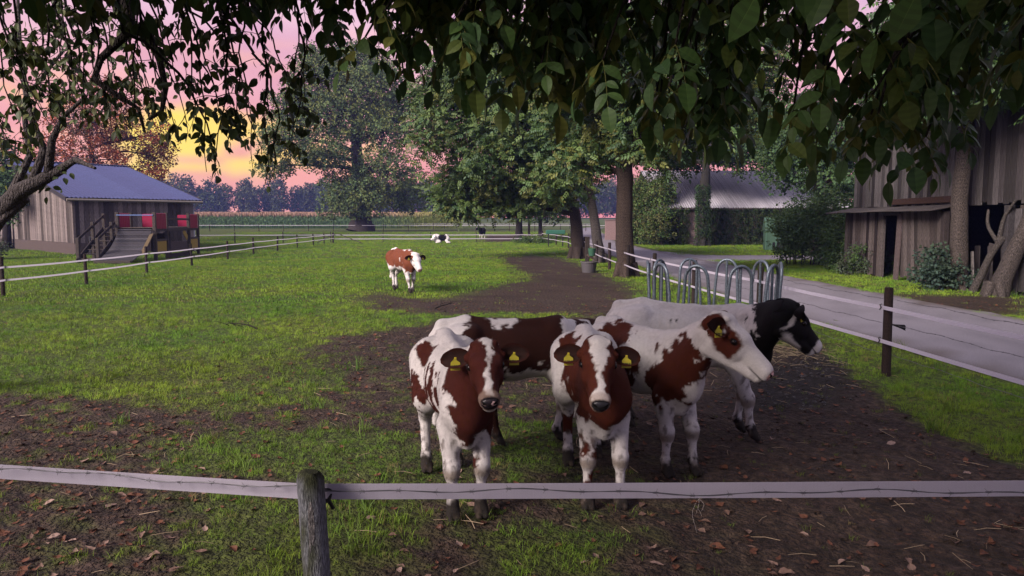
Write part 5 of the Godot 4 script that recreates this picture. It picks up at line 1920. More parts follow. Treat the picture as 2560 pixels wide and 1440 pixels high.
func build_trees() -> void:
	var walnut_far := compound_mesh(7, 0.42)
	var leafy := spray_mesh(6, 0.42, 0.26, 0.3)
	var fine_spray := spray_mesh(9, 0.26, 0.17, 0.2)
	var g1 := Color(0.050, 0.098, 0.028)
	var g2 := Color(0.075, 0.122, 0.032)
	var g3 := Color(0.042, 0.085, 0.034)
	var olive := Color(0.095, 0.110, 0.026)

	tree("oak_tree", "great old spreading tree with a thick flared trunk standing alone beyond the paddock", Vector3(-17.7, 0.65, -84.5),
		dots([0, -0.2, 0, 0, 1.2, 0, 0, 3.0, 0, -0.1, 6.0, 0, -0.3, 10.0, 0, -0.5, 14.5, 0, -0.4, 18.5, 0]), PackedFloat32Array([1.85, 1.20, 1.02, 0.85, 0.6, 0.38, 0.10]),
		boxes([-18.1, 20.2, -87.6, 3.9, 2.7, 3.9, -22.2, 17.6, -85.0, 3.3, 2.8, 3.3, -15.6, 17.1, -84.6, 3.8, 2.8, 3.8, -25.3, 15.2, -85.2, 2.8, 2.4, 2.8, -19.4, 13.9, -84.5, 4.7, 2.8, 4.7, -14.6, 12.0, -83.3, 3.2, 2.3, 3.2, -25.3, 11.1, -81.7, 2.9, 1.8, 2.9, -21.4, 9.3, -81.4, 3.2, 1.6, 3.2, -27.0, 8.1, -83.3, 2.1, 1.0, 2.1, -14.1, 7.7, -83.0, 3.5, 2.3, 3.5, -12.8, 4.8, -86.0, 2.4, 1.8, 2.4, -18.4, 5.6, -83.5, 3.2, 2.3, 3.2, -20.0, 3.6, -84.2, 2.1, 1.4, 2.1, -22.7, 20.9, -87.4, 2.4, 1.9, 2.4, -13.6, 15.1, -86.1, 2.4, 1.9, 2.4, -16.4, 4.2, -82.3, 2.7, 1.6, 2.7]), 0.26, 2600, 5, 0.42, leafy, 0.62, [Color(0.082, 0.130, 0.046), Color(0.105, 0.150, 0.048), Color(0.070, 0.115, 0.046), Color(0.125, 0.155, 0.042)], Color(0.085, 0.07, 0.065), 0.05)
	tree("sunset_tree", "thin leaved tree with red sunset glow put into its leaf colour behind the grey barn", Vector3(-34.6, 0, -60.0),
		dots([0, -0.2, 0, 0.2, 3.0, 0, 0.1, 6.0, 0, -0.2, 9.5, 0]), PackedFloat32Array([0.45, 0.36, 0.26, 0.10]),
		boxes([-34.3, 9.1, -59.8, 2.0, 1.5, 2.0, -33.2, 10.8, -62.1, 1.7, 1.6, 1.7, -32.7, 8.8, -62.9, 2.6, 1.7, 2.6, -31.6, 7.4, -64.3, 1.6, 1.3, 1.6, -35.3, 9.9, -58.7, 1.8, 2.0, 1.8, -35.1, 13.1, -63.8, 1.6, 1.2, 1.6, -30.1, 9.0, -61.9, 1.4, 1.4, 1.4, -37.8, 7.2, -60.4, 1.7, 1.3, 1.7, -33.4, 6.7, -58.4, 2.3, 1.3, 2.3, -31.0, 5.8, -59.9, 2.3, 0.8, 2.3]), 0.12, 620, 5, 0.34, leafy, 0.40, [Color(0.24, 0.075, 0.032), Color(0.16, 0.070, 0.038), Color(0.11, 0.075, 0.042), Color(0.30, 0.080, 0.030)], Color(0.05, 0.04, 0.038), 0.03)  # sunset light through the leaves is put into these red leaf tones
	tree("barn_tree", "dark green tree beside the left gable of the grey barn", Vector3(-33.0, 0, -47.0),
		dots([0, -0.2, 0, 0.2, 2.0, 0, 0.4, 4.5, 0]), PackedFloat32Array([0.3, 0.22, 0.1]),
		boxes([-30.1, 3.7, -43.4, 1.3, 1.1, 1.3, -33.9, 5.7, -46.8, 1.8, 2.1, 1.8, -31.5, 2.6, -46.4, 1.0, 0.8, 1.0]), 0.08, 420, 5, 0.3, leafy, 0.36, [g1, g3], Color(0.06, 0.05, 0.045), 0.02)

	var walnuts := "walnut trees in a row along the lane"
	tree("walnut_tree", "nearest walnut in the row, thick straight trunk with a knot hole", Vector3(3.58, 0, -22.5),
		dots([0, -0.2, 0, -0.02, 0.5, 0, -0.08, 1.6, 0, -0.10, 2.7, 0, -0.10, 3.6, 0, 0.2, 5.6, 0.1, 0.3, 7.2, 0.2]), PackedFloat32Array([0.35, 0.285, 0.262, 0.25, 0.26, 0.16, 0.06]),
		boxes([2.8, 5.5, -23.0, 1.9, 1.5, 1.9, 4.3, 5.8, -20.9, 1.6, 1.4, 1.6, 1.4, 6.3, -21.0, 1.3, 1.0, 1.3, 5.9, 5.2, -21.1, 1.3, 1.2, 1.3, 3.3, 7.3, -21.6, 3.0, 1.1, 3.0, 4.9, 3.8, -22.0, 0.7, 0.5, 0.7, 2.1, 3.6, -22.8, 0.8, 0.6, 0.8, 3.8, 4.2, -20.9, 1.0, 0.7, 1.0, 7.4, 7.1, -23.6, 1.6, 1.6, 1.6]), 0.12, 2300, 5, 0.24, walnut_far, 0.31, [g1, g2, olive, g3], Color(0.105, 0.078, 0.062), 0.012, 0.12, mats.leaf, walnuts)
	tree("walnut_tree", "forked walnut with two trunks leaning apart beside the black tub", Vector3(3.10, 0, -34.0),
		dots([0, -0.2, 0, 0.0, 0.6, 0, -0.05, 1.5, 0, -0.25, 2.6, 0, -0.9, 4.2, 0, -1.3, 6.5, 0]), PackedFloat32Array([0.42, 0.32, 0.28, 0.25, 0.17, 0.06]),
		boxes([-2.5, 7.3, -34.8, 2.1, 1.9, 2.1, -0.6, 4.6, -33.5, 2.4, 1.5, 2.4, -2.5, 3.3, -34.7, 1.4, 1.1, 1.4, 0.9, 6.2, -32.6, 2.4, 1.8, 2.4, 2.1, 3.5, -31.1, 1.4, 0.9, 1.4, -0.5, 8.7, -33.5, 3.2, 1.9, 3.2, -3.5, 5.5, -32.3, 0.9, 1.1, 0.9, 0.2, 2.7, -34.5, 1.7, 0.5, 1.7, 3.7, 5.5, -33.5, 1.5, 1.3, 1.5, -1.9, 2.4, -34.3, 1.1, 0.5, 1.1, 2.4, 6.9, -31.5, 1.7, 1.6, 1.7]), 0.12, 3900, 5, 0.26, walnut_far, 0.36, [g1, g2, g2, g3, olive], Color(0.10, 0.078, 0.065), 0.012, 0.12, mats.leaf, walnuts)
	tree("walnut_tree", "slim grey walnut trunk leaning right over the black tub, second from the lane", Vector3(3.75, 0, -30.6),
		dots([0, -0.2, 0, -0.06, 0.5, 0, -0.22, 1.6, 0, -0.55, 3.4, 0, -0.75, 5.2, 0, -0.7, 7.5, 0]), PackedFloat32Array([0.29, 0.23, 0.20, 0.16, 0.12, 0.05]),
		boxes([3.0, 6.5, -30.6, 1.5, 1.1, 1.5, 3.6, 4.8, -30.2, 1.0, 0.7, 1.0, 2.0, 5.6, -30.4, 1.1, 0.8, 1.1]), 0.08, 700, 5, 0.22, walnut_far, 0.31, [g1, g2, g3], Color(0.13, 0.115, 0.105), 0.012, 0.12, mats.leaf, walnuts)
	var ivy_tree := tree("ivy_clad_tree", "tree with a trunk wrapped in ivy in front of the brick barn", Vector3(13.7, 0, -52.0),
		dots([0, -0.2, 0, 0, 1.0, 0, 0, 3.0, 0, 0.1, 4.6, 0, 0.2, 7.0, 0]), PackedFloat32Array([0.50, 0.36, 0.34, 0.36, 0.15]),
		boxes([14.8, 7.6, -56.4, 3.4, 1.6, 3.4, 17.1, 8.0, -54.9, 2.7, 1.5, 2.7, 12.6, 6.8, -55.8, 1.7, 1.2, 1.7, 18.0, 8.2, -53.2, 3.2, 2.7, 3.2, 14.2, 9.6, -56.4, 4.4, 2.5, 4.4, 10.8, 7.8, -54.7, 2.4, 2.1, 2.4]), 0.18, 1900, 5, 0.36, leafy, 0.50, [g1, g2, g3], Color(0.06, 0.055, 0.05), 0.03)
	var where := []
	var tint := PackedColorArray()
	for k in 900:
		var a := rng.randf() * TAU
		var y := rng.randf_range(0.0, 4.4)
		where.append(Transform3D(turned(Vector3(cos(a) * 0.6, -0.8, sin(a) * 0.6), Vector3(cos(a), 0.4, sin(a))) * Basis.from_scale(Vector3.ONE * 0.26), Vector3(cos(a), 0, sin(a)) * rng.randf_range(0.38, 0.54) + Vector3(0, y, 0)))
		tint.append(g3 * rng.randf_range(0.6, 1.2))
	scatter("ivy", leafy, mats.far_leaf, where, tint, ivy_tree)
	tree("shade_tree", "dark leafy tree standing behind the green container", Vector3(16.4, 0, -38.8),
		dots([0, -0.2, 0, 0, 2.0, 0, -0.1, 4.5, 0, 0.1, 7.0, 0]), PackedFloat32Array([0.30, 0.22, 0.2, 0.08]),
		boxes([15.7, 5.5, -39.7, 2.4, 2.0, 2.4, 16.5, 3.9, -37.3, 1.5, 1.3, 1.5, 16.1, 6.6, -38.3, 2.8, 1.9, 2.8, 18.3, 4.3, -38.2, 1.5, 1.7, 1.5]), 0.12, 900, 5, 0.3, leafy, 0.40, [g1, g3, g3], Color(0.15, 0.11, 0.09), 0.02)
	tree("small_tree", "small tree with a dark trunk at the far corner of the paddock", Vector3(0.62, 0.02, -65.5),
		dots([0, -0.2, 0, 0, 1.2, 0, 0.1, 2.6, 0, 0.6, 5.0, 0]), PackedFloat32Array([0.42, 0.30, 0.27, 0.1]),
		boxes([0.7, 3.2, -65.0, 2.5, 1.3, 2.5, 3.3, 3.0, -66.3, 2.0, 1.1, 2.0, -1.1, 3.7, -65.8, 2.2, 1.3, 2.2, 2.2, 4.9, -66.9, 3.0, 1.5, 3.0]), 0.10, 500, 4, 0.34, leafy, 0.44, [g1, g2], Color(0.055, 0.048, 0.045), 0.02)
	for s in [[2.6, -66.5, 0.22, "thin grey trunked tree just right of the small dark tree"], [1.55, -66.0, 0.13, "slenderest pale trunked tree between two others at the far corner"]]:
		var c := Vector3(s[0], 0.03, s[1])
		tree("small_tree", s[3], c, dots([0, -0.2, 0, 0, 1.2, 0, 0.05, 2.4, 0, 0.1, 3.6, 0]), PackedFloat32Array([s[2], s[2] * 0.8, s[2] * 0.7, 0.05]),
			[[c + Vector3(0.3, 3.3, 0), Vector3(1.5, 0.9, 1.5)], [c + Vector3(-0.4, 4.2, 0), Vector3(1.3, 0.9, 1.3)], [c + Vector3(1.6, 2.6, 0), Vector3(1.0, 0.6, 1.0)]], 0.05, 130, 4, 0.3, leafy, 0.42, [g2, Color(0.05, 0.085, 0.045)], Color(0.15, 0.13, 0.12), 0.015)

	# leaning trunks before the old barn
	tree("barn_front_tree", "grey tree trunk with clinging dead leaves in front of the old barn", Vector3(11.3, 0, -18.2),
		dots([0, -0.2, 0, 0, 0.8, 0, -0.05, 2.2, 0, 0.0, 4.0, 0, 0.1, 6.4, 0]), PackedFloat32Array([0.27, 0.21, 0.19, 0.17, 0.06]),
		[[Vector3(11.2, 6.4, -18.0), Vector3(2.2, 1.4, 2.2)], [Vector3(10.2, 5.2, -17.4), Vector3(1.5, 0.9, 1.5)], [Vector3(12.4, 5.6, -17.2), Vector3(1.6, 1.0, 1.6)]], 0.08, 1000, 5, 0.24, walnut_far, 0.32, [g1, g3], Color(0.14, 0.115, 0.10), 0.012, 0.12, mats.leaf)
	tree("barn_front_tree", "leaning pale trunk at the right edge before the old barn", Vector3(11.2, 0, -16.6),
		dots([0, -0.2, 0, 0.15, 0.6, 0.1, 0.5, 1.8, 0.3, 0.9, 3.4, 0.5, 1.3, 5.4, 0.8]), PackedFloat32Array([0.26, 0.19, 0.16, 0.14, 0.05]),
		[[Vector3(12.4, 5.4, -15.8), Vector3(1.8, 1.0, 1.8)], [Vector3(11.6, 6.2, -15.4), Vector3(1.6, 1.0, 1.6)]], 0.07, 700, 5, 0.24, walnut_far, 0.32, [g1, g3], Color(0.13, 0.11, 0.10), 0.012, 0.12, mats.leaf)
	var fork := thing("dead_branch", "bare forked branch leaning against the old barn", "branch", Vector3(11.45, 0, -17.7))
	var fw := Shape.new()
	fw.col = Color(0.13, 0.115, 0.105)
	fw.tube(bent(Vector3(-0.2, 0, 0.2), Vector3(0.1, 1.35, 0.75), 0.0, 0.08), taper(7, 0.10, 0.07), 8)
	put("limb", fw.mesh(), mats.bark, fork)
	fw = Shape.new()
	fw.col = Color(0.13, 0.115, 0.105)
	fw.tube(bent(Vector3(0.05, 1.2, 0.65), Vector3(0.15, 2.2, 1.0), 0.0, 0.05), taper(7, 0.06, 0.03), 7)
	fw.tube(bent(Vector3(0.05, 1.2, 0.65), Vector3(0.0, 2.0, 0.3), 0.0, 0.05), taper(7, 0.05, 0.03), 7)
	put("fork", fw.mesh(), mats.bark, fork)

	bush("elder_bush", "bright green elder bush at the corner of the driveway", boxes([11.7, 1.6, -29.1, 1.1, 1.0, 1.1, 11.1, 1.0, -28.8, 0.7, 0.7, 0.7, 12.5, 2.1, -29.0, 1.0, 0.8, 1.0, 12.0, 0.9, -28.4, 0.9, 0.8, 0.9, 12.7, 1.3, -28.7, 1.0, 1.0, 1.0, 10.8, 1.6, -29.1, 0.6, 0.5, 0.6]), 520, 5, 0.16, leafy, 0.22, [Color(0.075, 0.135, 0.055), Color(0.095, 0.155, 0.060), Color(0.060, 0.115, 0.045)])
	bush("dark_shrub", "dark leafy shrub between the elder bush and the old barn", boxes([12.0, 1.1, -25.7, 0.8, 0.9, 0.8, 12.7, 1.6, -26.4, 0.7, 0.9, 0.7, 12.0, 0.3, -26.1, 0.7, 0.5, 0.7, 13.0, 0.3, -26.0, 0.6, 0.4, 0.6]), 420, 5, 0.15, leafy, 0.2, [g3 * 0.8, g1 * 0.8])
	bush("hedge_plant", "low leafy plants at the foot of the old barn's left corner", boxes([11.5, 0.6, -23.3, 0.6, 0.5, 0.6, 12.3, 0.1, -23.5, 0.5, 0.3, 0.5, 11.3, 0.2, -23.5, 0.5, 0.3, 0.5, 10.9, 0.1, -23.6, 0.5, 0.3, 0.5]), 170, 5, 0.10, leafy, 0.17, [g1, Color(0.05, 0.07, 0.045)])
	bush("nettle_clump", "blue-green weeds growing round the trunk before the old barn", boxes([10.7, 0.7, -18.1, 0.4, 0.4, 0.4, 11.2, 0.3, -18.4, 0.5, 0.4, 0.5, 10.5, 0.3, -18.1, 0.3, 0.3, 0.3, 11.6, 0.2, -18.2, 0.3, 0.3, 0.3]), 130, 5, 0.09, leafy, 0.20, [Color(0.035, 0.065, 0.05), Color(0.03, 0.055, 0.035)])
	bush("ivy_bush", "tall column of ivy at the left end of the brick barn", boxes([9.8, 4.0, -55.7, 1.2, 1.2, 1.2, 10.9, 3.4, -54.9, 1.2, 1.4, 1.2, 9.5, 2.2, -55.4, 1.1, 1.2, 1.1, 10.8, 1.6, -54.1, 1.4, 1.4, 1.4, 10.2, 0.8, -55.7, 1.4, 0.8, 1.4, 11.5, 4.3, -54.9, 0.9, 0.9, 0.9]), 900, 5, 0.24, leafy, 0.34, [g1, g2, Color(0.075, 0.085, 0.03)])
	bush("garden_shrub", "small pale shrub at the left edge of the grey barn wall", [[Vector3(-24.6, 0.9, -33.2), Vector3(0.7, 0.9, 0.7)], [Vector3(-23.9, 0.5, -33.0), Vector3(0.6, 0.5, 0.6)]], 110, 5, 0.14, leafy, 0.2, [Color(0.08, 0.10, 0.07), Color(0.06, 0.09, 0.05)])
	bush("weed_clump", "rough weeds at the foot of the far corner post", [[Vector3(1.5, 0.15, -58.5), Vector3(1.4, 0.4, 0.8)], [Vector3(2.8, 0.1, -58.8), Vector3(0.8, 0.3, 0.6)]], 120, 5, 0.16, leafy, 0.24, [g1, g2])
	# ivy curtains on the brick barn
	for s in [[0.0, 2.0, 2.85, "ivy hanging over the brick barn wall left of the bare brick strip"], [2.9, 12.5, 2.75, "dense dark ivy covering the brick barn wall right of the tree"]]:
		var iv := thing("ivy", s[3], "ivy", Vector3(11.3 + s[0], 0, -54.3))
		where = []
		tint = PackedColorArray()
		var stem := Shape.new()
		stem.col = Color(0.06, 0.05, 0.045)
		var n := int((s[1] - s[0]) * 420)
		for k in n:
			var x: float = rng.randf() * (s[1] - s[0])
			var y: float = rng.randf() * s[2]
			var bulge := 0.12 + 0.30 * clampf(0.5 + ripple.get_noise_2d((x + s[0]) * 90.0, y * 60.0), 0.0, 1.0) + 0.25 * maxf(0.0, 0.5 - y)
			where.append(Transform3D(turned(Vector3(rng.randfn() * 0.4, -1, 0.5), Vector3(rng.randfn() * 0.4, 0.5, 1)) * Basis.from_scale(Vector3.ONE * rng.randf_range(0.20, 0.34)), Vector3(x, y, 0.1 + bulge * rng.randf_range(0.6, 1.1))))
			tint.append([g1, g3, Color(0.06, 0.075, 0.035)][rng.randi() % 3] * rng.randf_range(0.6, 1.25))
		scatter("leaves", leafy, mats.far_leaf, where, tint, iv)
		for k in 8:
			var x: float = (k + 0.5) / 8.0 * (s[1] - s[0])
			stem.tube(bent(Vector3(x, -0.05, 0.2), Vector3(x + rng.randf_range(-0.5, 0.5), s[2] * 0.9, 0.2), 0.0, 0.1), taper(7, 0.04, 0.012), 5)
		put("stem", stem.mesh(), mats.bark, iv)

	build_wood_and_corn(leafy)
	build_pear()
	build_overhang()


func bush(called: String, label: String, lobes: Array, clumps: int, per: int, loose: float, mesh: Mesh, size: float, tones: Array) -> void:
	var at: Vector3 = lobes[0][0]
	at.y = 0.0
	var root := thing(called, label, "bush", at)
	var own := []
	var w := Shape.new()
	w.col = Color(0.06, 0.05, 0.045)
	for l in lobes:
		own.append([l[0] - at, l[1]])
		var foot := Vector3((l[0].x - at.x) * 0.6, -0.05, (l[0].z - at.z) * 0.6)
		w.tube(bent(foot, l[0] - at, 0.0, 0.06), taper(7, 0.035, 0.012), 5)
		w.tube(bent(foot + Vector3(0.06, 0, 0.04), l[0] - at + Vector3(l[1].x * 0.4, l[1].y * 0.3, 0), 0.0, 0.06), taper(7, 0.028, 0.008), 5)
	crown(root, own, clumps, per, loose, mesh, size, tones, w, 0.007, 0.3)
	put("stem", w.mesh(), mats.bark, root)


func build_wood_and_corn(leafy: Mesh) -> void:
	var where := []
	var tint := PackedColorArray()
	var x := -190.0
	while x < 95.0:
		var z := -262.0 + rng.randf_range(-8, 8)
		var base := rise(z)
		var tall := rng.randf_range(10.0, 14.5)
		var wide := rng.randf_range(3.0, 4.6)
		var tone := Color(0.042, 0.066, 0.028).lerp(Color(0.062, 0.070, 0.030), rng.randf())
		for k in 250:
			var d := Vector3(rng.randfn(), rng.randfn(), rng.randfn()).normalized()
			var c := Vector3(x, base + tall * 0.55, z)
			var p := c + Vector3(wide, tall * 0.52, wide) * d * lerpf(0.6, 1.05, rng.randf())
			if p.y < base:
				p.y = base + 0.5
			where.append(Transform3D(Basis(Vector3.UP, rng.randf() * TAU).rotated(Vector3(1, 0, 0), rng.randf_range(-0.7, 0.7)) * Basis.from_scale(Vector3.ONE * rng.randf_range(1.3, 2.3)), p))
			tint.append(tone * rng.randf_range(0.7, 1.25))
		x += rng.randf_range(1.8, 3.2)
	tag(scatter("far_wood", leafy, mats.far_leaf, where, tint), "dark blue-green line of woodland along the horizon behind the corn", "woodland")

	var stalk := Shape.new()
	for k in 9:
		var a := k * 2.4
		var y := 0.25 + k * 0.2
		stalk.col = Color(1, 1, 1) * rng.randf_range(0.7, 1.25)
		var o := Vector3(cos(a), 0, sin(a))
		var s := Vector3(-sin(a), 0, cos(a)) * 0.045
		var p0 := Vector3(0, y, 0)
		var p1 := p0 + o * 0.22 + Vector3(0, 0.25, 0)
		var p2 := p0 + o * 0.55 + Vector3(0, 0.05, 0)
		stalk.quad(p0 - s * 0.5, p0 + s * 0.5, p1 + s, p1 - s)
		stalk.tri(p1 - s, p1 + s, p2)
	stalk.col = Color(0.9, 0.95, 0.7)
	stalk.tube(PackedVector3Array([Vector3(0, 0, 0), Vector3(0, 2.1, 0)]), PackedFloat32Array([0.02, 0.012]), 4, false)
	var tassel := Shape.new()
	for k in 8:
		var a := k * 0.785
		var o := Vector3(cos(a), 0, sin(a))
		var s := Vector3(-sin(a), 0, cos(a)) * 0.06
		tassel.quad(Vector3(0, 1.95, 0) - s * 0.4, Vector3(0, 1.95, 0) + s * 0.4, o * 0.20 + Vector3(0, 2.58, 0) + s, o * 0.20 + Vector3(0, 2.58, 0) - s)
	var straw := PackedColorArray()
	where = []
	tint = PackedColorArray()
	for row in 40:
		var z := -119.0 - row * 0.75 - (maxf(0.0, row - 12) * 1.6)
		var step := 0.22 if row < 12 else 0.40
		var q := -66.0 - row * 0.6
		while q < -8.0 - row * 0.3:
			var p := Vector3(q + rng.randf_range(-0.06, 0.06), rise(z), z + rng.randf_range(-0.12, 0.12))
			where.append(Transform3D(Basis(Vector3.UP, rng.randf() * TAU) * Basis.from_scale(Vector3.ONE * rng.randf_range(0.92, 1.08)), p))
			var c := Color(0.145, 0.25, 0.11).lerp(Color(0.25, 0.29, 0.07), smoothstep(-24.0, -12.0, q + rng.randf_range(-3, 3)))
			tint.append(c * rng.randf_range(0.8, 1.2))
			straw.append(Color(0.36, 0.235, 0.17).lerp(Color(0.30, 0.29, 0.10), smoothstep(-24.0, -12.0, q)) * rng.randf_range(0.8, 1.2))
			q += step
	var corn := thing("corn_field", "field of tall green corn with tan tassels in front of the wood", "corn", Vector3.ZERO)
	scatter("stalks", stalk.mesh(), mats.grass, where, tint, corn)
	scatter("tassels", tassel.mesh(), mats.grass, where, straw, corn)
	kind(corn, "stuff")


func build_pear() -> void:
	var bark := Color(0.115, 0.10, 0.095)
	var blade := Shape.new()
	blade.col = Color.WHITE
	add_leaf(blade, Transform3D(), 4, 1.0, 0.62, 0.22, 0.25)
	var lm := blade.mesh()
	var tones := [Color(0.05, 0.075, 0.018), Color(0.075, 0.085, 0.018), Color(0.040, 0.06, 0.020), Color(0.035, 0.055, 0.018)]
	# the leaning tree at the left edge
	var at := Vector3(-5.75, 0, -6.85)
	var root := thing("leaning_fruit_tree", "gnarled fruit tree whose pale trunk leans in from the left edge", "tree", at)
	var w := Shape.new()
	w.col = bark
	w.tube(dots([0, -0.1, 0, 0.0, 0.5, 0.0, 0.12, 0.98, 0.08, 0.62, 1.42, 0.16, 1.06, 1.76, 0.26, 1.34, 1.98, 0.34, 1.55, 2.08, 0.35, 1.74, 2.18, 0.35]), PackedFloat32Array([0.16, 0.13, 0.115, 0.10, 0.085, 0.075, 0.055, 0.045]), 12, true, 0.08)
	w.tube(dots([0.5, 1.30, 0.12, 0.86, 1.46, 0.2, 1.12, 1.72, 0.3, 1.36, 1.92, 0.3]), PackedFloat32Array([0.06, 0.05, 0.045, 0.04]), 9, true, 0.08)
	for spec in [[1.44, 2.02, 0.35, 1.58, 2.33, 0.35, 1.49, 2.60, 0.35, 1.38, 2.90, 0.25, 1.29, 3.35, 0.15, 1.2, 3.9, 0.0], [1.6, 2.11, 0.35, 1.72, 2.42, 0.45, 1.84, 2.63, 0.45, 2.1, 2.78, 0.55], [1.71, 2.17, 0.35, 1.92, 2.25, 0.45, 2.2, 2.16, 0.65], [1.2, 1.9, 0.3, 1.35, 2.3, 0.2, 1.25, 2.8, 0.1, 1.6, 3.3, 0.0]]:
		var p := dots(spec)
		w.tube(p, taper(p.size(), 0.042, 0.012), 8, false, 0.08)
	var lobes := []
	for l in boxes([-4.09, 2.89, -6.17, 0.38, 0.31, 0.38, -4.00, 3.24, -6.54, 0.40, 0.33, 0.40, -4.31, 2.41, -6.35, 0.25, 0.25, 0.25, -4.10, 2.15, -6.55, 0.22, 0.15, 0.22, -4.29, 3.29, -6.36, 0.32, 0.28, 0.32, -4.10, 2.82, -6.96, 0.27, 0.23, 0.27, -4.36, 2.05, -6.66, 0.22, 0.15, 0.22]):
		lobes.append([l[0] - at, l[1]])
	lobes.append([Vector3(1.0, 4.3, 0.0), Vector3(1.3, 0.6, 1.2)])
	crown(root, lobes, 240, 6, 0.06, lm, 0.062, tones, w, 0.005, 0.5, mats.leaf)
	put("trunk", w.mesh(), mats.bark, root)

	# the drooping branches above
	at = Vector3(-3.3, 0, -0.9)
	root = thing("drooping_fruit_tree", "dark drooping branches with small leaves hanging across the upper left sky", "tree", at)
	w = Shape.new()
	w.col = Color(0.045, 0.038, 0.035)
	w.tube(dots([0, -0.1, 0, 0.05, 1.5, -0.1, 0.1, 3.0, -0.4, 0.3, 3.9, -1.6, 0.6, 3.85, -2.9, 0.84, 3.49, -3.8, 0.90, 3.12, -3.7, 0.97, 2.85, -3.6]), PackedFloat32Array([0.2, 0.17, 0.15, 0.12, 0.09, 0.066, 0.055, 0.042]), 10, true, 0.06)
	w.tube(dots([0.97, 2.85, -3.6, 0.79, 2.69, -3.6, 0.80, 2.55, -3.5, 0.95, 2.45, -3.5, 1.06, 2.38, -3.5, 1.09, 2.24, -3.5]), taper(6, 0.026, 0.008), 7, false, 0.1)
	w.tube(dots([0.97, 2.85, -3.6, 1.07, 2.90, -3.6, 1.15, 2.69, -3.6, 1.18, 2.52, -3.6, 1.15, 2.38, -3.6, 1.07, 2.33, -3.6]), taper(6, 0.030, 0.010), 7, false, 0.1)
	var where := []
	var tint := PackedColorArray()
	var tips := dots([-3.51, 2.54, -4.89, -3.46, 2.33, -4.89, -3.26, 2.09, -4.56, -3.55, 2.10, -5.08, -3.49, 2.27, -5.04, -3.20, 2.12, -4.69, -3.01, 2.19, -4.49, -3.25, 2.28, -4.92, -2.66, 2.35, -4.09, -2.69, 2.19, -4.15, -2.54, 2.23, -4.01, -2.63, 2.27, -4.20, -3.22, 2.57, -5.15, -2.90, 2.38, -4.75, -2.90, 2.48, -4.83, -2.67, 2.35, -4.43, -2.52, 2.34, -4.32, -2.76, 2.37, -4.72, -2.78, 2.37, -4.85, -2.83, 2.49, -4.98, -2.34, 2.36, -4.22, -2.23, 2.23, -4.07, -2.37, 2.37, -4.43, -2.67, 2.37, -4.95, -2.64, 2.44, -5.01, -2.21, 2.25, -4.22, -2.21, 2.31, -4.29, -2.22, 2.40, -4.43, -2.26, 2.42, -4.55, -2.39, 2.31, -4.96, -2.48, 2.29, -5.13, -2.18, 2.27, -4.62, -2.00, 2.52, -4.41, -1.98, 2.17, -4.38, -2.21, 2.60, -4.96, -2.13, 2.28, -4.83, -1.76, 2.23, -4.06, -1.89, 2.01, -4.49, -1.81, 2.01, -4.41, -1.83, 1.99, -4.51, -1.86, 2.24, -4.77, -1.65, 2.44, -4.25, -1.57, 2.24, -4.16, -1.70, 2.22, -4.52, -1.66, 2.22, -4.50, -1.86, 2.09, -5.20, -1.55, 2.06, -4.54, -1.48, 1.93, -4.38, -1.50, 1.93, -4.49, -1.64, 2.20, -4.99, -1.47, 2.13, -4.75, -1.27, 2.18, -4.22, -1.49, 2.37, -4.94, -1.44, 2.38, -4.94])
	for tip in tips:
		var end := tip - at
		var start := Vector3(end.x + rng.randf_range(-0.35, 0.15), end.y + rng.randf_range(0.7, 1.3), end.z + rng.randf_range(-0.1, 0.4))
		var path := PackedVector3Array()
		var n := 12
		var sway := rng.randf_range(-0.12, 0.12)
		for k in n + 1:
			var t := float(k) / n
			path.append(Vector3(lerpf(start.x, end.x, pow(t, 0.7)) + sway * sin(t * PI) + 0.012 * sin(t * 19.0 + end.x * 9.0), lerpf(start.y, end.y, pow(t, 1.25)), lerpf(start.z, end.z, t) + 0.012 * cos(t * 17.0)))
		w.tube(path, taper(n + 1, rng.randf_range(0.006, 0.012), 0.0022), 5, false)
		var reach := Vector3(0.85, 3.5, -3.7)
		w.tube(bent(Vector3(start.x * 0.4 + reach.x * 0.6, maxf(start.y, 3.45), start.z * 0.4 + reach.z * 0.6), start, 0.1, 0.05), taper(7, 0.014, 0.009), 5, false)
		for s in rng.randi_range(2, 5):
			var k := rng.randi_range(4, n - 1)
			var q := path[k] + Vector3(rng.randf_range(-0.18, 0.18), rng.randf_range(-0.16, 0.03), rng.randf_range(-0.12, 0.12))
			var tw := bent(path[k], q, 0.015, 0.012, 4)
			w.tube(tw, taper(5, 0.0034, 0.0014), 4, false)
			for c in tw:
				hang_leaf(c, 0.066, where, tint, tones)
				if rng.randf() < 0.6:
					hang_leaf(c, 0.056, where, tint, tones)
		for k in range(2, n + 1):
			if rng.randf() < 0.5 * smoothstep(1.0, 8.0, k):
				hang_leaf(path[k], 0.066, where, tint, tones)
			if rng.randf() < 0.35:
				hang_leaf(path[k], 0.05, where, tint, tones)
	for k in 400:
		hang_leaf(Vector3(rng.randf_range(-0.9, 1.9), rng.randf_range(3.1, 4.6), rng.randf_range(-4.6, -2.0)), 0.06, where, tint, tones)
	scatter("crown", lm, mats.leaf, where, tint, root)
	put("trunk", w.mesh(), mats.bark, root)


func hang_leaf(c: Vector3, size: float, where: Array, tint: PackedColorArray, tones: Array) -> void:
	var dir := Vector3(rng.randfn() * 0.55, -0.9 + rng.randfn() * 0.3, rng.randfn() * 0.55)
	var g := size * rng.randf_range(0.65, 1.25)
	where.append(Transform3D(turned(dir, Vector3(rng.randfn(), 0.6, rng.randfn())) * Basis.from_scale(Vector3(g * rng.randf_range(0.75, 1.05), g, g)), c + dir * 0.008))
	tint.append((tones[rng.randi() % tones.size()] as Color) * rng.randf_range(0.7, 1.2))


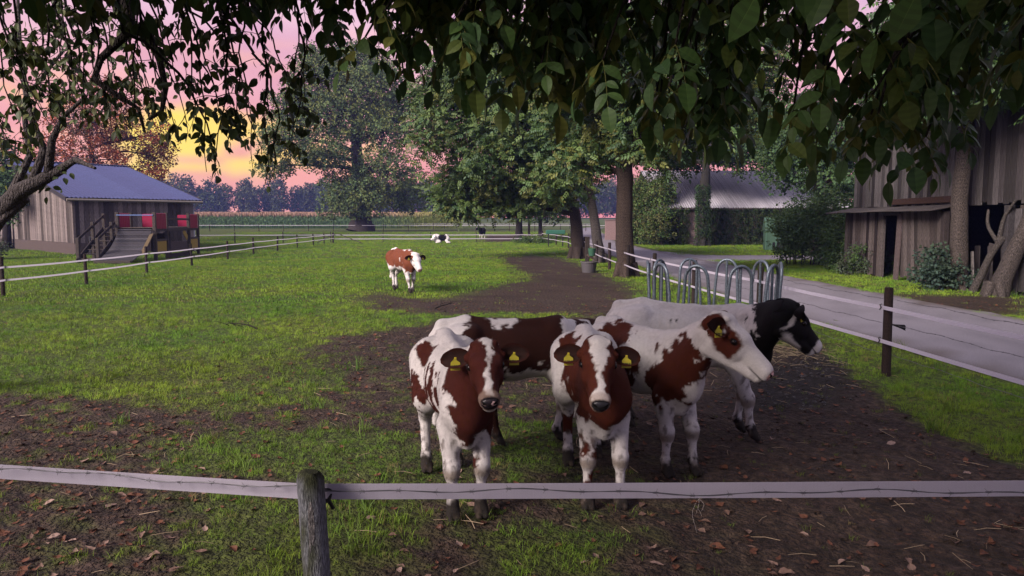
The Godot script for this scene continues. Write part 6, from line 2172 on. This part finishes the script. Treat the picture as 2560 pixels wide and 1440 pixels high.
# the big walnut whose low boughs hang over the camera
func build_overhang() -> void:
	var at := Vector3(4.6, 0, 1.2)
	var root := thing("overhanging_walnut", "large walnut tree whose low leafy boughs hang across the top of the view", "tree", at)
	var w := Shape.new()
	w.col = Color(0.055, 0.045, 0.040)
	trunk(w, dots([0, -0.2, 0, 0, 0.7, 0, -0.05, 2.0, 0, -0.2, 3.2, -0.2, -0.4, 5.5, -0.3]), PackedFloat32Array([0.40, 0.32, 0.29, 0.26, 0.15]))
	var boughs := [
		dots([-0.2, 3.0, -0.2, -1.4, 3.35, -1.8, -2.6, 3.30, -3.4, -3.9, 3.15, -4.4, -5.4, 3.02, -5.2, -6.4, 2.96, -5.8]),
		dots([-0.2, 3.1, -0.2, -1.2, 3.0, -2.6, -1.9, 2.86, -4.0, -3.0, 2.80, -4.7, -4.2, 2.74, -5.0]),
		dots([-0.1, 2.9, -0.3, -1.3, 2.72, -2.4, -2.3, 2.62, -3.6, -2.9, 2.56, -4.0]),
		dots([-0.2, 2.9, -0.2, -0.9, 2.74, -2.2, -1.4, 2.62, -3.9, -1.8, 2.55, -4.4])]
	for b in boughs:
		w.tube(b, taper(b.size(), 0.085, 0.016), 9, false, 0.06)
	var leaves := []   # [transform, tone number]
	var stalks := Shape.new()
	stalks.col = Color(0.11, 0.125, 0.035)
	var tips := dots([1.04, 2.08, -2.72, 0.09, 2.31, -2.92, 1.94, 2.17, -2.72, -0.91, 2.59, -3.79, 1.88, 2.55, -3.17, -0.09, 2.28, -3.43, -0.07, 2.42, -3.72, -0.63, 2.54, -4.58, 0.91, 2.21, -2.73, 1.28, 1.93, -2.61, 1.81, 1.96, -3.33, -0.46, 2.43, -3.59, -0.14, 2.77, -4.27, 0.28, 2.14, -3.14, 0.59, 2.59, -3.21, 0.46, 2.63, -3.77, 0.18, 2.51, -3.90, 1.11, 2.57, -3.18, 2.07, 1.90, -3.41, 1.03, 2.41, -3.10, 1.63, 1.95, -3.88, -0.22, 2.12, -2.96, 0.16, 2.12, -3.37, 0.88, 1.93, -3.33, -0.15, 2.96, -4.42, -1.13, 2.67, -3.55, -0.31, 2.43, -3.31, -0.34, 2.34, -3.23, 1.52, 1.85, -2.81, 0.34, 2.07, -2.76, -0.13, 2.25, -3.88, -0.27, 2.40, -4.26, 1.05, 2.18, -3.38, 1.93, 2.37, -2.65, 0.01, 2.64, -4.41, 0.87, 2.04, -3.27, 0.16, 2.34, -3.53, 1.36, 2.21, -2.03, 0.87, 2.50, -2.94, 0.41, 2.30, -3.27, 1.28, 1.86, -2.56, 1.22, 2.07, -2.89, 0.70, 2.09, -4.02, -0.47, 2.73, -4.05, 0.58, 2.44, -3.16, 1.15, 2.05, -2.15, 0.40, 2.59, -4.20, -0.85, 2.55, -3.74, 0.86, 2.23, -3.56, 1.72, 2.33, -2.93, 1.44, 2.37, -2.49, 1.07, 2.32, -2.31, 0.23, 2.22, -3.35, -1.13, 2.60, -3.95, 0.64, 2.00, -3.25, 1.77, 1.82, -3.23, -0.18, 2.33, -3.26, 1.25, 1.92, -3.12, 0.91, 1.95, -3.12, 1.94, 2.11, -2.57, 0.80, 2.20, -2.81, -0.78, 2.71, -3.90, 0.93, 2.04, -3.81, 1.10, 2.36, -2.93, -0.01, 2.14, -3.00, 0.76, 2.30, -3.25, 0.56, 1.96, -2.63, -0.62, 2.42, -4.13, 1.60, 2.07, -3.02, -1.03, 2.44, -4.24, 0.74, 2.27, -3.10, 0.88, 2.17, -3.31, 1.94, 2.30, -2.71, 1.01, 2.00, -2.37, 0.93, 2.26, -2.50, 0.44, 2.26, -3.17, -0.09, 2.37, -3.07, 1.25, 2.39, -3.13, 1.86, 2.08, -3.32, 1.44, 2.15, -2.02, -0.60, 2.20, -3.03, -1.63, 2.74, -3.97, 0.21, 2.33, -3.47, -0.23, 2.55, -3.39, 0.04, 2.31, -3.85, -1.45, 2.79, -4.44, 0.40, 2.19, -3.12, -0.20, 2.21, -2.69, 0.42, 2.61, -3.66, -0.22, 2.20, -3.40, -1.74, 2.89, -4.18, 0.12, 2.31, -4.06, -0.80, 2.59, -3.41, 0.39, 2.20, -3.50, 1.83, 2.15, -2.65, 1.17, 2.10, -2.38, 1.75, 1.80, -3.09, 1.34, 1.86, -3.20, 1.59, 2.03, -2.31, 0.48, 2.63, -3.34, 0.11, 2.06, -2.94, 2.06, 2.45, -2.96, 0.10, 2.20, -3.28, 1.70, 1.91, -3.32, 0.90, 1.93, -3.29, 0.25, 2.60, -3.20, -0.01, 2.78, -3.83, -0.32, 2.26, -3.69, 0.62, 2.50, -2.89, 1.43, 1.88, -2.92, 0.66, 2.65, -3.43, 0.21, 2.13, -3.39, 0.45, 2.60, -3.22, -0.37, 2.35, -3.27, 1.56, 1.86, -3.22, 2.02, 2.34, -3.18, 1.07, 1.88, -2.79, 1.29, 2.13, -3.24, 0.66, 1.98, -2.92, -0.55, 2.33, -3.90, 0.64, 1.99, -3.16, -0.11, 2.64, -4.32, -1.39, 2.59, -3.17, -2.12, 3.04, -4.78, -0.53, 2.35, -3.90, 0.35, 2.24, -4.18, -0.18, 2.43, -3.36, 0.24, 2.19, -3.54, 0.74, 2.06, -3.89, -1.28, 2.66, -4.19, -1.67, 2.81, -3.98, 0.34, 2.22, -3.26, 0.76, 2.02, -3.33, -0.06, 2.75, -4.16, 1.79, 2.07, -3.15, -0.10, 2.26, -2.89, -1.59, 3.10, -4.70, 1.36, 2.19, -2.95, 1.01, 1.93, -3.32, -1.40, 2.72, -4.20, -0.20, 2.23, -2.77, 0.54, 2.31, -3.54, 2.44, 2.54, -3.31, 0.56, 2.09, -2.53, -0.07, 2.53, -3.78, -0.67, 2.62, -3.22, -0.10, 2.66, -3.81, 0.16, 2.63, -3.80, -0.48, 2.24, -2.76, 2.08, 2.50, -3.29, 0.91, 1.92, -3.24, 2.13, 2.38, -3.37, 0.23, 2.46, -4.19, -1.02, 2.80, -4.20, 0.79, 2.32, -2.73, 2.21, 2.06, -3.50])
	for tip in tips:
		var end := tip - at + Vector3(0, 0.085 * -tip.z, 0)
		var best := Vector3()
		var q := 1e9
		for b in boughs:
			for k in b.size() - 1:
				for s in 6:
					var e: Vector3 = b[k].lerp(b[k + 1], s / 5.0)
					var d := e.distance_to(end + Vector3(0, 0.5, 0.2))
					if d < q:
						q = d
						best = e
		var path := bent(best, end, 0.12, 0.05, 8)
		w.tube(path, taper(9, 0.013, 0.0042), 6, false)
		for k in range(2, 9):
			if k < 8 and rng.randf() < 0.35:
				continue
			compound(path[k], leaves, stalks, (path[k] - path[k - 1]).normalized())
			if k > 5:
				compound(path[k], leaves, stalks, (path[k] - path[k - 1]).normalized())
	# a long leafy spray hanging nearest of all
	for b in [[1.45, 2.75, -1.9, 0.53, 2.19, -1.62], [1.6, 2.7, -1.9, 0.79, 2.28, -1.86], [1.9, 2.75, -1.8, 1.00, 2.26, -1.84], [2.1, 2.6, -1.9, 1.25, 2.35, -1.75]]:
		var p0 := Vector3(b[0], b[1], b[2]) - at
		var p1 := Vector3(b[3], b[4], b[5]) - at
		w.tube(bent(boughs[3][2], p0, 0.05, 0.04), taper(7, 0.012, 0.008), 6, false)
		var path := bent(p0, p1, 0.05, 0.02, 8)
		stalks.tube(path, taper(9, 0.006, 0.002), 6, false)
		for k in range(2, 9):
			for s in ([-1.0, 1.0] if k < 8 else [0.0]):
				if rng.randf() < 0.25:
					continue
				var fwd := (path[k] - path[k - 1]).normalized()
				var across := fwd.cross(Vector3(0.2, 0.5, 1)).normalized()
				var d: Vector3 = (fwd * 0.5 + across * s * 0.8 + Vector3(0, -0.45, 0.1)).normalized()
				var g := rng.randf_range(0.085, 0.135)
				leaves.append([Transform3D(turned(d, Vector3(rng.randfn() * 0.3, 0.35, 1.0 + rng.randfn() * 0.3)) * Basis.from_scale(Vector3(g, g, g)), path[k]), rng.randi() % 4])
	# three hundred leaves that show largest are single parts, the rest one mass
	var eye := Vector3(0, 1.7, 0) - at
	var ranked := []
	for l in leaves:
		var t: Transform3D = l[0]
		var c := t * Vector3(0, 0.5, 0) - eye
		var show := t.basis.y.length() / maxf(0.3, c.length())
		if c.z > -0.5 or absf(c.x / c.z) > 0.78 or c.y / -c.z > 0.36:
			show = 0.0
		ranked.append([show, l])
	ranked.sort_custom(func(a, b): return a[0] > b[0])
	var tones := [Color(0.050, 0.100, 0.028), Color(0.060, 0.115, 0.030), Color(0.042, 0.088, 0.032), Color(0.080, 0.115, 0.026), Color(0.100, 0.112, 0.025), Color(0.050, 0.095, 0.038)]
	var shapes := []
	for k in 12:
		var s := Shape.new()
		s.col = tones[k % tones.size()]
		add_leaf(s, Transform3D(), 10, 1.0, rng.randf_range(0.56, 0.72), rng.randf_range(0.05, 0.35), rng.randf_range(0.10, 0.40), true, 0.05)
		shapes.append(s.mesh())
	var pale := Shape.new()
	pale.col = Color.WHITE
	add_leaf(pale, Transform3D(), 7, 1.0, 0.55, 0.2, 0.25, true, 0.05)
	var where := []
	var tint := PackedColorArray()
	for k in ranked.size():
		var l: Array = ranked[k][1]
		if k < 300:
			put("leaf", shapes[(l[1] as int) + 6 * (k % 2)], mats.leaf, root).transform = l[0]
		else:
			where.append(l[0])
			tint.append((tones[l[1]] as Color) * rng.randf_range(0.8, 1.2))
	# leaf blocks added out of view, placed to shade the tape, boughs and ground
	var far := []
	var far_tint := PackedColorArray()
	var cm := compound_mesh(7, 0.42)
	for k in 11000:
		var p := Vector3(rng.randf_range(-0.7, 4.5), rng.randf_range(3.0, 4.6), rng.randf_range(-2.7, 3.0)) - at
		if k > 4800:
			p = Vector3(rng.randf_range(-4.5, 4.0), rng.randf_range(3.0, 4.5), rng.randf_range(0.3, 4.5)) - at
		if k > 7300:
			p = Vector3(rng.randf_range(-2.8, 0.1), rng.randf_range(3.0, 3.8), rng.randf_range(-3.9, -2.2)) - at
		if k > 9000:
			p = Vector3(rng.randf_range(-5.0, 4.0), rng.randf_range(4.4, 7.0), rng.randf_range(-5.5, 3.5)) - at
		far.append(Transform3D(turned(Vector3(rng.randfn(), -0.7, rng.randfn()), Vector3(rng.randfn() * 0.4, 1, rng.randfn() * 0.4)) * Basis.from_scale(Vector3.ONE * rng.randf_range(0.24, 0.34)), p))
		far_tint.append((tones[rng.randi() % 6] as Color) * rng.randf_range(0.8, 1.2))
	scatter("crown", cm, mats.leaf, far, far_tint, root)  # the added shading leaf blocks, all out of view
	scatter("foliage", pale.mesh(), mats.leaf, where, tint, root)
	put("leaf_stalks", stalks.mesh(), mats.leaf, root)
	put("trunk", w.mesh(), mats.bark, root)


func compound(at: Vector3, leaves: Array, stalks: Shape, along: Vector3) -> void:
	var side := Vector3(rng.randfn(), 0, rng.randfn()).normalized()
	var dir := (along * 0.3 + side * 0.8 + Vector3(0, -0.45, 0)).normalized()
	var long := rng.randf_range(0.11, 0.19)
	var face := Vector3(side.x * 0.5 + rng.randfn() * 0.2, 0.9, side.z * 0.5 + rng.randfn() * 0.2)
	var path := PackedVector3Array()
	for k in 6:
		var t := k / 5.0
		path.append(at + dir * long * t + Vector3(0, -long * 0.45 * t * t, 0))
	stalks.tube(path, taper(6, 0.0024, 0.0012), 5, false)
	var tone := rng.randi() % 6
	var n := rng.randi_range(2, 3)
	for k in n * 2 + 1:
		var t := 1.0 if k == n * 2 else 0.35 + 0.55 * float(k / 2) / maxf(1.0, n - 1)
		var p := path[mini(5, int(t * 5.0))]
		var s := 0.0 if k == n * 2 else (1.0 if k % 2 == 0 else -1.0)
		var fwd := (path[5] - path[4]).normalized() if t > 0.9 else dir
		var across := fwd.cross(face).normalized()
		var d := (fwd * (1.0 if s == 0.0 else 0.55) + across * s * 0.9 + Vector3(0, -0.35, 0) + Vector3(rng.randfn(), rng.randfn(), rng.randfn()) * 0.12).normalized()
		var g := rng.randf_range(0.045, 0.100) * (1.2 if s == 0.0 else 1.0)
		leaves.append([Transform3D(turned(d, face + Vector3(rng.randfn(), 0, rng.randfn()) * 0.25) * Basis.from_scale(Vector3(g, g, g)), p), tone if rng.randf() < 0.8 else rng.randi() % 6])


# ---------------------------------------------------------------- small things
func dry_leaf() -> ArrayMesh:
	var m := Shape.new()
	var tone := Color(0.10, 0.060, 0.045).lerp(Color(0.24, 0.165, 0.135), rng.randf())
	if rng.randf() < 0.3:
		tone = Color(0.09, 0.038, 0.022)
	m.col = tone
	var rows := 5
	var p := []
	var curl := rng.randf_range(-0.5, 0.9)
	var fold := rng.randf_range(0.15, 0.8)
	for k in rows + 1:
		var t := float(k) / rows
		var w := 0.31 * sin(PI * clampf(pow(t, 0.8), 0.02, 0.98)) * rng.randf_range(0.75, 1.2)
		var y := curl * (t - 0.5) * (t - 0.5) + rng.randf_range(-0.03, 0.03)
		var r := []
		for q in 5:
			var s := q / 2.0 - 1.0
			r.append(Vector3(w * s, y + fold * w * s * s + rng.randf_range(-0.03, 0.03), t - 0.5))
		p.append(r)
	for k in rows:
		for q in 4:
			m.col = tone * rng.randf_range(0.85, 1.15)
			m.quad(p[k][q], p[k + 1][q], p[k + 1][q + 1], p[k][q + 1])
	m.col = tone * 0.7
	m.tube(PackedVector3Array([Vector3(0, 0, 0.5), Vector3(0.03, 0.03, 0.62), Vector3(0.06, 0.02, 0.75)]), PackedFloat32Array([0.012, 0.010, 0.008]), 4)
	return m.mesh()


func clod_mesh() -> ArrayMesh:
	var m := Shape.new()
	var rings := 4
	var sides := 7
	var p := []
	for k in rings + 1:
		var a := PI * k / rings
		var r := []
		for s in sides:
			var b := TAU * s / sides
			var w := rng.randf_range(0.72, 1.15)
			r.append(Vector3(sin(a) * cos(b) * w, cos(a) * 0.6 * w, sin(a) * sin(b) * w))
		p.append(r)
	for k in rings:
		for s in sides:
			m.quad(p[k][s], p[k][(s + 1) % sides], p[k + 1][(s + 1) % sides], p[k + 1][s])
	return m.mesh()


func lying(x: float, z: float, g: float, up := 0.004) -> Transform3D:
	var tilt := Basis(Vector3.UP, rng.randf() * TAU).rotated(Vector3(1, 0, 0), rng.randf_range(-0.3, 0.3)).rotated(Vector3(0, 0, 1), rng.randf_range(-0.3, 0.3))
	return Transform3D(tilt * Basis.from_scale(Vector3.ONE * g), Vector3(x, ground_height(x, z) + up, z))


func build_small() -> void:
	# dry leaves: the largest in view singly, the others as one litter
	var kinds := []
	for k in 14:
		kinds.append(dry_leaf())
	var spots := []
	for k in 11000:
		var z := -sqrt(lerpf(4.0, 240.0, pow(rng.randf(), 1.6)))
		var x := rng.randf_range(-1, 1) * (-z * 0.76 + 0.4)
		var s := soil(x, z)
		var many := 0.22 + 0.9 * smoothstep(-0.6, -3.0, x) * smoothstep(-9.0, -6.5, z) + 0.4 * smoothstep(0.0, 0.5, fuzz(x, z, 260.0))
		if z > -3.4:
			many += 0.3
		if rng.randf() > s * many + 0.02 or on_road(x, z):
			continue
		spots.append(Vector3(x, z, rng.randf_range(0.028, 0.062) * (1.4 if rng.randf() < 0.2 else 1.0)))
	spots.sort_custom(func(a, b): return a.z / Vector2(a.x, a.y).length() > b.z / Vector2(b.x, b.y).length())
	var single := 0
	var where := []
	var tint := PackedColorArray()
	for s in spots:
		var seen: bool = absf(s.x / s.y) < 0.70 and s.y < -2.55
		if seen and single < 300:
			single += 1
			var o := put("fallen_leaf", kinds[rng.randi() % kinds.size()], mats.dry_leaf)
			o.transform = lying(s.x, s.y, s.z, 0.008)
			tag(o, "dry curled brown leaf fallen on the bare soil by the front fence", "leaf", "dry leaves fallen on the soil")
		else:
			where.append(lying(s.x, s.y, s.z, 0.008))
			tint.append(Color(1, 1, 1) * rng.randf_range(0.7, 1.2))
	tag(scatter("leaf_litter", kinds[3], mats.dry_leaf, where, tint), "litter of small dry leaves scattered over the trampled soil", "leaf litter")

	# clods, straw and dung
	where = []
	tint = PackedColorArray()
	for k in 9000:
		var z := -sqrt(lerpf(4.0, 420.0, pow(rng.randf(), 1.5)))
		var x := rng.randf_range(-1, 1) * (-z * 0.74 + 0.4)
		if rng.randf() > soil(x, z) * (0.35 + 0.9 * clampf(0.3 + fuzz(x, z, 300.0), 0.0, 1.0)) or on_road(x, z):
			continue
		where.append(lying(x, z, rng.randf_range(0.006, 0.022) * (1.0 - z * 0.02), -0.002))
		var c := ground_color(x, z)
		tint.append(c * rng.randf_range(0.7, 1.3))
	tag(scatter("clods", clod_mesh(), mats.ground, where, tint), "loose clods of trodden earth over the bare soil", "soil")
	where = []
	tint = PackedColorArray()
	for k in 1100:
		var p := Vector2(rng.randf_range(1.8, 4.4), rng.randf_range(-9.4, -6.0))
		if inside(dung, p) + rng.randf_range(-0.4, 0.3) < -0.05:
			continue
		where.append(lying(p.x, p.y, rng.randf_range(0.008, 0.028), -0.004))
		tint.append(Color(0.020, 0.017, 0.017) * rng.randf_range(0.6, 1.3))
	tag(scatter("wet_mud", clod_mesh(), mat("slick", Color.WHITE, 0.35), where, tint), "dark wet churned mud and dung beside the feeder", "mud")
	var straw := Shape.new()
	straw.tube(PackedVector3Array([Vector3(-0.5, 0, 0), Vector3(0, 0.03, 0.05), Vector3(0.5, 0, 0)]), PackedFloat32Array([0.014, 0.014, 0.010]), 4)
	where = []
	tint = PackedColorArray()
	for k in 2200:
		var z := -sqrt(lerpf(4.0, 150.0, pow(rng.randf(), 1.5)))
		var x := rng.randf_range(-1, 1) * (-z * 0.74 + 0.3)
		var near_feeder := 1.0 - smoothstep(0.6, 2.4, Vector2(x - 3.2, z + 9.4).length())
		if rng.randf() > soil(x, z) * 0.35 + near_feeder:
			continue
		where.append(lying(x, z, rng.randf_range(0.05, 0.16), 0.012))
		tint.append(Color(0.30, 0.23, 0.15) * rng.randf_range(0.6, 1.2))
	for k in 350:
		var x := 3.45 + rng.randfn() * 0.35
		var z := -9.3 + rng.randfn() * 0.5
		where.append(lying(x, z, rng.randf_range(0.08, 0.2), rng.randf_range(0.01, 0.06)))
		tint.append(Color(0.26, 0.21, 0.13) * rng.randf_range(0.5, 1.1))
	tag(scatter("straw", straw.mesh(), mats.dry_leaf, where, tint), "stalks of straw strewn over the soil and round the feeder", "straw")

	# the black tub and the bucket on its post
	var tub := thing("rubber_tub", "round black rubber tub standing on the soil under the walnut trees", "tub", Vector3(2.62, 0, -24.5))
	var m := Shape.new()
	m.col = Color(0.07, 0.066, 0.068)
	m.lathe(Vector3.ZERO, PackedVector2Array([Vector2(0.22, 0.0), Vector2(0.25, 0.18), Vector2(0.275, 0.36), Vector2(0.255, 0.36), Vector2(0.235, 0.18), Vector2(0.20, 0.06), Vector2(0.0, 0.06)]), 22)
	put("bowl", m.mesh(), mats.plastic, tub)
	m = Shape.new()
	m.col = Color(0.10, 0.096, 0.098)
	m.lathe(Vector3.ZERO, PackedVector2Array([Vector2(0.272, 0.34), Vector2(0.298, 0.345), Vector2(0.300, 0.375), Vector2(0.262, 0.378)]), 22)
	put("rim", m.mesh(), mats.plastic, tub)
	var stand := thing("wooden_post", "square dark post standing between the two leaning walnut trunks", "post", Vector3(2.82, 0, -27.0))
	m = Shape.new()
	m.col = Color(0.06, 0.048, 0.042)
	m.box(Transform3D(Basis(), Vector3(0, 0.57, 0)), Vector3(0.16, 1.2, 0.16), 0.012)
	put("shaft", m.mesh(), mats.wood, stand)
	m = Shape.new()
	m.col = Color(0.16, 0.12, 0.10)
	m.beam(Vector3(-0.02, 0.50, 0.10), Vector3(0.26, 0.32, 0.10), 0.07, 0.03)
	put("bracket", m.mesh(), mats.wood, stand)
	var bucket := thing("green_bucket", "green plastic feeding bucket hung on the square post", "bucket", Vector3(2.98, 0.46, -26.85))
	m = Shape.new()
	m.col = Color(0.035, 0.09, 0.055)
	m.lathe(Vector3.ZERO, PackedVector2Array([Vector2(0.0, 0.0), Vector2(0.11, 0.0), Vector2(0.155, 0.28), Vector2(0.145, 0.28), Vector2(0.10, 0.02), Vector2(0.0, 0.02)]), 18)
	put("pail", m.mesh(), mats.plastic, bucket)
	m = Shape.new()
	m.col = Color(0.05, 0.05, 0.05)
	var arc := PackedVector3Array()
	for k in 9:
		var a := PI * k / 8.0
		arc.append(Vector3(cos(a) * 0.15, 0.27 + sin(a) * 0.12, 0))
	m.tube(arc, taper(9, 0.004, 0.004), 5)
	put("handle", m.mesh(), mats.wire, bucket)
	var trough := thing("green_trough", "small green trough on legs near the far end of the lane fence", "trough", Vector3(3.05, 0, -50.5))
	m = Shape.new()
	m.col = Color(0.03, 0.10, 0.07)
	m.box(Transform3D(Basis(), Vector3(0, 1.02, 0)), Vector3(1.35, 0.30, 0.4), 0.04)
	put("basin", m.mesh(), mats.plastic, trough)
	for x in [-0.5, 0.5]:
		m = Shape.new()
		m.col = Color(0.04, 0.04, 0.04)
		m.box(Transform3D(Basis(), Vector3(x, 0.43, 0)), Vector3(0.07, 0.88, 0.3), 0.01)
		put("leg", m.mesh(), mats.wood, trough)
	# sticks fallen on the grass
	for s in [[-4.3, -11.3, "dark twiggy stick lying on the grass left of the calves"], [-1.35, -14.2, "thin dark branch lying on the edge of the bare soil"]]:
		var o := thing("fallen_stick", s[2], "stick", Vector3(s[0], 0.03, s[1]), rng.randf() * TAU)
		var w := Shape.new()
		w.col = Color(0.045, 0.036, 0.03)
		w.tube(bent(Vector3(-0.3, 0, 0), Vector3(0.3, 0.05, 0.05), 0.03, 0.03), taper(7, 0.014, 0.005), 6)
		put("stem", w.mesh(), mats.bark, o)
		for k in 4:
			w = Shape.new()
			w.col = Color(0.045, 0.036, 0.03)
			var a := Vector3(-0.15 + k * 0.12, 0.03, 0.01)
			w.tube(bent(a, a + Vector3(0.16, 0.06 + 0.03 * (k % 2), 0.14 * (1.0 if k % 2 == 0 else -1.0)), 0.02, 0.02), taper(7, 0.007, 0.003), 5)
			put("twig", w.mesh(), mats.bark, o)
	# a pale plume of hair caught on the barbed wire
	var wisp := thing("wisp_of_hair", "pale wisp of hair caught on the barbed wire", "hair", Vector3(0.565, 0.865, -2.112))
	m = Shape.new()
	m.col = Color(0.45, 0.40, 0.36)
	for k in 4:
		var e := Vector3(rng.randf_range(-0.03, 0.02), -rng.randf_range(0.03, 0.10), rng.randf_range(0.01, 0.05))
		m.tube(bent(Vector3.ZERO, e, 0.01, 0.012), taper(7, 0.0006, 0.0003), 4, false)
	put("strands", m.mesh(), mats.dry_leaf, wisp)
